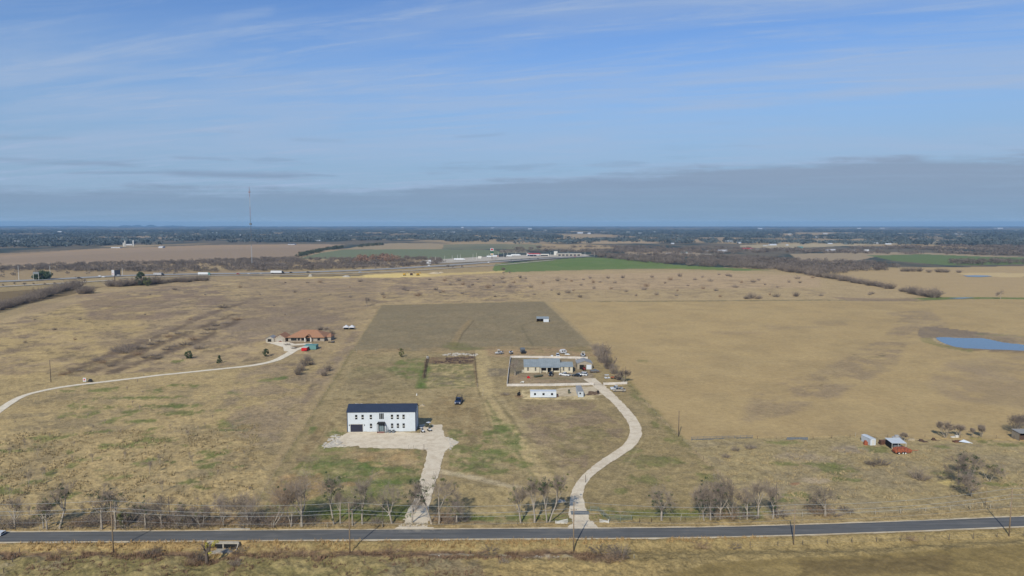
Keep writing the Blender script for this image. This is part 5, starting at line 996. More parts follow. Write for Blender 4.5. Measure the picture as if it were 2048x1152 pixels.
woods('woods', 'far dark woods of the right half', fill([(1000, 488), (1300, 486), (1700, 490), (2200, 494), (2200, 461), (1000, 461)], 52, 13, clump=(420, 0.5)), 'wood_far', 13, fac=46, size=5.0, rad=(16, 26), hgt_m=(9, 15))
# tall dry grass in the near ground: nobody could count it
def tufts(name, label, items, hr, mt, seed, blades=7, wdt=0.07):
    rng = np.random.default_rng(seed); P = np.array(items); n = len(P); zz = hgt(P[:, 0], P[:, 1]); B_ = np.repeat(np.column_stack([P, zz]), blades, 0); m = len(B_)
    B_ = B_ + np.column_stack([rng.normal(size=(m, 2)) * 0.16, np.zeros(m)]); h = rng.uniform(*hr, m) ; d = rng.normal(size=(m, 2)) * 0.35
    tip = B_ + np.column_stack([d * h[:, None], h]); s_ = rng.normal(size=(m, 2)); s_ /= np.linalg.norm(s_, axis=1)[:, None]; s3 = np.column_stack([s_, np.zeros(m)]) * wdt
    V = np.stack([B_ - s3 - [0, 0, .05], B_ + s3 - [0, 0, .05], tip], 1).reshape(-1, 3); return tag(npmesh(name, V, np.arange(3 * m).reshape(m, 3), M[mt]), label, 'grass', None, 'stuff')
mk('grass_gold', (160, 134, 92), 0.95, 0.25, 0.3); mk('grass_straw', (158, 142, 108), 0.95, 0.25, 0.3); mk('grass_brown', (120, 98, 78), 0.95, 0.3, 0.3); mk('grass_green', (92, 104, 56), 0.9, 0.3, 0.3)
tufts('grass', 'tall golden grass along the near side of the road', fill([(-60, 1085), (600, 1082), (1024, 1080), (1540, 1074), (1540, 1080), (1024, 1090), (500, 1098), (-60, 1100)], 0.62, 21, clump=(5, 0.42)), (0.2, 0.75), 'grass_gold', 21)
tufts('grass', 'tall dry grass along the far side of the road', fill([(-60, 1060), (480, 1058), (1000, 1050), (1140, 1050), (1140, 1044), (480, 1050), (-60, 1052)], 0.6, 22, clump=(4, 0.4)), (0.25, 0.7), 'grass_straw', 22)
tufts('grass', 'brown weeds filling the near ditch', fill([(-60, 1102), (1240, 1098), (1260, 1118), (500, 1124), (-60, 1122)], 0.6, 23, clump=(5, 0.48)), (0.3, 1.0), 'grass_brown', 23)
tufts('grass', 'dry clumps over the rough left pasture', fill([(-60, 870), (520, 850), (500, 1045), (-60, 1050)], 1.0, 24, clump=(4, 0.52)), (0.3, 0.8), 'grass_straw', 24, blades=8, wdt=0.1)
tufts('grass', 'dry clumps over the rough right pasture', fill([(1560, 1046), (1400, 900), (2100, 900), (2100, 1028)], 1.1, 25, clump=(4, 0.54)), (0.2, 0.6), 'grass_straw', 25, blades=7, wdt=0.1)
tufts('grass', 'olive weeds in the near field', fill([(-60, 1125), (1000, 1120), (1000, 1200), (-60, 1200)], 0.75, 26, clump=(4, 0.52)), (0.2, 0.55), 'grass_brown', 26)
tufts('grass', 'green weeds under the roadside trees', fill([(620, 1040), (820, 1038), (830, 1024), (640, 1022)], 0.7, 27, clump=(4, 0.42)) + fill([(1180, 1036), (1540, 1036), (1540, 1024), (1190, 1024)], 0.8, 28, clump=(4, 0.5)) + fill([(880, 1040), (1080, 1040), (1140, 1030), (1000, 1028), (900, 1030)], 0.8, 29, clump=(4, 0.46)), (0.2, 0.6), 'grass_green', 27)
tufts('grass', 'dry clumps over the front of the lot', fill([(560, 1040), (700, 900), (860, 910), (830, 1040)], 1.7, 30, clump=(4, 0.5)) + fill([(880, 1040), (930, 900), (1200, 830), (1250, 880), (1150, 980), (1140, 1040)], 1.8, 31, clump=(4, 0.52)) + fill([(1180, 1040), (1170, 970), (1280, 890), (1380, 900), (1530, 1040)], 1.6, 32, clump=(4, 0.52)), (0.12, 0.35), 'grass_straw', 33, blades=6, wdt=0.06)
# ------------------------------------------------------------------ utility poles and lines
def utility_pole(px, py, top, label, arm=False, r=0.15, group=None, mtl='wood_pole', lean=0.0):
    x, y, z = at(px, py); D = y; h = hpx(py, py - top)
    # height so that the top is seen at row `top`
    ty = top; v = CY - ty; yy = F * math.cos(PITCH) + v * math.sin(PITCH); zz = -F * math.sin(PITCH) + v * math.cos(PITCH); h = CAMH + zz * (y / yy) - z
    t = thing('utility_pole', label, 'utility pole', (x, y, z), 0.0, group)
    mb = MB(); mb.tube((0, 0, -0.5), (lean * h, 0, h), r, r * 0.68, 10); mb.build('pole', M[mtl], t, True)
    return t, Vector((x, y, z)), h
PL = []
for i, (px, py, top, lab) in enumerate([(-330, 1108, 1000, 'wooden utility pole just outside the left edge'), (227, 1105, 1002, 'wooden utility pole at the left, first along the near side of the road'),
        (700, 1107, 1006, 'second wooden utility pole from the left, on the near side of the road'), (1147, 1103, 1004, 'third wooden utility pole, in front of the curved drive'),
        (1587, 1091, 1010, 'dark-footed fourth utility pole, by the road at the right'), (2018, 1073, 977, 'rightmost utility pole on the near side of the road'), (2500, 1052, 950, 'utility pole beyond the right edge')]):
    t, p, h = utility_pole(px, py, top, lab, group='poles along the near side of the road'); PL.append((p, h))
    mb = MB(); mb.box(-0.7, 0.7, 0.12, 0.24, h * 0.83, h * 0.83 + 0.1); mb.build('bracket', M['wood_pole'], t)
    for xo, zo in ((0, h + 0.12), (-0.6, h * 0.83 + 0.2), (0.6, h * 0.83 + 0.2)):
        mb = MB(); mb.tube((xo, 0.18 if xo else 0, zo - 0.18), (xo, 0.18 if xo else 0, zo), 0.07, 0.05, 6); mb.build('insulator', M['insulator'], t)
def wires(name, label, pts, sag, r):
    mb = MB()
    for a, b in zip(pts[:-1], pts[1:]):
        q = []
        for k_ in range(17):
            t = k_ / 16; p = a.lerp(b, t); p.z -= sag * 4 * t * (1 - t); q.append(p)
        mb.path(q, r, 4)
    tag(mb.build(name, M['wire'], fix=False), label, 'power line')
for lab, fn, sg, rr in (('topmost power line strung along the roadside poles', lambda p, h: p + Vector((0, 0, h + 0.1)), 1.0, 0.03), ('middle power line of the near pair along the road', lambda p, h: p + Vector((0, 0.6, h * 0.85)), 1.0, 0.034),
                        ('lower power line of the near pair along the road', lambda p, h: p + Vector((0, -0.5, h * 0.82)), 1.0, 0.034), ('lowest thin cable low on the roadside poles', lambda p, h: p + Vector((0, 0.2, h * 0.62)), 0.7, 0.018)):
    wires('power_line', lab, [fn(p, h) for p, h in PL], sg, rr)
sp1 = utility_pole(341, 1057, 992, 'thin dark service pole among the trees on the left verge', r=0.12, mtl='bark_dark', lean=-0.02)
sp2 = utility_pole(766, 1054, 997, 'thin dark service pole right of the second utility pole', r=0.1, mtl='bark_dark')
sp3 = utility_pole(1551, 1036, 964, 'thin dark service pole behind the fourth utility pole', r=0.1, mtl='bark_dark')
utility_pole(102, 764, 720, 'lone pole beside the bend of the neighbour drive', r=0.16, mtl='bark_dark')
utility_pole(1357, 873, 822, 'lone dark pole on the edge of the right hayfield', r=0.15, mtl='bark_dark')
utility_pole(1251, 766, 733, 'light pole at the right end of the white fence', r=0.13, mtl='bark_dark')
utility_pole(1971, 1010, 975, 'thin pale pole by the road fence at the far right', r=0.07)
# ------------------------------------------------------------------ fences
def fence(name, label, cat, pts, step, ph, rails, postm, railm, pr=0.07, rr=0.03, flat=None, group=None, world=False, jitter=0.0, rail_name='rail', cap=100, thick=0.03):
    """posts each their own, rails running over them; flat = height of a plank"""
    P = [Vector(at(*p)) if not world else Vector((p[0], p[1], H(p[0], p[1]))) for p in pts]; t = thing(name, label, cat, P[0], 0, group); o0 = P[0]
    Q = []; rg = random.Random(int(pts[0][0] * 7 + pts[0][1]))
    for a, b in zip(P[:-1], P[1:]):
        n = max(1, round((b - a).length / step))
        for k_ in range(n): q = a.lerp(b, k_ / n); q.z = H(q.x, q.y); Q.append(q)
    Q.append(P[-1]); Q = Q[:cap]; base = None
    for q in Q:
        if base is None:
            mb = MB(); mb.tube((0, 0, -0.3), (0, 0, ph), pr, pr * 0.9, 6) if flat is None else mb.box(-pr, pr, -pr, pr, -0.2, ph); base = mb.build('post', M[postm], t); c_ = base
        else: c_ = base.copy(); COL.objects.link(c_); c_.parent = t
        c_.location = q - o0; 
        if jitter: c_.rotation_euler = (rg.uniform(-jitter, jitter), rg.uniform(-jitter, jitter), 0); c_.scale = (1, 1, rg.uniform(0.8, 1.15))
    for zz in rails:
        mb = MB()
        for a, b in zip(Q[:-1], Q[1:]):
            A, B_ = a - o0 + Vector((0, 0, zz)), b - o0 + Vector((0, 0, zz))
            if flat is None: mb.tube(A, B_, rr, rr, 4, False)
            else:
                d = (B_ - A).normalized(); s_ = Vector((-d.y, d.x, 0)).normalized() * thick; u = Vector((0, 0, flat / 2)); g = d * 0.004
                vs = [A + g - s_ - u, B_ - g - s_ - u, B_ - g + s_ - u, A + g + s_ - u, A + g - s_ + u, B_ - g - s_ + u, B_ - g + s_ + u, A + g + s_ + u]
                mb.add(vs, [(0, 3, 2, 1), (4, 5, 6, 7), (0, 1, 5, 4), (1, 2, 6, 5), (2, 3, 7, 6), (3, 0, 4, 7)])
        mb.build(rail_name, M[railm], t)
    return t
WF = dict(step=2.4, ph=1.25, rails=(0.28, 0.66, 1.04), postm='fence_white', railm='fence_white', pr=0.08, flat=0.30)
fence('white_fence', 'white plank fence along the front of the ranch house yard', 'fence', [(1014, 773), (1100, 772.5), (1187, 770.5)], **WF)
fence('white_fence', 'white plank fence along the left side of the ranch house yard', 'fence', [(1014, 772), (1017, 745), (1021, 716.5)], **WF, thick=0.11)
fence('white_fence', 'white plank fence behind the ranch house', 'fence', [(1021, 716), (1100, 716.5), (1175, 718)], **WF)
fence('white_fence', 'short white plank fence right of the drive gate', 'fence', [(1207, 770.5), (1230, 770), (1254, 768.5)], **WF)
fence('white_fence', 'short white fence left of the tan workshop', 'fence', [(1150, 716.5), (1154, 725)], **{**WF, 'rails': (0.3, 0.9)})
fence('metal_gate', 'dark pipe gate across the drive in the white fence', 'gate', [(1188, 771), (1206, 771.5)], 4.0, 1.1, (0.3, 0.6, 0.95), 'dark_rust', 'dark_rust', 0.06, 0.03)
fence('pipe_fence', 'grey-green pipe fence angling beside the curved drive entrance', 'fence', [(1181, 1023), (1196, 1024), (1219, 1043), (1263, 1041)], 3.0, 1.35, (0.3, 0.65, 1.0, 1.3), 'pipe_green', 'pipe_green', 0.08, 0.05)
fence('wire_fence', 'rusty wire fence under the lone round tree', 'fence', [(1279, 1045), (1303, 1044), (1340, 1043), (1400, 1042)], 4.5, 1.1, (0.5, 0.95), 'dark_rust', 'dark_rust', 0.07, 0.015)
fence('wire_fence', 'wire fence on pale posts along the left verge', 'fence', [(-40, 1062), (200, 1061), (400, 1058.5)], 6.5, 1.2, (0.5, 0.9, 1.15), 'pale_post', 'wire', 0.05, 0.008, jitter=0.08, rail_name='wire')
fence('wire_fence', 'wire fence on pale posts before the trees at the front left of the lot', 'fence', [(486, 1057), (600, 1055.5), (820, 1053)], 6.0, 1.3, (0.5, 0.9, 1.2), 'pale_post', 'wire', 0.07, 0.008, jitter=0.08, rail_name='wire')
fence('wire_fence', 'wire fence between the gravel drive and the four trees', 'fence', [(865, 1052), (950, 1050), (1035, 1049)], 5.0, 1.2, (0.5, 0.9, 1.15), 'post_wood', 'wire', 0.06, 0.008, jitter=0.06, rail_name='wire')
fence('wire_fence', 'wire fence at the foot of the tree clump near the right lot corner', 'fence', [(1400, 1042), (1480, 1041), (1545, 1039)], 5.0, 1.3, (0.5, 0.9, 1.2), 'pale_post', 'wire', 0.06, 0.008, jitter=0.08, rail_name='wire')
fence('wire_fence', 'wire fence along the right verge beyond the fourth utility pole', 'fence', [(1556, 1036), (1700, 1032), (1900, 1022), (2060, 1013)], 6.0, 1.3, (0.5, 0.9, 1.2), 'pale_post', 'wire', 0.07, 0.008, jitter=0.08, rail_name='wire')
fence('wire_fence', 'wire fence of dark posts on the near side at the right', 'fence', [(1500, 1096), (1556, 1094), (1704, 1088), (1850, 1083), (1994, 1076), (2100, 1070)], 6.3, 1.35, (0.4, 0.8, 1.2), 'bark_dark', 'wire', 0.07, 0.007, jitter=0.06, rail_name='wire')
fence('wire_fence', 'leaning wire fence in the bottom left corner', 'fence', [(38, 1108), (25, 1125), (8, 1148)], 3.5, 1.3, (0.6, 1.1), 'bark_dark', 'wire', 0.08, 0.008, jitter=0.12, rail_name='wire')
fence('wire_fence', 'wire fence on thin posts edging the curved drive', 'fence', [(1150, 965), (1120, 975), (1040, 970)], 6.0, 1.2, (0.6, 1.1), 'post_wood', 'wire', 0.05, 0.006, jitter=0.06, rail_name='wire')
fence('wire_fence', 'wire fence along the left boundary of the lot', 'fence', [(706, 700), (650, 790), (600, 868), (540, 965), (492, 1044)], 6.5, 1.2, (0.6, 1.1), 'post_wood', 'wire', 0.045, 0.006, jitter=0.05, rail_name='wire')
fence('wire_fence', 'wire fence along the right boundary of the lot', 'fence', [(1190, 694), (1250, 762), (1340, 860), (1440, 950), (1540, 1036)], 6.5, 1.2, (0.6, 1.1), 'post_wood', 'wire', 0.045, 0.006, jitter=0.05, rail_name='wire')
fence('wire_fence', 'wire fence between the right hayfield and the scrap yard', 'fence', [(1515, 879), (1700, 876), (1850, 875), (2100, 880)], 6.0, 1.2, (0.6, 1.1), 'post_wood', 'wire', 0.06, 0.006, jitter=0.05, rail_name='wire')
fence('net_fence', 'dark net fence on the left side of the old garden plot', 'fence', [(855, 716), (851, 735), (848, 757)], 3.0, 1.8, (0.3, 0.6, 0.9, 1.2, 1.5, 1.75), 'dark_rust', 'dark_rust', 0.08, 0.03)
fence('net_fence', 'rusty fence on the right side of the old garden plot', 'fence', [(948, 706), (951, 740), (954.5, 774)], 3.5, 1.3, (0.3, 0.7, 1.1), 'dark_rust', 'dark_rust', 0.07, 0.03)
fence('net_fence', 'dark low fence along the back of the old garden plot', 'fence', [(892, 722), (892, 712), (946, 711)], 3.2, 1.4, (0.4, 0.8, 1.2), 'dark_rust', 'dark_rust', 0.07, 0.03)
for i, (px, py, hh, lab) in enumerate([(817, 899, 1.4, 'single post at the front edge of the gravel yard, left one'), (827, 899, 1.5, 'single post at the front edge of the gravel yard, middle one'), (848, 902, 2.2, 'tallest post where the gravel yard meets the drive'),
                                       (1171, 965, 2.2, 'dark post beside the bend of the curved drive'), (965, 792, 3.2, 'leaning pale post on the track beside the garden plot'), (955, 774, 1.8, 'pale corner post of the garden plot'),
                                       (547, 1056, 2.0, 'pale stub post on the front left verge of the lot'), (1361, 1041, 1.6, 'short leaning white plank on the right verge'), (1268, 1117, 1.0, 'small white marker post in the near field'),
                                       (713, 703, 1.4, 'thin pale stake at the back left of the lot, left one'), (751, 702, 1.4, 'thin pale stake at the back left of the lot, right one'), (878, 1044, 1.6, 'pale post right of the gravel drive mouth'), (1711, 874, 1.6, 'orange-brown post left of the white shed')]):
    mb = MB(); mb.tube((0, 0, -0.3), (0.12 * hh * (1 if 'lean' in lab else 0), 0, hh), 0.08, 0.07, 6); o = mb.build('fence_post', M['bark_dark' if ('dark' in lab or 'tallest' in lab) else 'pale_post']); tag(o, lab, 'post'); o.location = at(px, py)
# culvert
cx_, cy_ = flat_at(442, 1090); yr = float(np.interp(cx_, RX, RY)); y0 = yr - 3.35
t = thing('culvert', 'concrete box culvert with two dark openings under the road', 'culvert', (cx_, y0, 0))
mb = MB(); mb.box(-3.5, 3.5, -0.25, 0.35, -0.28, 0.12); mb.box(-3.5, -3.2, -0.2, 0.3, -1.9, -0.28); mb.box(3.2, 3.5, -0.2, 0.3, -1.9, -0.28); mb.box(-0.15, 0.15, -0.22, 0.3, -1.9, -0.28); mb.box(-3.2, -0.15, -0.2, 0.3, -1.9, -1.45); mb.box(0.15, 3.2, -0.2, 0.3, -1.9, -1.45); mb.build('headwall', M['concrete'], t)
mb = MB(); mb.box(-3.19, -0.16, -0.12, 0.2, -1.45, -0.285); mb.box(0.16, 3.19, -0.12, 0.2, -1.45, -0.285); mb.build('opening', M['dark'], t)  # dark blocks fill both openings in place of the shade inside
mb = MB(); mb.profy([(-0.2, -1.9), (-0.2, 0.05), (-2.6, -1.2), (-2.6, -1.9)], 3.5, 3.7); mb.build('wingwall', M['concrete'], t)
mb = MB(); mb.profy([(-0.2, -1.9), (-0.2, 0.05), (-2.6, -1.2), (-2.6, -1.9)], -3.7, -3.5); mb.build('wingwall', M['concrete'], t)
mb = MB(); mb.box(-2.6, 3.4, -2.0, -0.26, -1.75, -1.34); mb.build('apron', M['concrete'], t)
x_, y_, z_ = at(450, 1060); t2 = MB(); t2.box(-3.6, 3.6, -0.12, 0.12, -0.2, 0.22); o = tag(t2.build('culvert_kerb', M['concrete']), 'low concrete kerb on the far edge of the road over the culvert', 'kerb'); o.location = (cx_, yr + 3.3, 0.02)
# cattle guard and pale rails at the drive mouth
x_, y_, z_ = at(1160, 1026.5)
mb = MB()
for k_ in range(8): mb.box(-2.3, 2.3, -1.0 + k_ * 0.28, -0.88 + k_ * 0.28, 0.06, 0.14)
o = tag(mb.build('cattle_guard', M['grey_steel']), 'grey cattle guard grid across the curved drive', 'cattle guard'); o.location = (x_, y_, z_ + 0.02)
def lean_rails(px, py, lab, wdt, n=4, sg=1):
    x, y, z = at(px, py); t = thing('rail_panel', lab, 'fence panel', (x, y, z), 0)
    for k_ in range(n):
        mb = MB(); mb.prof([(-wdt / 2, 0.15 + k_ * 0.3 * (0.3 if sg > 0 else 1)), (wdt / 2, 0.15 + k_ * 0.3 * (1 if sg > 0 else 0.3)), (wdt / 2, 0.33 + k_ * 0.3 * (1 if sg > 0 else 0.3)), (-wdt / 2, 0.33 + k_ * 0.3 * (0.3 if sg > 0 else 1))], k_ * 0.1, k_ * 0.1 + 0.06); mb.build('rail', M['white_paint'], t)
    mb = MB(); mb.box(-sg * wdt / 2 - 0.15, -sg * wdt / 2 + 0.1, -0.1, 0.12, -0.1, 0.9); mb.build('post', M['white_paint'], t)
lean_rails(1124, 1048.5, 'fallen white fence panel left of the curved drive mouth', 2.9)
lean_rails(1208, 1046.5, 'fallen white fence panel right of the curved drive mouth', 2.2, 3, -1)
mb = MB(); mb.tube((-0.3, 0, 0), (1.0, 0, 1.5), 0.09, 0.07, 6); o = tag(mb.build('fallen_branch', M['white_paint']), 'fallen white branch left of the gravel drive mouth', 'branch'); o.location = at(776, 1033)
def rocks(name, label, cat, pts, n, seed, size, mtl, world=False, kind=None):
    rng = np.random.default_rng(seed); P = wp(pts); x0, y0 = P.min(0); x1, y1 = P.max(0); V = []; Fl = []; c = 0
    while c < n:
        x, y = rng.uniform(x0, x1), rng.uniform(y0, y1)
        if sdpoly(P, np.array([x]), np.array([y]))[0] > 0: continue
        s_ = size * rng.uniform(0.4, 1.3); z = H(x, y); q = rng.normal(size=(8, 3)) * 0.12 + np.array([[a, b, e] for e in (-.2, .45) for a, b in ((-1, -1), (1, -1), (1, 1), (-1, 1))]) * 0.7
        q = q * s_ * np.array([1, 0.8, 0.6]); a = rng.random() * 6.28; ca_, sa = math.cos(a), math.sin(a); q[:, :2] = q[:, :2] @ np.array([[ca_, sa], [-sa, ca_]])
        k_ = len(V); V += [tuple(v + np.array([x, y, z])) for v in q]; Fl += [tuple(k_ + i for i in f) for f in ((0, 3, 2, 1), (4, 5, 6, 7), (0, 1, 5, 4), (1, 2, 6, 5), (2, 3, 7, 6), (3, 0, 4, 7))]; c += 1
    mb = MB(); mb.add(V, Fl); return tag(mb.build(name, M[mtl]), label, cat, None, kind)
rocks('rubble', 'spill of pale limestone rubble left of the gravel yard', 'rubble', [(640, 895), (650, 885), (668, 868), (684, 869), (676, 880), (690, 893), (655, 897)], 90, 1, 0.8, 'limestone', kind='stuff')
rocks('rubble', 'pale rubble on the right rim of the gravel yard', 'rubble', [(893, 873), (905, 876), (921, 884), (905, 895), (890, 904), (900, 890)], 50, 2, 0.5, 'limestone', kind='stuff')
rocks('rubble', 'pale rubble heap behind the burnt garden plot', 'rubble', [(885, 711), (905, 706), (940, 707), (958, 708), (950, 713), (925, 711), (905, 713)], 70, 3, 1.0, 'limestone', kind='stuff')
rocks('rubble', 'pale stones along the back wall of the white building', 'rubble', [(705, 811), (760, 809), (800, 808), (800, 806), (710, 807)], 40, 4, 0.4, 'limestone', kind='stuff')
rocks('rubble', 'limestone rubble among bushes at the left verge', 'rubble', [(428, 1036), (455, 1036), (462, 1041), (435, 1042)], 40, 5, 0.45, 'limestone', kind='stuff')
rocks('rubble', 'bright stones behind the right-leaning tree at the curved drive', 'rubble', [(1112, 1000), (1128, 999), (1130, 1003), (1114, 1004)], 26, 6, 0.5, 'limestone', kind='stuff')
rocks('brush_pile', 'brown brush pile beside the end-on white container', 'brush', [(1174, 790), (1196, 789), (1197, 783), (1178, 783)], 60, 7, 0.9, 'brush_wood', kind='stuff')
rocks('brush_pile', 'burnt brown brush along the back of the garden plot', 'brush', [(860, 728), (946, 728), (946, 714), (892, 715), (892, 724), (860, 724)], 120, 8, 0.8, 'dark_rust', kind='stuff')
rocks('rubble', 'pale stones in the near ditch below the third utility pole', 'rubble', [(1020, 1110), (1160, 1104), (1160, 1110), (1020, 1115)], 50, 9, 0.2, 'limestone', kind='stuff')
rocks('rubble', 'pale stones in the near ditch between second and third poles', 'rubble', [(850, 1108), (960, 1104), (960, 1110), (850, 1113)], 30, 10, 0.2, 'limestone', kind='stuff')
# ------------------------------------------------------------------ buildings
def window(t, x0, x1, z0, z1, y, glass='glass', frame='black_frame', split=0.5, out=-0.03, axis='y'):
    """a framed opening on a wall facing the camera; pane and sill are its own parts"""
    e = 0.08; mb = MB(); mb.box(x0 - e, x1 + e, y + out - 0.05, y + out + 0.03, z0 - e, z0); mb.box(x0 - e, x1 + e, y + out - 0.05, y + out + 0.03, z1, z1 + e); mb.box(x0 - e, x0, y + out - 0.05, y + out + 0.03, z0, z1); mb.box(x1, x1 + e, y + out - 0.05, y + out + 0.03, z0, z1)
    w_ = mb.build('window', M[frame], t)
    if split: zm = z0 + (z1 - z0) * split; b_ = MB(); b_.box(x0 - 0.06, x1 + 0.06, y + out - 0.07, y + out + 0.04, zm - 0.1, zm + 0.1); b_.build('divider', M['white_paint'], w_)
    g = MB(); g.box(x0, x1, y + out - 0.02, y + out + 0.02, z0, z1); g.build('pane', M[glass], w_); return w_
def gable_roof_x(mb, x0, x1, y0, y1, zw, zr, th=0.12, ov=0.25):
    """two slopes, ridge along x"""
    ym = (y0 + y1) / 2; s_ = (zr - zw) / (ym - y0)
    mb.profy([(y0 - ov, zw - ov * s_), (ym, zr), (y1 + ov, zw - ov * s_), (y1 + ov, zw - ov * s_ + th), (ym, zr + th), (y0 - ov, zw - ov * s_ + th)], x0 - ov, x1 + ov)
def gable_roof_y(mb, x0, x1, y0, y1, zw, zr, th=0.12, ov=0.25):
    xm = (x0 + x1) / 2; s_ = (zr - zw) / (xm - x0)
    mb.prof([(x0 - ov, zw - ov * s_), (xm, zr), (x1 + ov, zw - ov * s_), (x1 + ov, zw - ov * s_ + th), (xm, zr + th), (x0 - ov, zw - ov * s_ + th)], y0 - ov, y1 + ov)
def gable_body_x(mb, x0, x1, y0, y1, zw, zr, zb=-0.5):
    ym = (y0 + y1) / 2; mb.profy([(y0, zb), (y0, zw), (ym, zr), (y1, zw), (y1, zb)], x0, x1)
def gable_body_y(mb, x0, x1, y0, y1, zw, zr, zb=-0.5):
    xm = (x0 + x1) / 2; mb.prof([(x0, zb), (x0, zw), (xm, zr), (x1, zw), (x1, zb)], y0, y1)
def top_z(px, py, D):   # height of a point seen at row py at distance D
    v = CY - py; yy = F * math.cos(PITCH) + v * math.sin(PITCH); zz = -F * math.sin(PITCH) + v * math.cos(PITCH); return CAMH + zz * D / yy
def xat(px, py, D):
    v = CY - py; yy = F * math.cos(PITCH) + v * math.sin(PITCH); return (px - CX) * D / yy
# --- white two-storey building
xl, yb, _ = at(694.6, 864.4); xr, _, _ = at(831.4, 864.4); Wd = xr - xl; k_ = Wd / 136.8; zt = top_z(0, 824.3, yb); Dp = 7.6
t = thing('house', 'long white two-storey metal building with a navy roof on the gravel yard', 'house', (xl, yb, 0), R(1.5))
zr = top_z(0, 808.2, yb + Dp / 2); m = MB(); gable_body_x(m, 0, Wd, 0, Dp, zt - 0.03, zr - 0.03); m.build('wall', M['white_wall'], t)
m = MB(); gable_roof_x(m, 0, Wd, 0, Dp, zt, zr, 0.14, 0.2); rf = m.build('roof', M['navy_roof'], t)
m = MB(); m.tube((8.5, 3.6, zt + 1.0), (8.5, 3.6, zt + 1.7), 0.12, 0.12, 8); m.build('vent_pipe', M['white_paint'], rf)
m = MB(); m.box(-0.06, 0.2, -0.06, -0.003, 0, zt - 0.1); m.box(Wd - 0.2, Wd + 0.06, -0.06, -0.003, 0, zt - 0.1); m.box(-0.06, -0.003, -0.003, 0.2, 0, zt - 0.1); m.box(Wd + 0.003, Wd + 0.06, -0.003, 0.2, 0, zt - 0.1); m.box(Wd + 0.003, Wd + 0.06, Dp - 0.2, Dp, 0, zt - 0.1); m.build('corner_trim', M['navy_trim'], t)
m = MB(); m.box(0.22, Wd - 0.22, -0.12, -0.003, -0.3, 0.22); m.build('plinth', M['concrete'], t)
def wx(px): return (px - 694.6) * k_
def zz_(py): return top_z(0, py, yb)
for px in (713, 725.6, 742, 784, 795.5, 807): window(t, wx(px) - 0.3, wx(px) + 0.3, zz_(838.2), zz_(830.4), 0, split=0.42)
for px in (742, 784, 795.5, 807): window(t, wx(px) - 0.3, wx(px) + 0.3, zz_(856), zz_(848), 0, split=0.42)
for px in (760, 763.2, 766.3): window(t, wx(px) - 0.12, wx(px) + 0.12, zz_(838), zz_(827.5), 0, split=0, glass='glass')
m = MB(); m.box(wx(701.2), wx(725.5), -0.05, -0.004, 0.0, zz_(848.8)); gd = m.build('garage_door', M['garage_dark'], t)
m = MB(); m.box(wx(700.6), wx(701.15), -0.08, -0.004, 0, zz_(848.4)); m.box(wx(725.55), wx(726.1), -0.08, -0.004, 0, zz_(848.4)); m.box(wx(700.6), wx(726.1), -0.08, -0.055, zz_(848.75), zz_(848.0)); m.build('frame', M['white_paint'], gd)
m = MB(); m.box(wx(756.5), wx(769), -0.06, -0.004, 0.35, zz_(848.2)); ed = m.build('entry_surround', M['black_frame'], t)
for px in (760.6, 765): m = MB(); m.box(wx(px) - 0.36, wx(px) + 0.36, -0.1, -0.065, 0.45, zz_(850)); m.build('door_glass', M['pale_glass'], ed)
m = MB(); m.prof([(wx(754.6), 3.35), (wx(756.5), 3.75), (wx(769), 3.75), (wx(771), 3.35), (wx(771), 3.25), (wx(754.6), 3.25)], -1.5, -0.004); m.build('canopy', M['black_frame'], t)
for px in (755.6, 770): m = MB(); m.box(wx(px) - 0.07, wx(px) + 0.07, -1.4, -1.26, 0.1, 3.24); m.build('canopy_post', M['black_frame'], t)
m = MB(); m.box(wx(755), wx(769.5), -1.7, -0.13, -0.2, 0.28); m.box(wx(756), wx(768.5), -2.3, -1.703, -0.2, 0.1); m.build('porch_step', M['brick'], t)
for px in (699, 728.8): m = MB(); m.box(wx(px) - 0.1, wx(px) + 0.1, -0.2, -0.004, 2.4, 2.8); m.build('wall_lamp', M['black_frame'], t)
for i, px in enumerate((780.2, 787.6)):
    a = thing('air_conditioner', ('left', 'right')[i] + ' grey air conditioner against the front of the white building', 'air conditioner', (xl + wx(px), yb - 0.8, 0.0)); m = MB(); m.box(-0.42, 0.42, -0.36, 0.36, 0.1, 1.05); m.build('case', M['grey_steel'], a); m = MB(); m.tube((0, 0, 1.05), (0, 0, 1.12), 0.32, 0.32, 14); m.build('fan_grille', M['dark'], a); m = MB(); m.box(-0.5, 0.5, -0.44, 0.44, -0.1, 0.1); m.build('slab', M['concrete'], a)
m = MB(); m.profy([(0, 0), (0, 2.4), (-0.08, 2.4), (-1.1, 0)], -0.03, 0.03); m.profy([(0, 0), (0, 2.4), (-0.08, 2.4), (-1.1, 0)], 0.4, 0.46)
for q in range(6): m.box(-0.03, 0.46, -1.0 + q * 0.17, -0.92 + q * 0.17, 0.2 + q * 0.37, 0.25 + q * 0.37)
o = tag(m.build('step_ladder', M['steel']), 'step ladder leaning right of the entrance of the white building', 'ladder'); o.location = (xl + wx(772), yb - 0.25, 0.0)
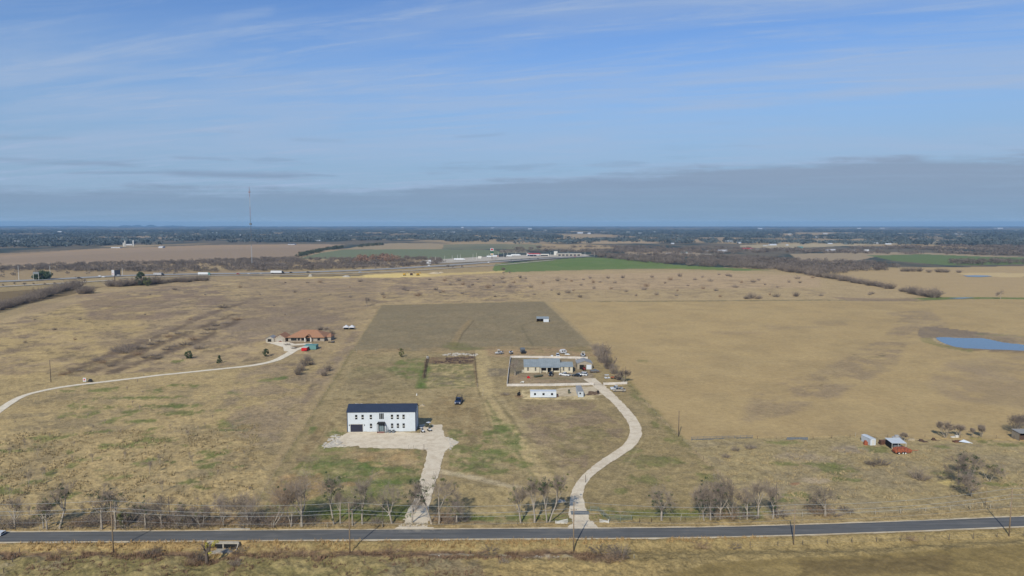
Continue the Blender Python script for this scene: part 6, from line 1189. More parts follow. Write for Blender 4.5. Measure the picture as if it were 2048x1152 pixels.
# --- ranch house
xm, ybm, _ = at(1047.5, 745.5); k2 = mpp(745.5); t = thing('house', 'long cream ranch house with a blue-grey metal roof inside the white fence', 'house', (xm, ybm, H(xm + 10, ybm + 4)))
def rx_(px): return (px - 1047.5) * k2
def body(x0, x1, y0, dp, zw, zr, wall='cream_wall', roof='blue_roof'):
    m = MB(); gable_body_x(m, x0, x1, y0, y0 + dp, zw - 0.03, zr - 0.03); m.build('wall', M[wall], t); m = MB(); gable_roof_x(m, x0, x1, y0, y0 + dp, zw, zr, 0.1, 0.3); return m.build('roof', M[roof], t)
body(rx_(1048.5), rx_(1079.3), 0, 15.5, 2.9, 5.0)
body(rx_(1079.6), rx_(1120.5), 0.9, 15.0, 2.95, 5.25)
rf = body(rx_(1121.8), rx_(1145.5), 0.2, 9.5, 2.9, 4.3)
m = MB(); m.box(rx_(1122), rx_(1123.4), 4, 4.4, 4.2, 5.4); m.build('chimney', M['dark'], rf)
m = MB(); m.profy([(-1.6, 2.72), (0.85, 3.15), (0.85, 3.25), (-1.6, 2.82)], rx_(1079.8), rx_(1120.3)); m.build('porch_roof', M['blue_roof'], t)
for px in (1081, 1093.5, 1103.8, 1119.3): m = MB(); m.box(rx_(px) - 0.2, rx_(px) + 0.2, -1.45, -1.1, -0.2, 2.7); m.build('porch_column', M['cream_wall'], t)
for px, a, b in ((1056, 0.3, 0), (1071, 0.3, 0), (1127, 0.3, .2), (1138.5, 0.3, .2)): window(t, rx_(px) - a, rx_(px) + a, 1.1, 2.4, b, split=0.5)
for px, a in ((1087.5, 0.9), (1111, 1.1)): window(t, rx_(px) - a, rx_(px) + a, 0.9, 2.3, 0.9, split=0)
m = MB(); m.box(rx_(1096), rx_(1101.5), 0.84, 0.896, 0.0, 2.4); m.build('front_door', M['dark'], t)
m = MB(); m.box(rx_(1043.5), rx_(1048.3), 0.3, 0.6, -0.3, 1.3); m.build('garden_wall', M['cream_wall'], t)
# --- tan workshop
x0, yb_, _ = at(1154.5, 738.5); k3 = mpp(738.5); t = thing('workshop', 'tan metal workshop with one open bay right of the ranch house', 'workshop', (x0, yb_, H(x0 + 3, yb_ + 3)))
W3 = 30 * k3; m = MB(); gable_body_y(m, 0, W3, 0, 8, 2.9, 4.2); m.build('wall', M['tan_metal'], t); m = MB(); gable_roof_y(m, 0, W3, 0, 8, 2.95, 4.25); m.build('roof', M['grey_roof'], t)
m = MB(); m.box(1.1, 3.3, -0.06, -0.004, 0, 2.3); m.build('open_bay_shade', M['dark'], t); m = MB(); m.box(4.6, 7.0, -0.08, -0.004, 0, 2.3); m.build('bay_door', M['white_metal'], t); m = MB(); m.box(3.4, 4.4, -0.07, -0.004, 0, 2.2); m.build('board_panel', M['brush_wood'], t)  # the open bay is a dark panel on the wall, painted as interior shade
# --- neighbour's house
x0, yb_, _ = at(575, 683.5); k4 = mpp(683.5); t = thing('house', 'tiled-roof house with hipped terracotta roof beyond the lot on the left', 'house', (x0, yb_, H(x0 + 10, yb_ + 4)))
def hip(mb, x0, x1, y0, y1, zw, zr, inset, ov=0.5):
    x0 -= ov; x1 += ov; y0 -= ov; y1 += ov; ym = (y0 + y1) / 2
    mb.add([(x0, y0, zw), (x1, y0, zw), (x1, y1, zw), (x0, y1, zw), (x0 + inset, ym, zr), (x1 - inset, ym, zr), (x0, y0, zw - .15), (x1, y0, zw - .15), (x1, y1, zw - .15), (x0, y1, zw - .15)],
           [(0, 1, 5, 4), (1, 2, 5), (2, 3, 4, 5), (3, 0, 4), (6, 9, 8, 7), (0, 6, 7, 1), (1, 7, 8, 2), (2, 8, 9, 3), (3, 9, 6, 0)])
W4 = 73 * k4; m = MB(); m.box(0.3, W4, 0.6, 15.5, -0.5, 2.7); m.build('wall', M['stone_wall'], t); m = MB(); hip(m, 0, W4, 0, 16, 2.75, 6.2, 7.0); m.build('roof', M['tile_roof'], t)
m = MB(); m.box(W4 + 0.03, W4 + 3.2, 4, 12, -0.5, 2.3); m.build('side_wing', M['stone_wall'], t); m = MB(); hip(m, W4 + 0.6, W4 + 3.0, 4, 12, 2.4, 3.8, 1.2); m.build('side_roof', M['tile_roof'], t)
m = MB(); xm_ = (617 - 575) * k4; m.prof([(xm_ - 2.2, 2.6), (xm_, 4.4), (xm_ + 2.2, 2.6), (xm_ + 2.2, 2.8), (xm_, 4.6), (xm_ - 2.2, 2.8)], -1.6, 1.6); m.build('entry_roof', M['tile_roof'], t)
for s_ in (-1, 1): m = MB(); m.box(xm_ + s_ * 1.75 - 0.28, xm_ + s_ * 1.75 + 0.28, -1.5, -1.0, -0.2, 2.75); m.build('entry_column', M['white_paint'], t)
m = MB(); m.prof([(xm_ - 1.4, 0), (xm_ - 1.4, 2.5), (xm_, 3.7), (xm_ + 1.4, 2.5), (xm_ + 1.4, 0)], 0.5, 0.595); m.build('entry_glass', M['glass'], t)
for px, a in ((584, 0.7), (589.5, 0.9), (597, 0.6), (605, 0.8), (637, 0.7)): window(t, (px - 575) * k4 - a, (px - 575) * k4 + a, 0.7, 2.1, 0.6, split=0)
xg = at(553.5, 682)[0] - x0; m = MB(); gable_body_y(m, xg, xg + 6.6, -1.0, 9, 2.5, 4.6); m.build('garage_wall', M['stone_wall'], t); m = MB(); gable_roof_y(m, xg, xg + 6.6, -1.0, 9, 2.55, 4.65, 0.12, 0.35); m.build('garage_roof', M['tile_roof'], t)
m = MB(); m.box(xg + 1.2, xg + 5.2, -1.07, -1.004, 0, 2.2); m.build('garage_door', M['concrete'], t)
m = MB(); gable_body_y(m, xg - 5.6, xg - 0.6, -0.2, 6, 1.9, 3.3); m.build('shed_wall', M['concrete'], t); m = MB(); gable_roof_y(m, xg - 5.6, xg - 0.6, -0.2, 6, 1.95, 3.35, 0.1, 0.3); m.build('shed_roof', M['grey_roof'], t)
m = MB(); m.box(xg - 4.4, xg - 2.2, -0.27, -0.204, 0, 1.7); m.build('shed_opening_shade', M['glass'], t)  # dark sheet on the shed front stands in for the shaded interior
# --- containers, tents and sheds
def container(name, lab, cat, px0, px1, py, zh, dp, mtl, wins=(), rz=0.0, roof='white_metal', doorm=None, end=False):
    x0, y, z = at(px0, py); k_ = mpp(py); Wc = (px1 - px0) * k_; t = thing(name, lab, cat, (x0, y, z), rz)
    m = MB(); m.box(0, Wc, 0, dp, 0.12, zh); m.build('body', M[mtl], t); m = MB(); m.box(-0.06, Wc + 0.06, -0.06, dp + 0.06, zh + 0.003, zh + 0.1); m.build('roof', M[roof], t)
    m = MB(); m.box(0.15, Wc - 0.15, 0.1, dp - 0.1, -0.35, 0.117); m.build('skid', M['dark'], t)
    for px, a, z0, z1 in wins: window(t, (px - px0) * k_ - a, (px - px0) * k_ + a, z0, z1, 0, split=0)
    return t, Wc
container('cabin', 'long white portable cabin with three square windows', 'cabin', 1060.5, 1112.6, 795.2, 2.55, 3.0, 'white_metal', [(1070, 0.32, 1.15, 1.85), (1087, 0.36, 1.15, 1.85), (1104, 0.36, 1.15, 1.85)], roof='white_metal')
container('cabin', 'white container standing end-on with one small window', 'cabin', 1156.2, 1167, 795, 2.5, 10.5, 'white_metal_y', [(1160.3, 0.24, 1.5, 2.0)], roof='grey_roof')
container('shipping_container', 'teal container by the neighbour drive', 'container', 608.5, 632, 699.5, 2.5, 5.0, 'teal_paint', roof='teal_paint')
t, Wc = container('box_trailer', 'bright red box trailer in front of the teal container', 'trailer', 602.8, 613.5, 702.5, 2.0, 4.2, 'red_paint', roof='white_paint')
for s_ in (0.15, Wc - 0.15): m = MB(); m.tube((s_ - 0.1, 1.2, 0.15), (s_ + 0.1, 1.2, 0.15), 0.36, 0.36, 12); m.build('wheel', M['rubber'], t)
m = MB(); m.box(Wc * 0.55, Wc + 1.0, -0.4, 0.3, 0.3, 0.45); m.build('tow_bar', M['dark'], t)
for px, lab in ((692.5, 'left one of two white peaked canopy tents'), (704, 'right one of two white peaked canopy tents')):
    x, y, z = at(px, 658.5); t = thing('canopy_tent', lab, 'tent', (x, y, z)); a = 1.95; m = MB(); m.add([(-a, -a, 1.7), (a, -a, 1.7), (a, a, 1.7), (-a, a, 1.7), (0, 0, 3.1), (-a, -a, 1.4), (a, -a, 1.4), (a, a, 1.4), (-a, a, 1.4)], [(0, 1, 4), (1, 2, 4), (2, 3, 4), (3, 0, 4), (0, 5, 6, 1), (1, 6, 7, 2), (2, 7, 8, 3), (3, 8, 5, 0)]); m.build('canopy', M['canvas_white'], t)
    for sx in (-1, 1):
        for sy in (-1, 1): m = MB(); m.tube((sx * a * .97, sy * a * .97, 0), (sx * a * .97, sy * a * .97, 1.7), 0.05, 0.05, 6); m.build('leg', M['steel'], t)
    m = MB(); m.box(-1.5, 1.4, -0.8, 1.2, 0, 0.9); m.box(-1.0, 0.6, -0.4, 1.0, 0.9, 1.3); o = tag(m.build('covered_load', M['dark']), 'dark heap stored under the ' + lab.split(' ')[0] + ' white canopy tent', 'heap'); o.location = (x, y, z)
x, y, z = at(1073.5, 644); k_ = mpp(644); Wc = 24 * k_; t = thing('loafing_shed', 'small livestock shed with blue-grey lean-to roof at the back of the lot', 'shed', (x, y, z))
m = MB(); m.profy([(0, 0), (0, 2.4), (4.5, 3.3), (4.5, 0)], Wc * 0.56, Wc); m.build('enclosed_bay', M['white_metal'], t); m = MB(); m.profy([(-0.3, 2.42), (4.8, 3.42), (4.8, 3.52), (-0.3, 2.52)], -0.2, Wc + 0.2); m.build('roof', M['blue_roof'], t)
m = MB(); m.box(0, Wc * 0.55, 4.3, 4.45, 0, 3.2); m.box(0, 0.12, 0.2, 4.3, 0, 2.3); m.build('back_wall', M['rust'], t)
for q in (0.1, Wc * 0.28, Wc * 0.53): m = MB(); m.box(q - 0.08, q + 0.08, 0, 0.16, 0, 2.4); m.build('post', M['post_wood'], t)
x, y, z = at(2038.5, 882); t = thing('barn', 'tan tin barn with an open dark front at the right edge', 'barn', (x, y, z), 0.0)
m = MB(); m.box(0, 0.12, 0.15, 3.6, -0.2, 2.55); m.box(0.123, 10, 3.48, 3.6, -0.2, 2.8); m.build('wall', M['tan_metal'], t); m = MB(); m.profy([(-0.2, 2.62), (3.8, 2.95), (3.8, 3.03), (-0.2, 2.7)], -0.12, 10.2); m.build('roof', M['grey_roof'], t)
for q in (0.0, 2.6, 5.2, 7.8): m = MB(); m.box(q, q + 0.14, 0, 0.14, -0.1, 2.6); m.build('post', M['post_wood'], t)
m = MB(); m.box(0.5, 9.5, 1.2, 3.3, 0, 1.5); m.build('stored_hay', M['dark_rust'], t)
x, y, z = at(1740.5, 891); t = thing('storage_shed', 'white tin shed with a ribbed roof in the right yard', 'shed', (x, y, z), R(8)); m = MB(); gable_body_y(m, 0, 1.9, 0, 4.6, 2.1, 2.3, -0.1); m.build('wall', M['white_metal'], t); m = MB(); gable_roof_y(m, 0, 1.9, 0, 4.6, 2.13, 2.33, 0.05, 0.08); m.build('roof', M['white_metal_y'], t)
m = MB(); m.box(0.5, 1.4, -0.05, -0.004, 0, 1.8); m.build('door', M['white_paint'], t)
m = MB(); m.box(-0.6, 0.5, -0.4, 0.4, 0, 1.1); m.box(-0.5, 0.2, -0.3, 0.3, 1.103, 1.5); o = tag(m.build('fuel_drum_rack', M['orange_rust']), 'orange rusty rack against the left side of the white tin shed', 'rack'); o.location = at(1731.5, 890)
x, y, z = at(1766, 889); t = thing('cage_crate', 'rusty slatted crate between the white shed and the shelter', 'crate', (x, y, z))
for q in range(5): m = MB(); m.box(-1.15, 1.15, -0.6, 0.6, 0.1 + q * 0.3, 0.28 + q * 0.3); m.build('slat', M['rust'], t)
for a in (-1.05, 1.05): m = MB(); m.box(a - 0.05, a + 0.05, -0.7, -0.603, 0, 1.6); m.build('corner_post', M['dark_rust'], t)
x, y, z = at(1783.5, 898.5); t = thing('shelter', 'tin-roofed open shelter behind the orange spreader', 'shelter', (x, y, z)); m = MB(); m.profy([(-0.1, 1.95), (4.2, 2.35), (4.2, 2.42), (-0.1, 2.02)], -0.1, 4.7); m.build('roof', M['white_metal_y'], t)
for q in (0.05, 2.0, 4.5):
    for yy in (0.05, 4.0): m = MB(); m.box(q, q + 0.1, yy, yy + 0.1, -0.1, 1.94); m.build('post', M['white_paint'], t)
m = MB(); m.box(0.1, 4.6, 3.9, 3.96, 0, 1.9); m.box(0.0, 0.05, 0.2, 3.89, 0, 1.9); m.build('tarp_wall', M['dark'], t); m = MB(); m.box(1.2, 3.6, 1.2, 2.8, 0, 1.1); m.build('stored_machine', M['grey_steel'], t)
# orange manure spreader
x, y, z = at(1791, 909); t = thing('manure_spreader', 'orange-red rusty spreader with a long tow bar in the right yard', 'farm machine', (x, y, z), R(2)); m = MB(); m.prof([(0, 0.5), (-0.1, 1.1), (0.3, 1.7), (1.2, 1.95), (3.6, 1.95), (4.6, 1.7), (4.8, 1.0), (4.4, 0.5)], 0, 1.8); m.build('tank', M['orange_rust'], t)
for q in (0.5, 1.6, 2.7, 3.8): m = MB(); m.box(q, q + 0.12, -0.06, -0.004, 0.5, 1.95); m.build('rib', M['rust'], t)
m = MB(); m.tube((4.6, 0.9, 0.9), (7.6, 0.7, 1.05), 0.11, 0.09, 6); m.box(4.6, 5.4, 0.3, 1.5, 0.5, 1.3); m.build('tow_bar', M['orange_rust'], t)
for q in (1.0, 2.3, 3.1):
    m = MB(); m.tube((q, -0.25, 0.42), (q, -0.02, 0.42), 0.42, 0.42, 14); w_ = m.build('wheel', M['rubber'], t); m = MB(); m.tube((q, -0.28, 0.42), (q, -0.252, 0.42), 0.24, 0.24, 12); m.build('rim', M['white_paint'], w_)
# scrap
def scrap(name, lab, px, py, pieces, mtl, cat='scrap'):
    x, y, z = at(px, py); m = MB()
    for q in pieces: m.box(*q)
    o = tag(m.build(name, M[mtl]), lab, cat); o.location = (x, y, z)
scrap('scrap_boards', 'pale stack of boards right of the shelter', 1822, 881, [(-1.1, 1.0, -0.4, 0.4, 0, 0.35), (-0.7, 1.1, -0.2, 0.5, 0.353, 0.55)], 'gravel_warm', 'boards')
scrap('scrap_boards', 'dark rusty scrap right of the pale boards', 1845, 883, [(-1.4, 0.6, -0.5, 0.4, 0, 0.3), (-0.6, 1.3, -0.9, -0.3, 0, 0.25), (-0.9, 0.1, -0.1, 0.5, 0.3, 0.7)], 'dark_rust')
scrap('scrap_boards', 'small dark scrap heap left of the white sheet', 1868, 881, [(-0.8, 0.5, -0.5, 0.4, 0, 0.45), (-0.5, 0.2, -0.2, 0.3, 0.45, 0.9), (0.5, 1.8, -0.6, -0.4, 0, 0.15)], 'dark_rust')
scrap('scrap_boards', 'brown scrap under the white metal sheet', 1914, 884, [(-1.3, 0.8, -0.7, 0.5, 0, 0.4), (-0.6, 1.1, -0.4, 0.2, 0.4, 0.6)], 'rust')
scrap('scrap_boards', 'small white junk behind the white metal sheet', 1911, 875, [(-1.6, -0.3, -0.3, 0.3, 0, 0.4), (-0.1, 0.9, -0.2, 0.3, 0, 0.8)], 'white_paint')
scrap('scrap_boards', 'blue-white junk heap behind the tin-roofed shelter', 1792, 879, [(-1.2, 1.6, -0.5, 0.5, 0, 0.9), (-0.4, 0.8, -0.3, 0.4, 0.9, 1.5)], 'car_silver')
m = MB(); m.add([(-1.8, 0, 0.5), (0.2, -0.9, 0.35), (2.6, -0.6, 0.02), (0.4, 0.8, 0.9), (-1.8, 0, 0.54), (0.2, -0.9, 0.39), (2.6, -0.6, 0.06), (0.4, 0.8, 0.94)], [(0, 1, 2, 3), (4, 7, 6, 5), (0, 4, 5, 1), (1, 5, 6, 2), (2, 6, 7, 3), (3, 7, 4, 0)])
o = tag(m.build('metal_sheet', M['white_metal']), 'bent white metal sheet lying in the right yard', 'metal sheet'); o.location = at(1928, 886)
# cattle panels
x0, y0_, z0 = at(1383, 881.5); x1, y1_, z1 = at(1505, 876.5)
t = thing('panel_fence', 'row of blue-grey pipe cattle panels at the edge of the hayfield', 'fence', (x0, y0_, z0), math.atan2(y1_ - y0_, x1 - x0)); Lp = math.hypot(x1 - x0, y1_ - y0_); n = 10
for q in range(n + 1): m = MB(); m.tube((q * Lp / n, 0, -0.1), (q * Lp / n, 0, 1.35), 0.05, 0.05, 6); m.build('post', M['grey_steel'], t)
for q in range(n):
    m = MB()
    for zz in (0.15, 0.4, 0.65, 0.9, 1.15, 1.3): m.tube((q * Lp / n + 0.06, 0.02, zz), ((q + 1) * Lp / n - 0.06, 0.02, zz), 0.032, 0.032, 5)
    m.box(q * Lp / n + 0.07, (q + 1) * Lp / n - 0.07, 0.1, 0.13, 0.1, 0.5); m.build('panel', M['grey_steel'], t)
x0, y0_, z0 = at(1574, 880); m = MB()
for q in range(7): m.prof([(q, 0.1), (q + 0.98, 0.1), (q + 0.98, 0.95), (q, 0.95)], 0.0, 0.06)
m.box(0, 7, 0.061, 0.9, 0, 0.25); o = tag(m.build('tin_sheets', M['grey_steel']), 'low stack of grey tin sheets right of the cattle panels', 'metal sheets'); o.location = (x0, y0_, z0)
# ------------------------------------------------------------------ vehicles
def wheels(t, xs, tr, r=0.37, wd=0.24, rim='rim'):
    for x in xs:
        for s_ in (-1, 1):
            m = MB(); m.tube((x, s_ * (tr - wd / 2), r), (x, s_ * (tr + wd / 2), r), r, r, 14); w_ = m.build('wheel', M['rubber'], t, fix=True)
            m = MB(); m.tube((x, s_ * (tr + wd / 2), r), (x, s_ * (tr + wd / 2 + 0.02), r), r * 0.6, r * 0.6, 10); m.build('rim', M[rim], w_)
def taper(m, i0, W_, k_):   # pull the upper cabin in
    m.v[i0:] = [(x, y * (1 - k_ * max(0, min(1, (z - 0.95) / 0.7))), z) for x, y, z in m.v[i0:]]
def car(kind, paint, lab, px, py, heading, cat=None, extra=None, s=1.0):
    """heading: degrees, 0 = nose to the right of the picture, 90 = away from the camera"""
    x, y, z = at(px, py); t = thing({'pickup': 'pickup_truck', 'suv': 'parked_suv', 'sedan': 'parked_car'}[kind], lab, cat or {'pickup': 'pickup truck', 'suv': 'car', 'sedan': 'car'}[kind], (x, y, z), R(heading)); t.scale = (s, s, s)
    if kind == 'pickup':
        L, W_, hc = 5.7, 0.98, 1.85; m = MB(); m.prof([(-2.85, 0.5), (-2.85, 1.15), (-0.75, 1.17), (1.25, 1.17), (2.7, 1.05), (2.85, 0.85), (2.85, 0.45), (2.3, 0.38), (-2.4, 0.38)], -W_, W_); cab = (-0.85, -0.55, 0.75, 1.35)
    elif kind == 'suv':
        L, W_, hc = 4.8, 0.95, 1.75; m = MB(); m.prof([(-2.4, 0.45), (-2.42, 1.0), (-2.3, 1.08), (1.1, 1.05), (2.2, 0.92), (2.4, 0.7), (2.4, 0.35), (-2.3, 0.33)], -W_, W_); cab = (-2.25, -1.95, 0.45, 1.15)
    else:
        L, W_, hc = 4.7, 0.9, 1.45; m = MB(); m.prof([(-2.3, 0.45), (-2.35, 0.85), (-1.7, 0.95), (1.0, 0.92), (2.15, 0.78), (2.35, 0.6), (2.35, 0.3), (-2.3, 0.3)], -W_, W_); cab = (-1.75, -1.05, 0.35, 1.1)
    zb = {'pickup': 1.17, 'suv': 1.05, 'sedan': 0.92}[kind]; m.build('body', M[paint], t)
    g = MB(); g.prof([(cab[0], zb - 0.02), (cab[1], hc - 0.06), (cab[2], hc - 0.06), (cab[3], zb - 0.02)], -W_ * 0.92, W_ * 0.92); taper(g, 0, W_, 0.16); g.build('windows', M['glass'], t)
    r_ = MB(); r_.prof([(cab[1] - 0.02, hc - 0.07), (cab[1] + 0.06, hc), (cab[2] - 0.06, hc), (cab[2] + 0.02, hc - 0.07)], -W_ * 0.80, W_ * 0.80)
    for xx in ((cab[0] + cab[3]) / 2,):
        for s_ in (-1, 1): r_.add([(xx - 0.06, s_ * W_ * 0.935, zb), (xx + 0.06, s_ * W_ * 0.935, zb), (xx + 0.06, s_ * W_ * 0.80, hc - 0.05), (xx - 0.06, s_ * W_ * 0.80, hc - 0.05)], [(0, 1, 2, 3)])
    r_.build('roof', M[paint], t)
    if kind == 'pickup': b = MB(); b.box(-2.75, -0.9, -W_ * 0.86, W_ * 0.86, 1.172, 1.18); b.build('cargo_bed', M['dark'], t)
    wheels(t, (-L * 0.3, L * 0.31), W_ - 0.1)
    for s_ in (-1, 1): h_ = MB(); h_.box(L / 2 - 0.12, L / 2 + 0.02, s_ * W_ * 0.75 - 0.17, s_ * W_ * 0.75 + 0.17, 0.68, 0.88); h_.build('headlight', M['lamp_lens'], t)
    gr = MB(); gr.box(L / 2 - 0.02, L / 2 + 0.03, -W_ * 0.5, W_ * 0.5, 0.55, 0.85); gr.build('grille', M['dark'], t)
    return t
t = car('pickup', 'car_blue', 'dark blue pickup with a roof rack parked on the grass track', 917.5, 806, -94, s=1.25)
m = MB()
for yy in (-0.8, 0.8):
    m.box(-2.6, 1.2, yy - 0.04, yy + 0.04, 2.1, 2.18)
    for xx in (-2.6, -0.8, 1.1): m.box(xx, xx + 0.08, yy - 0.04, yy + 0.04, 1.0, 2.1)
for xx in (-2.6, -1.4, -0.2, 1.0): m.box(xx, xx + 0.08, -0.76, 0.76, 2.1, 2.16)
m.build('rack', M['black_frame'], t)
car('pickup', 'car_tan', 'tan pickup parked broadside right of the white fence gate', 1238, 783, 180, s=0.98)
car('pickup', 'car_white', 'white pickup behind the tan one beside the fence', 1233, 779.5, 183, s=0.95)
car('pickup', 'car_white', 'white pickup parked before the right wing of the ranch house', 1129.5, 751.5, 150, s=0.95)
car('suv', 'car_dark', 'dark car parked in front of the ranch house porch', 1102, 751, -100, s=1.0)
car('sedan', 'car_dark', 'black car parked beside the white car on the drive end', 1153.5, 753, 160)
car('suv', 'car_white', 'white car parked beside the black car on the drive end', 1165, 751, 158)
car('sedan', 'car_red', 'red car in front of the neighbour garage', 563.5, 683, -95, s=0.95)
car('sedan', 'car_white', 'white car entering at the left end of the road', -14, 1071, 2)
car('suv', 'car_white', 'small white car behind the fence of the ranch house', 1115.5, 713, -90, s=0.95)
# grey army truck behind the house
x, y, z = at(1045.5, 706); t = thing('box_truck', 'grey box truck facing the house yard behind the white fence', 'truck', (x, y, z), R(-85)); m = MB(); m.box(-2.8, 1.2, -1.2, 1.2, 0.7, 2.6); m.build('cargo_box', M['grey_steel'], t); m = MB(); m.prof([(1.25, 0.6), (1.25, 2.2), (1.9, 2.2), (2.3, 1.5), (3.1, 1.4), (3.1, 0.6)], -1.0, 1.0); m.build('cab', M['car_dark'], t); wheels(t, (-1.8, 2.3), 1.0, 0.5)
def boat(lab, px, py, rz, hull='car_white', s=1.0, trailer=True, tower=False, name='motor_boat'):
    x, y, z = at(px, py); t = thing(name, lab, 'boat', (x, y, z), R(rz)); t.scale = (s,) * 3; m = MB(); secs = [(-2.6, 1.05, 0.55), (-0.8, 1.1, 0.55), (1.0, 0.95, 0.6), (2.2, 0.5, 0.8), (2.9, 0.05, 1.05)]; vs = []
    zb = 0.55 if trailer else 0.1
    for xx, ww, lo in secs: vs += [(xx, -ww, zb + 0.75 + (xx > 1) * 0.1), (xx, -ww * 0.7, zb + lo - 0.5), (xx, ww * 0.7, zb + lo - 0.5), (xx, ww, zb + 0.75 + (xx > 1) * 0.1), (xx, 0, zb + 0.45)]
    fs = [(0, 1, 2, 3, 4)]
    for i_ in range(4):
        a, b = i_ * 5, i_ * 5 + 5
        for p, q in ((0, 1), (1, 2), (2, 3), (3, 4), (4, 0)): fs.append((a + p, a + q, b + q, b + p))
    fs.append((20, 21, 22, 23, 24)); m.add(vs, fs); m.build('hull', M[hull], t)
    if trailer:
        m = MB(); m.box(-0.3, 0.5, -0.45, 0.45, zb + 0.45, zb + 1.15); m.build('console', M['glass'], t); m = MB(); m.box(-2.95, -2.62, -0.2, 0.2, zb + 0.1, zb + 1.1); m.build('outboard_motor', M['dark'], t); m = MB(); m.box(-2.2, 3.6, -0.08, 0.08, 0.35, 0.5); m.box(-2.2, 1.5, -0.9, -0.8, 0.35, 0.5); m.box(-2.2, 1.5, 0.8, 0.9, 0.35, 0.5); m.build('trailer_frame', M['steel'], t); wheels(t, (-0.9,), 1.05, 0.32)
    if tower:
        m = MB()
        for q in (-0.7, 0.7): m.box(0.4, 0.5, q - 0.05, q + 0.05, 1.2, 2.5)
        m.box(-0.4, 0.6, -0.8, 0.8, 2.5, 2.6); m.build('tower', M['white_paint'], t)
boat('white boat on a trailer, left one behind the ranch house', 998, 708.5, 222, tower=True)
boat('white boat on a trailer facing the camera left of the grey box truck', 1021.5, 708, -97, s=0.95)
boat('white boat with a tall frame behind the tan workshop', 1166, 714, -90, tower=True, s=1.1)
boat('flat green jon boat lying in the ranch house yard', 1077.5, 754, 32, hull='army_green', trailer=False, name='jon_boat', s=0.9)
# junk trailer behind the house, flatbed by the workshop
x, y, z = at(1126, 707); t = thing('camper_frame', 'stripped white camper with junk behind the ranch house', 'camper', (x, y, z), R(20)); m = MB(); m.prof([(-1.6, 0.5), (-1.9, 1.5), (-1.2, 2.3), (1.0, 2.4), (1.8, 1.6), (1.7, 0.5)], -0.9, 0.9); m.build('shell', M['canvas_white'], t); m = MB(); m.box(-1.0, -0.2, -0.96, -0.904, 1.2, 1.9); m.box(0.3, 1.1, -0.96, -0.904, 1.2, 1.9); m.build('window', M['glass'], t); wheels(t, (0,), 0.85, 0.35)
scrap('scrap_heap', 'white scrap lying right of the stripped camper', 1134, 709, [(-1.2, 0.9, -0.4, 0.5, 0, 0.5), (-0.3, 1.6, -0.8, -0.5, 0, 0.3)], 'car_white')
scrap('scrap_heap', 'small white box behind the ranch house fence', 1104, 714, [(-0.6, 0.6, -0.5, 0.5, 0, 1.0)], 'car_white')
x, y, z = at(1189, 745); t = thing('flatbed_trailer', 'grey flatbed trailer loaded with junk right of the workshop', 'trailer', (x, y, z), R(5)); m = MB(); m.box(-2.3, 2.3, -1.0, 1.0, 0.55, 0.72); m.box(2.3, 3.4, -0.1, 0.1, 0.5, 0.62); m.build('deck', M['brush_wood'], t); wheels(t, (-0.5, 0.4), 0.95, 0.34)
m = MB(); m.box(-2.0, -0.4, -0.8, 0.7, 0.723, 1.3); m.box(-0.3, 0.9, -0.6, 0.8, 0.723, 1.6); m.box(1.0, 2.0, -0.7, 0.4, 0.723, 1.1); o = tag(m.build('junk_load', M['grey_steel']), 'grey junk piled on the flatbed trailer by the workshop', 'junk'); o.location = (x, y, z); o.rotation_euler[2] = R(5)
# tractors, golf cart, small machines
def tractor(lab, px, py, rz, paint, s=1.0):
    x, y, z = at(px, py); t = thing('tractor', lab, 'tractor', (x, y, z), R(rz)); t.scale = (s,) * 3; m = MB(); m.prof([(-0.7, 0.6), (-0.7, 1.2), (0.2, 1.15), (1.7, 1.1), (1.8, 0.6)], -0.35, 0.35); m.build('hood', M[paint], t)
    m = MB(); m.box(-1.0, -0.4, -0.3, 0.3, 1.0, 1.5); m.build('seat', M['dark'], t); m = MB(); m.tube((0.9, 0.15, 1.1), (0.9, 0.15, 1.9), 0.05, 0.05, 6); m.build('exhaust', M['dark'], t)
    for s_ in (-1, 1):
        m = MB(); m.tube((-0.7, s_ * 0.5, 0.7), (-0.7, s_ * 0.85, 0.7), 0.7, 0.7, 16); m.build('wheel', M['rubber'], t); m = MB(); m.tube((1.3, s_ * 0.5, 0.38), (1.3, s_ * 0.72, 0.38), 0.38, 0.38, 12); m.build('wheel', M['rubber'], t)
    return t
tractor('red tractor in the mouth of the open workshop bay', 1167.5, 740, -80, 'car_red'); tractor('rusty red tractor right of the golf cart', 1228.5, 757.5, 175, 'orange_rust', 0.9)
x, y, z = at(1214, 757.5); t = thing('golf_cart', 'golf cart with a white flat roof right of the ranch drive', 'golf cart', (x, y, z), R(10)); m = MB(); m.prof([(-1.2, 0.35), (-1.2, 0.8), (-0.2, 0.8), (0.0, 0.45), (0.7, 0.45), (0.9, 0.9), (1.3, 0.7), (1.3, 0.35)], -0.6, 0.6); m.build('body', M['car_white'], t); m = MB(); m.box(-1.1, 0.9, -0.62, 0.62, 1.8, 1.9); m.build('roof', M['car_white'], t)
for xx in (-1.0, 0.8):
    for yy in (-0.55, 0.55): m = MB(); m.tube((xx, yy, 0.8), (xx, yy, 1.8), 0.03, 0.03, 5); m.build('roof_post', M['steel'], t)
wheels(t, (-0.85, 0.85), 0.5, 0.24, 0.18)
x, y, z = at(1057, 756.5); m = MB(); m.prof([(-0.7, 0.25), (-0.6, 0.8), (0, 1.1), (0.6, 0.7), (0.7, 0.25)], -0.4, 0.4); m.tube((-0.4, -0.5, 0.25), (-0.4, 0.5, 0.25), 0.25, 0.25, 10); m.tube((0.45, -0.5, 0.2), (0.45, 0.5, 0.2), 0.2, 0.2, 10); o = tag(m.build('riding_mower', M['red_paint']), 'small red riding mower on the ranch house lawn', 'mower'); o.location = (x, y, z)
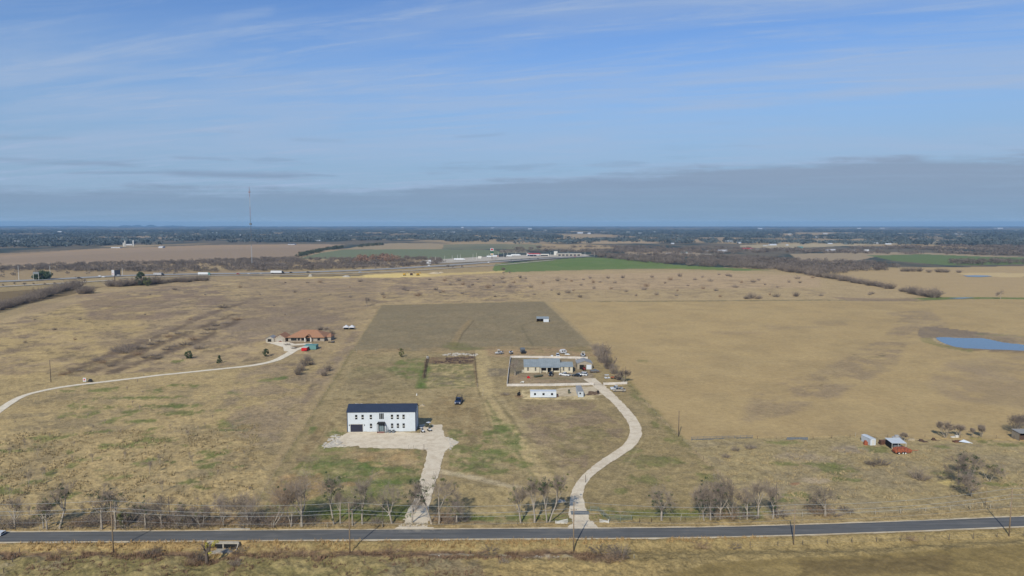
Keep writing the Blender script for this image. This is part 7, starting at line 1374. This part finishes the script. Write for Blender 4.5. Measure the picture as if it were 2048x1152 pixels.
x, y, z = at(1044, 766); m = MB(); m.box(-0.9, 0.9, -0.3, 0.3, 0.35, 0.45); m.prof([(-0.8, 0), (-0.7, 0.35), (-0.55, 0.35), (-0.65, 0)], -0.25, 0.25); m.prof([(0.65, 0), (0.55, 0.35), (0.7, 0.35), (0.8, 0)], -0.25, 0.25); m.box(-0.2, 1.0, 0.3, 0.4, 0.45, 0.8); o = tag(m.build('bench', M['white_paint']), 'white bench on the lawn inside the front white fence', 'bench'); o.location = (x, y, z)
def grill(lab, px, py, s=1.0):
    x, y, z = at(px, py); t = thing('smoker_grill', lab, 'grill', (x, y, z), R(70)); t.scale = (s,) * 3; m = MB(); m.tube((-0.9, 0, 1.0), (0.9, 0, 1.0), 0.42, 0.42, 14); m.build('barrel', M['dark'], t); m = MB(); m.tube((0.7, 0, 1.4), (0.7, 0, 2.2), 0.09, 0.09, 8); m.build('chimney', M['dark'], t)
    m = MB(); m.box(-1.0, 1.2, -0.35, 0.35, 0.4, 0.5); m.build('trailer_frame', M['black_frame'], t); wheels(t, (-0.4,), 0.45, 0.3, 0.15, 'dark')
grill('black smoker grill on wheels left of the long white cabin', 1037.5, 791)
def bin_(lab, px, py, mtl, w_, h_):
    x, y, z = at(px, py); t = thing('wheelie_bin', lab, 'bin', (x, y, z)); m = MB(); m.add([(-w_ * .8, -w_ * .8, 0.08), (w_ * .8, -w_ * .8, 0.08), (w_ * .8, w_ * .8, 0.08), (-w_ * .8, w_ * .8, 0.08), (-w_, -w_, h_), (w_, -w_, h_), (w_, w_, h_), (-w_, w_, h_)], [(0, 3, 2, 1), (4, 5, 6, 7), (0, 1, 5, 4), (1, 2, 6, 5), (2, 3, 7, 6), (3, 0, 4, 7)]); m.build('body', M[mtl], t)
    m = MB(); m.profy([(-w_ * 1.08, h_ + 0.01), (w_ * 1.08, h_ + 0.01), (w_ * 1.08, h_ + 0.16), (-w_ * 1.08, h_ + 0.06)], -w_ * 1.05, w_ * 1.05); m.build('lid', M['dark'], t); m = MB(); m.tube((-w_, w_ * .8, 0.12), (w_, w_ * .8, 0.12), 0.12, 0.12, 10); m.build('wheel', M['rubber'], t)
bin_('dark green bin standing between the two white cabins', 1138, 787, 'army_green', 0.42, 1.5); bin_('black bin on the edge of the curved drive', 1196, 787.5, 'dark', 0.36, 1.2)
bin_('dark bin against the right end of the long white cabin', 1114.5, 794, 'rust', 0.3, 1.1)
# quad bikes and utility vehicle beside the white building
def quad(lab, px, py, rz, s=1.0):
    x, y, z = at(px, py); t = thing('quad_bike', lab, 'quad bike', (x, y, z), R(rz)); t.scale = (s,) * 3; m = MB(); m.prof([(-0.9, 0.6), (-0.85, 0.8), (-0.2, 0.78), (0.1, 0.9), (0.5, 0.85), (0.9, 0.75), (0.9, 0.55)], -0.32, 0.32); m.build('body', M['car_white'], t); m = MB(); m.box(-0.6, 0.05, -0.17, 0.17, 0.78, 0.92); m.build('seat', M['dark'], t)
    m = MB(); m.tube((0.3, -0.35, 1.05), (0.3, 0.35, 1.05), 0.03, 0.03, 6); m.tube((0.3, 0, 0.85), (0.3, 0, 1.05), 0.03, 0.03, 6); m.build('handlebar', M['dark'], t); wheels(t, (-0.6, 0.6), 0.42, 0.3, 0.24, 'dark')
quad('white and black quad bike nearest the white building', 845.5, 864.5, -70); quad('white and black quad bike right of the nearest one on the gravel', 859, 862, -60); quad('small dark quad bike behind the nearest one on the gravel', 841.5, 858.5, -30, 0.8)
x, y, z = at(857, 854.5); t = thing('utility_vehicle', 'white and green utility vehicle parked at the corner of the gravel yard', 'utility vehicle', (x, y, z), R(-35)); m = MB(); m.prof([(-1.3, 0.5), (-1.3, 1.0), (-0.3, 1.0), (-0.2, 0.55), (0.4, 0.55), (0.6, 1.0), (1.3, 0.85), (1.35, 0.5)], -0.65, 0.65); m.build('body', M['army_green'], t); m = MB(); m.box(-0.6, 0.7, -0.65, 0.65, 1.75, 1.82); m.build('roof', M['car_white'], t); wheels(t, (-0.85, 0.85), 0.6, 0.34)
m = MB()
for xx in (-0.55, 0.62):
    for yy in (-0.6, 0.6): m.tube((xx, yy, 0.9), (xx, yy, 1.75), 0.03, 0.03, 5)
m.build('roll_cage', M['dark'], t)
x, y, z = at(845, 812); m = MB(); m.box(-0.9, 0.9, -0.7, 0.7, -0.1, 0.35); m.tube((0, 0, 0.35), (0, 0, 0.75), 0.45, 0.4, 12); o = tag(m.build('well_cover', M['gravel_warm']), 'pale round well cover behind the right corner of the white building', 'well cover'); o.location = (x, y, z)
x, y, z = at(855, 717); m = MB(); m.tube((0, 0, 0), (0, 0, 1.1), 0.6, 0.6, 14); m.tube((0, 0, 1.1), (0, 0, 1.3), 0.6, 0.2, 14); o = tag(m.build('water_tank', M['white_paint']), 'small white tank at the back left corner of the garden plot', 'tank'); o.location = (x, y, z)
x, y, z = at(833.5, 791); m = MB(); m.tube((0, 0, 0), (0, 0, 0.8), 0.3, 0.25, 10); o = tag(m.build('round_cap', M['white_paint']), 'tiny white cap in the grass behind the white building', 'pipe cap'); o.location = (x, y, z)
scrap('lumber_stack', 'dark lumber leaning right of the tiled-roof house', 664, 685, [(-0.6, 0.3, -1.0, 1.0, 0, 0.5), (0.6, 1.4, -1.6, 1.2, 0, 0.7), (-2.2, -1.0, -0.5, 0.3, 0, 0.5)], 'car_dark', 'lumber')
# sign by the left drive
x, y, z = at(170, 765); t = thing('real_estate_sign', 'white sign with a red patch beside the neighbour drive', 'sign', (x, y, z)); m = MB(); m.box(-0.85, 0.55, -0.06, 0.0, 0.4, 2.2); m.build('board', M['canvas_white'], t); m = MB(); m.box(-0.5, 0.1, -0.08, -0.062, 1.0, 1.7); m.build('panel', M['red_paint'], t)
for q in (-0.8, 0.5): m = MB(); m.box(q - 0.05, q + 0.05, 0.003, 0.1, -0.2, 2.2); m.build('post', M['white_paint'], t)
m = MB(); m.box(-0.6, 1.0, -0.4, 0.5, 0, 0.9); m.box(-0.3, 0.8, -0.3, 0.3, 0.903, 1.4); o = tag(m.build('covered_machine', M['car_dark']), 'dark machine standing right behind the white sign', 'machine'); o.location = (x + 1.5, y + 1.2, z)
x, y, z = at(300, 682.5); m = MB(); m.box(-0.5, 0.5, -0.3, 0.3, 0, 1.2); o = tag(m.build('marker_barrel', M['gravel_warm']), 'tiny pale barrel on the ridge track in the left meadow', 'barrel'); o.location = (x, y, z)
# ------------------------------------------------------------------ highway, truck stop and far things
def lorry(lab, px, py, rz, L=15, cabm='car_white', boxm='car_white', group=None):
    x, y, _ = at(px, py); z = 0.5; t = thing('semi_truck', lab, 'truck', (x, y, z), R(rz), group); m = MB(); m.box(-L / 2, L / 2 - 3.2, -1.3, 1.3, 1.1, 4.0); m.build('trailer', M[boxm], t)
    m = MB(); m.prof([(L / 2 - 2.9, 0.8), (L / 2 - 2.9, 3.7), (L / 2 - 1.2, 3.4), (L / 2 - 0.9, 2.0), (L / 2, 1.8), (L / 2, 0.8)], -1.2, 1.2); m.build('cab', M[cabm], t); wheels(t, (-L / 2 + 1.5, -L / 2 + 2.8, L / 2 - 3.4, L / 2 - 0.9), 1.05, 0.5, 0.4)
lorry('white box truck with a teal cab on the highway, left of the billboard thicket end', 409, 551, 3, 17, 'teal_paint')
lorry('white semi truck with a dark cab in the middle of the highway', 555, 547.5, 4, 19, 'car_dark'); lorry('grey flatbed truck behind the billboard on the highway', 318, 552, 3, 14, 'car_dark', 'car_silver')
def tiny_car(lab, px, py, paint, rz=4, group='cars on the highway'):
    x, y, _ = at(px, py); t = thing('car', lab, 'car', (x, y, 0.5), R(rz), group); m = MB(); m.prof([(-2.3, 0.3), (-2.3, 0.95), (-1.6, 1.0), (-1.2, 1.55), (0.5, 1.55), (1.1, 1.0), (2.3, 0.85), (2.3, 0.3)], -0.9, 0.9); m.build('body', M[paint], t); wheels(t, (-1.4, 1.4), 0.82)
for i, (px, py, c_, lab) in enumerate([(476, 549.2, 'car_red', 'red car right of the teal-cabbed truck on the highway'), (498, 549, 'car_silver', 'silver car left of the mast foot on the highway'), (522, 548.4, 'car_silver', 'silver car left of the dark-cabbed semi truck'), (582, 546.5, 'car_dark', 'dark car right of the dark-cabbed semi truck'), (616, 545.5, 'car_dark', 'dark car farther right of the semi truck'), (720, 546, 'car_silver', 'silver car on the service road'), (858, 532, 'car_white', 'white car near the white truck parked by the highway'),
        (977, 526, 'car_white', 'white car below the tall sign'), (1043, 519.5, 'car_dark', 'dark car left of the red-roofed fuel station on the highway'), (1059, 518.5, 'car_dark', 'dark car below the red canopy'), (1076, 517.8, 'car_dark', 'dark car right of the red canopy'), (1022, 521, 'car_dark', 'dark car on the highway right of the tall sign'), (1150, 514, 'car_red', 'red car at the far end of the highway'), (207, 555.5, 'car_white', 'white car left of the billboard'), (158, 557, 'car_dark', 'dark car on the highway left of the billboard'), (200, 554, 'car_white', 'second white car left of the billboard'), (1122, 515.5, 'car_silver', 'silver car on the far highway')]): tiny_car(lab, px, py, c_)
lorry('white truck standing on the slip road left of the truck stop', 858, 529.5, 10, 9); lorry('white semi truck parked at the left of the truck stop', 919, 521, 0, 22); lorry('white semi truck parked left of the tall sign', 980, 515.5, 0, 14); lorry('white semi truck with an orange cab behind the tall sign', 990, 514.5, 0, 16, 'orange_rust'); lorry('dark semi truck right of the tall sign', 1005, 514.8, 0, 16, 'car_dark', 'car_dark'); lorry('long white semi truck left of the red-roofed station', 1032, 512.3, 0, 22); lorry('second white semi truck left of the red-roofed station', 1020, 514, 0, 15, 'car_silver')
lorry('dark red truck on the county road beyond the bare wood', 1338, 509.5, 0, 14, 'car_red'); lorry('dark truck on the county road beyond the bare wood', 1298, 511, 0, 12, 'car_dark', 'car_dark')
def block(name, lab, px0, px1, py, hpx_, dp, mtl, roof='grey_roof', gable=False, group=None, cat='building', extra=None):
    x0, y, z = at(px0, py); k_ = mpp(py); W_ = (px1 - px0) * k_; h = hpx_ * k_; t = thing(name, lab, cat, (x0, y, 0), 0, group)
    if gable: m = MB(); gable_body_x(m, 0, W_, 0, dp, h * 0.65, h - 0.1); m.build('wall', M[mtl], t); m = MB(); gable_roof_x(m, 0, W_, 0, dp, h * 0.66, h, 0.2, 0.4); m.build('roof', M[roof], t)
    else: m = MB(); m.box(0, W_, 0, dp, -0.5, h); m.build('wall', M[mtl], t); m = MB(); m.box(-0.2, W_ + 0.2, -0.2, dp + 0.2, h + 0.003, h + 0.25); m.build('roof', M[roof], t)
    return t, W_, h
t, W_, h = block('fuel_station', 'red-roofed fuel station store beside the highway', 1054, 1079, 512.5, 5.5, 16, 'car_white', 'sign_red'); m = MB(); m.box(1, W_ * 0.75, -0.3, -0.004, 0.3, h * 0.55); m.build('shop_front', M['car_blue'], t)
m = MB(); m.box(3, W_ + 2, -14, -6, h * 0.85, h * 0.85 + 1.0); m.build('pump_canopy', M['sign_red'], t)
for q in (5, 14, 23): m = MB(); m.box(q, q + 0.5, -10, -9.5, 0, h * 0.85); m.build('canopy_post', M['white_paint'], t)
t, W_, h = block('store', 'white flat store right of the red-roofed fuel station', 1079.5, 1098, 512.3, 4.2, 14, 'white_paint', 'grey_roof'); m = MB(); m.box(2, W_ - 2, -0.3, -0.004, 0.5, 2.6); m.build('shop_front', M['glass'], t)
t, W_, h = block('store', 'long grey store with dark bays at the right end of the truck stop', 1114, 1163, 511.8, 5.0, 18, 'concrete', 'blue_roof')
for q in range(6): m = MB(); m.box(3 + q * W_ / 6.4, 3 + q * W_ / 6.4 + 5.5, -0.3, -0.004, 0.3, 3.4); m.build('bay_door', M['sign_dark'], t)
block('store', 'small white tower-fronted building left of the long grey store', 1108, 1115, 510.5, 8, 8, 'white_paint'); block('store', 'small white hut right of the highway lamps', 956, 963, 517, 4.5, 6, 'white_paint'); block('store', 'tiny white hut left of the highway truck stop', 857, 862, 526, 6, 6, 'canvas_white')
# tall sign of the truck stop
x, y, _ = at(984, 519); k_ = mpp(519); t = thing('pylon_sign', 'tall pole sign with a white, green and yellow stack of panels at the truck stop', 'sign', (x, y, 0)); m = MB(); m.tube((0, 0, -1), (0, 0, 22 * k_), 0.7, 0.6, 10); m.build('pole', M['dark_rust'], t)
for a, b, z0, z1, mt_, nm in ((-3.2, 3.2, 17, 22.5, 'canvas_white', 'top_panel'), (-2.2, 2.2, 18.5, 21.5, 'sign_red', 'emblem_panel'), (-3.4, 3.4, 12.5, 16.9, 'sign_green', 'middle_panel'), (-3.0, 3.0, 9, 12.3, 'canvas_white', 'lower_panel'), (-1.6, 1.6, 9.6, 11.8, 'yellow_paint', 'price_panel')):
    dy = -0.75 if nm not in ('emblem_panel', 'price_panel') else -0.85; m = MB(); m.box(a, b, dy - 0.05 if dy < -0.8 else -0.78, -0.8 if dy < -0.8 else 0.75, z0 * k_, z1 * k_); m.build(nm, M[mt_], t)
for i, (px, py, tp) in enumerate([(871, 524, 513), (889.5, 523, 511.5), (904.5, 520, 511), (915, 519, 509.5), (920.7, 519, 508.5), (946, 520, 508), (953, 520, 506), (977.5, 516, 508), (996.5, 515, 504.5), (1007.5, 515, 504), (1015, 514, 506), (1031.5, 512, 504), (1053, 512, 505), (1101, 512, 505), (1136, 511, 503), (1170, 513, 504), (1188.5, 513, 503.5), (38, 561, 532), (101, 559, 532), (245, 551, 536)]):
    x, y, _ = at(px, py); h = top_z(0, tp, y); t = thing('street_lamp', (ordn(i - 17) + ' tall pale light mast from the left beside the left highway') if i >= 17 else (ordn(i) + ' tall pale light mast from the left along the truck stop'), 'street lamp', (x, y, 0), 0, 'light masts beside the highway' if i >= 17 else 'light masts of the truck stop'); m = MB(); m.tube((0, 0, 0), (0, 0, h), 0.32, 0.2, 6); m.build('mast', M['white_paint'], t); m = MB(); m.box(-1.1, 1.1, -0.2, 0.2, h, h + 0.3); m.build('lamp_head', M['steel'], t)
# billboard
x, y, _ = at(230, 563); t = thing('billboard', 'two-sided billboard on a dark post, white face left and navy face right', 'billboard', (x, y, 0)); m = MB(); zb_, zt_ = top_z(0, 551, y), top_z(0, 540, y); m.tube((0, 0, -1), (0, 0, zb_ + 1), 0.5, 0.45, 10); m.build('post', M['dark_rust'], t)
m = MB(); m.add([(0, -0.6, zb_), (-5.6, 3.2, zb_ + .2), (-5.6, 3.6, zb_ + .2), (0, 0, zb_), (0, -0.6, zt_), (-5.6, 3.2, zt_ - .2), (-5.6, 3.6, zt_ - .2), (0, 0, zt_)], [(0, 1, 5, 4), (3, 7, 6, 2), (0, 3, 2, 1), (4, 5, 6, 7), (1, 2, 6, 5), (0, 4, 7, 3)]); f1 = m.build('white_face', M['canvas_white'], t)
m = MB(); m.add([(-3.4, 1.62, zb_ + 1.2), (-2.2, 0.82, zb_ + 1.2), (-2.2, 0.82, zb_ + 3.0), (-3.4, 1.62, zb_ + 3.0)], [(0, 1, 2, 3)]); m.build('picture', M['sign_red'], f1)
m = MB(); m.box(0.1, 7.6, -0.6, -0.1, zb_, zt_); f2 = m.build('navy_face', M['sign_dark'], t); m = MB(); m.box(3.2, 6.6, -0.65, -0.603, zb_ + 0.3, zb_ + 1.0); m.build('lettering_band', M['canvas_white'], f2)
m = MB(); m.box(0.1, 7.6, -1.4, -0.603, zb_ - 0.4, zb_ - 0.2); m.build('catwalk', M['dark'], t)
x, y, _ = at(66, 560.5); t = thing('highway_sign', 'large grey highway sign seen from behind left of the live oak', 'sign', (x, y, 0)); h = top_z(0, 544, y); m = MB(); m.box(0.3, 8, 0, 0.3, h - 2.6, h); m.build('board', M['steel'], t)
for q in (0.5, 7.2): m = MB(); m.tube((q, 0.4, -0.5), (q, 0.4, h - 0.1), 0.25, 0.2, 6); m.build('post', M['white_paint'], t)
# radio mast with its guys
x, y, _ = at(504, 530); h = top_z(0, 375, y); t = thing('radio_mast', 'tall red and white lattice radio mast standing against the sky', 'mast', (x, y, 0)); r_ = 0.75; P3 = [(r_ * math.cos(a), r_ * math.sin(a)) for a in (0.5, 2.6, 4.7)]
nb_ = 8
for s_ in range(nb_):
    z0, z1 = h * s_ / nb_, h * (s_ + 1) / nb_; m = MB()
    for a, b in P3: m.tube((a, b, z0), (a, b, z1), 0.12, 0.12, 5, False)
    n = 8
    for q in range(n):
        za, zc_ = z0 + (z1 - z0) * q / n, z0 + (z1 - z0) * (q + 1) / n
        for i_ in range(3): a, b = P3[i_], P3[(i_ + 1) % 3]; m.tube((a[0], a[1], za), (b[0], b[1], zc_), 0.07, 0.07, 4, False)
    m.build('lattice_section', M['mast_red'] if s_ in (5, 7) else M['mast_white'] if s_ in (0, 1, 6) else M['grey_steel'], t)
m = MB(); m.box(-1.6, 1.6, -1.6, 1.6, h * 0.52, h * 0.52 + 3.2); m.build('antenna_drum', M['grey_steel'], t); m = MB(); m.box(-1.2, 1.2, -1.2, 1.2, h - 9, h - 7); m.tube((0, 0, h), (0, 0, h + 3), 0.15, 0.1, 5); m.build('beacon', M['mast_red'], t)
for a in (0.5, 2.6, 4.7):
    for zz in (0.5, 0.97): m = MB(); m.tube((0, 0, h * zz), (math.cos(a) * 80, math.sin(a) * 80, 0), 0.03, 0.03, 4, False); m.build('guy_wire', M['wire'], t)
# silos
for px, tp, py, lab in ((250.5, 481, 493, 'tall white silo tower, left of the pair on the horizon plain'), (267, 480.5, 492.5, 'tall white silo tower, right of the pair on the horizon plain'), (247.3, 485, 493, 'short white silo touching the left tall one')):
    x, y, _ = at(px, py); h = top_z(0, tp, y); t = thing('silo', lab, 'silo', (x, y, 0)); m = MB(); m.tube((0, 0, 0), (0, 0, h * 0.93), 2.0, 2.0, 14); m.build('barrel', M['white_paint'], t); m = MB(); m.tube((0, 0, h * 0.93), (0, 0, h), 2.0, 0.4, 14); m.build('cap', M['canvas_white'], t)
block('farm_building', 'white low buildings at the foot of the silos', 252, 264, 490.5, 2.2, 15, 'canvas_white', 'canvas_white'); block('farm_building', 'white domed barn right of the silos', 317, 325, 496, 3.4, 16, 'canvas_white', 'canvas_white', True); block('farm_building', 'low pale shed left of the silos', 222, 240, 496, 1.6, 12, 'canvas_white'); block('farm_building', 'dark blue-roofed barn on the plain beyond the brown field', 576, 590, 489.6, 2.0, 16, 'canvas_white', 'car_blue', True)
block('warehouse', 'long yellow-lit warehouse among the far left woods', 76, 92, 487.5, 2.5, 20, 'gravel_warm', 'canvas_white'); block('warehouse', 'long pale warehouse right of the far left one', 95, 124, 486.5, 1.6, 20, 'gravel_warm', 'canvas_white')
block('farm_building', 'white barn beyond the wood at the right', 1654, 1672, 502.5, 4, 14, 'canvas_white', 'canvas_white', True); block('farm_building', 'low grey barn right of the white barn beyond the wood', 1698, 1716, 503, 3, 12, 'canvas_white', 'grey_roof', True); block('farm_building', 'small pair of white tanks beyond the wood at the right', 1729, 1738, 502.5, 3.5, 8, 'canvas_white')
block('farm_building', 'teal-roofed shed on the county road', 1364, 1375, 507, 3.4, 12, 'canvas_white', 'teal_paint', True); block('farm_building', 'pale long house right of the teal-roofed shed', 1437, 1456, 504.5, 4.5, 16, 'canvas_white', 'canvas_white', True); block('farm_building', 'red-roofed long barn near the pale long house', 1486, 1508, 499, 2.8, 14, 'brick', 'red_paint', True); block('farm_building', 'white flat shed right of the red-roofed barn', 1502, 1519, 499.5, 2.0, 12, 'canvas_white', 'canvas_white'); block('farm_building', 'tan house in bare trees by the county road', 1412, 1420, 505, 3.5, 12, 'gravel_warm', 'canvas_white', True)
block('farm_building', 'teal shed far beyond the bare wood', 1597, 1606, 496, 3, 12, 'teal_paint', 'teal_paint', True)
DB = [(10, 488), (34, 488), (120, 466), (290, 468), (330, 473), (430, 468), (548, 466), (598, 467), (635, 482), (662, 465.5), (700, 473), (805, 466), (825, 464), (837, 466), (850, 467), (868, 469), (890, 466), (905, 467), (925, 456.5), (940, 463), (985, 457), (1012, 483), (1032, 466), (1060, 459), (1112, 466), (1128, 465.5), (1160, 468), (1178, 469), (1205, 466.5), (1222, 480), (1240, 480), (1256, 466), (1280, 468),
      (1310, 466), (1418, 461), (1458, 484), (1478, 487), (1530, 492), (1545, 491), (1574, 491), (1565, 499), (1572, 476), (1632, 476), (1650, 469), (1660, 488), (1684, 486), (1700, 470), (1718, 458), (1752, 488), (1764, 458), (1776, 489), (1800, 469.5), (1840, 478), (1862, 470), (1912, 470), (1925, 471), (1944, 484), (1962, 484), (1990, 457.5), (2000, 458), (2032, 463), (2046, 475), (1520, 458.5), (1345, 488), (1580, 470), (385, 466), (480, 473), (1090, 462), (60, 478), (180, 474)]
rdb = random.Random(3); protos = []
for i in range(3):
    t = thing('distant_building', 'tiny pale building scattered in the far woods', 'building', (0, 0, 0), 0, 'pale buildings scattered in the far woods'); m = MB(); gable_body_x(m, -8 - i * 4, 8 + i * 4, -6, 6, 4.5, 7.5); m.build('wall', M['canvas_white'], t); m = MB(); gable_roof_x(m, -8 - i * 4, 8 + i * 4, -6, 6, 4.6, 7.7, 0.3, 0.6); m.build('roof', M['white_metal' if i != 1 else 'grey_roof'], t); protos.append((t, kids(t)))
for i, (px, py) in enumerate(DB):
    x, y, _ = at(px, py); s_ = min(2.4, max(0.8, y / 4500)) * rdb.uniform(0.6, 1.2); b0, kd = protos[i % 3]
    if i < 3: b0.location = (x, y, 8 if y > 2000 else 0); b0.scale = (s_, s_, s_ * 0.8)
    else: dup(b0, (x, y, 4 if y > 4000 else 0), rdb.uniform(-0.4, 0.4), scale=(s_, s_, s_ * 0.8), kd=kd)
# construction machines and spoil heaps by the highway
for i, (px, py, lab) in enumerate([(809, 551, 'yellow digger, left of three on the construction strip'), (823, 550.5, 'dark digger, middle of three on the construction strip'), (836, 551, 'yellow loader, right of three on the construction strip')]):
    x, y, _ = at(px, py); t = thing('excavator', lab, 'digger', (x, y, 0), R(20 * i)); m = MB(); m.box(-2, 2, -1.3, 1.3, 0.2, 1.1); m.build('tracks', M['dark'], t); m = MB(); m.box(-1.8, 1.2, -1.2, 1.2, 1.1, 3.0); m.build('cab', M['yellow_paint' if i != 1 else 'dark_rust'], t); m = MB(); m.prof([(1.2, 1.6), (3.6, 4.6), (5.4, 2.0), (5.1, 1.8), (3.5, 4.0), (1.2, 2.2)], -0.25, 0.25); m.build('boom', M['yellow_paint' if i != 1 else 'dark_rust'], t)
for px, py, w_, h_, lab in ((693, 554, 6, 2.5, 'pale tarped heap on the construction strip'), (621, 553, 3, 3.5, 'pale box on the construction strip'), (870, 547.5, 9, 3, 'pale gravel heap at the right end of the construction strip'), (882, 546, 5, 2, 'small tan heap right of the pale gravel heap')):
    x, y, _ = at(px, py); m = MB(); n = 12; vs = [(math.cos(6.283 * q / n) * w_ * (1 + .2 * math.sin(q * 2.3)), math.sin(6.283 * q / n) * w_ * .6, -0.2) for q in range(n)] + [(math.cos(6.283 * q / n) * w_ * .4, math.sin(6.283 * q / n) * w_ * .25, h_ * (0.85 + .1 * math.sin(q))) for q in range(n)] + [(0, 0, h_)]
    m.add(vs, [(q, (q + 1) % n, (q + 1) % n + n, q + n) for q in range(n)] + [(q + n, (q + 1) % n + n, 2 * n) for q in range(n)]); o = tag(m.build('spoil_heap', M['gravel_warm' if 'tan' in lab or 'gravel' in lab else 'concrete']), lab, 'heap'); o.location = (x, y, 0)
# ------------------------------------------------------------------ the air
def haze():
    mb = MB(); mb.box(-76000, 76000, -9500, 23200, -6, 152)
    m = bpy.data.materials.new('haze'); m.use_nodes = True; n = m.node_tree; n.nodes.clear()
    o_ = n.nodes.new('ShaderNodeOutputMaterial'); v = n.nodes.new('ShaderNodeVolumePrincipled')
    v.inputs['Color'].default_value = (0.27, 0.52, 0.84, 1); v.inputs['Density'].default_value = HAZE
    v.inputs['Anisotropy'].default_value = 0.0
    n.links.new(v.outputs[0], o_.inputs['Volume'])
    tag(mb.build('haze', m), kind='stuff')
HAZE = 6.2e-5
haze()
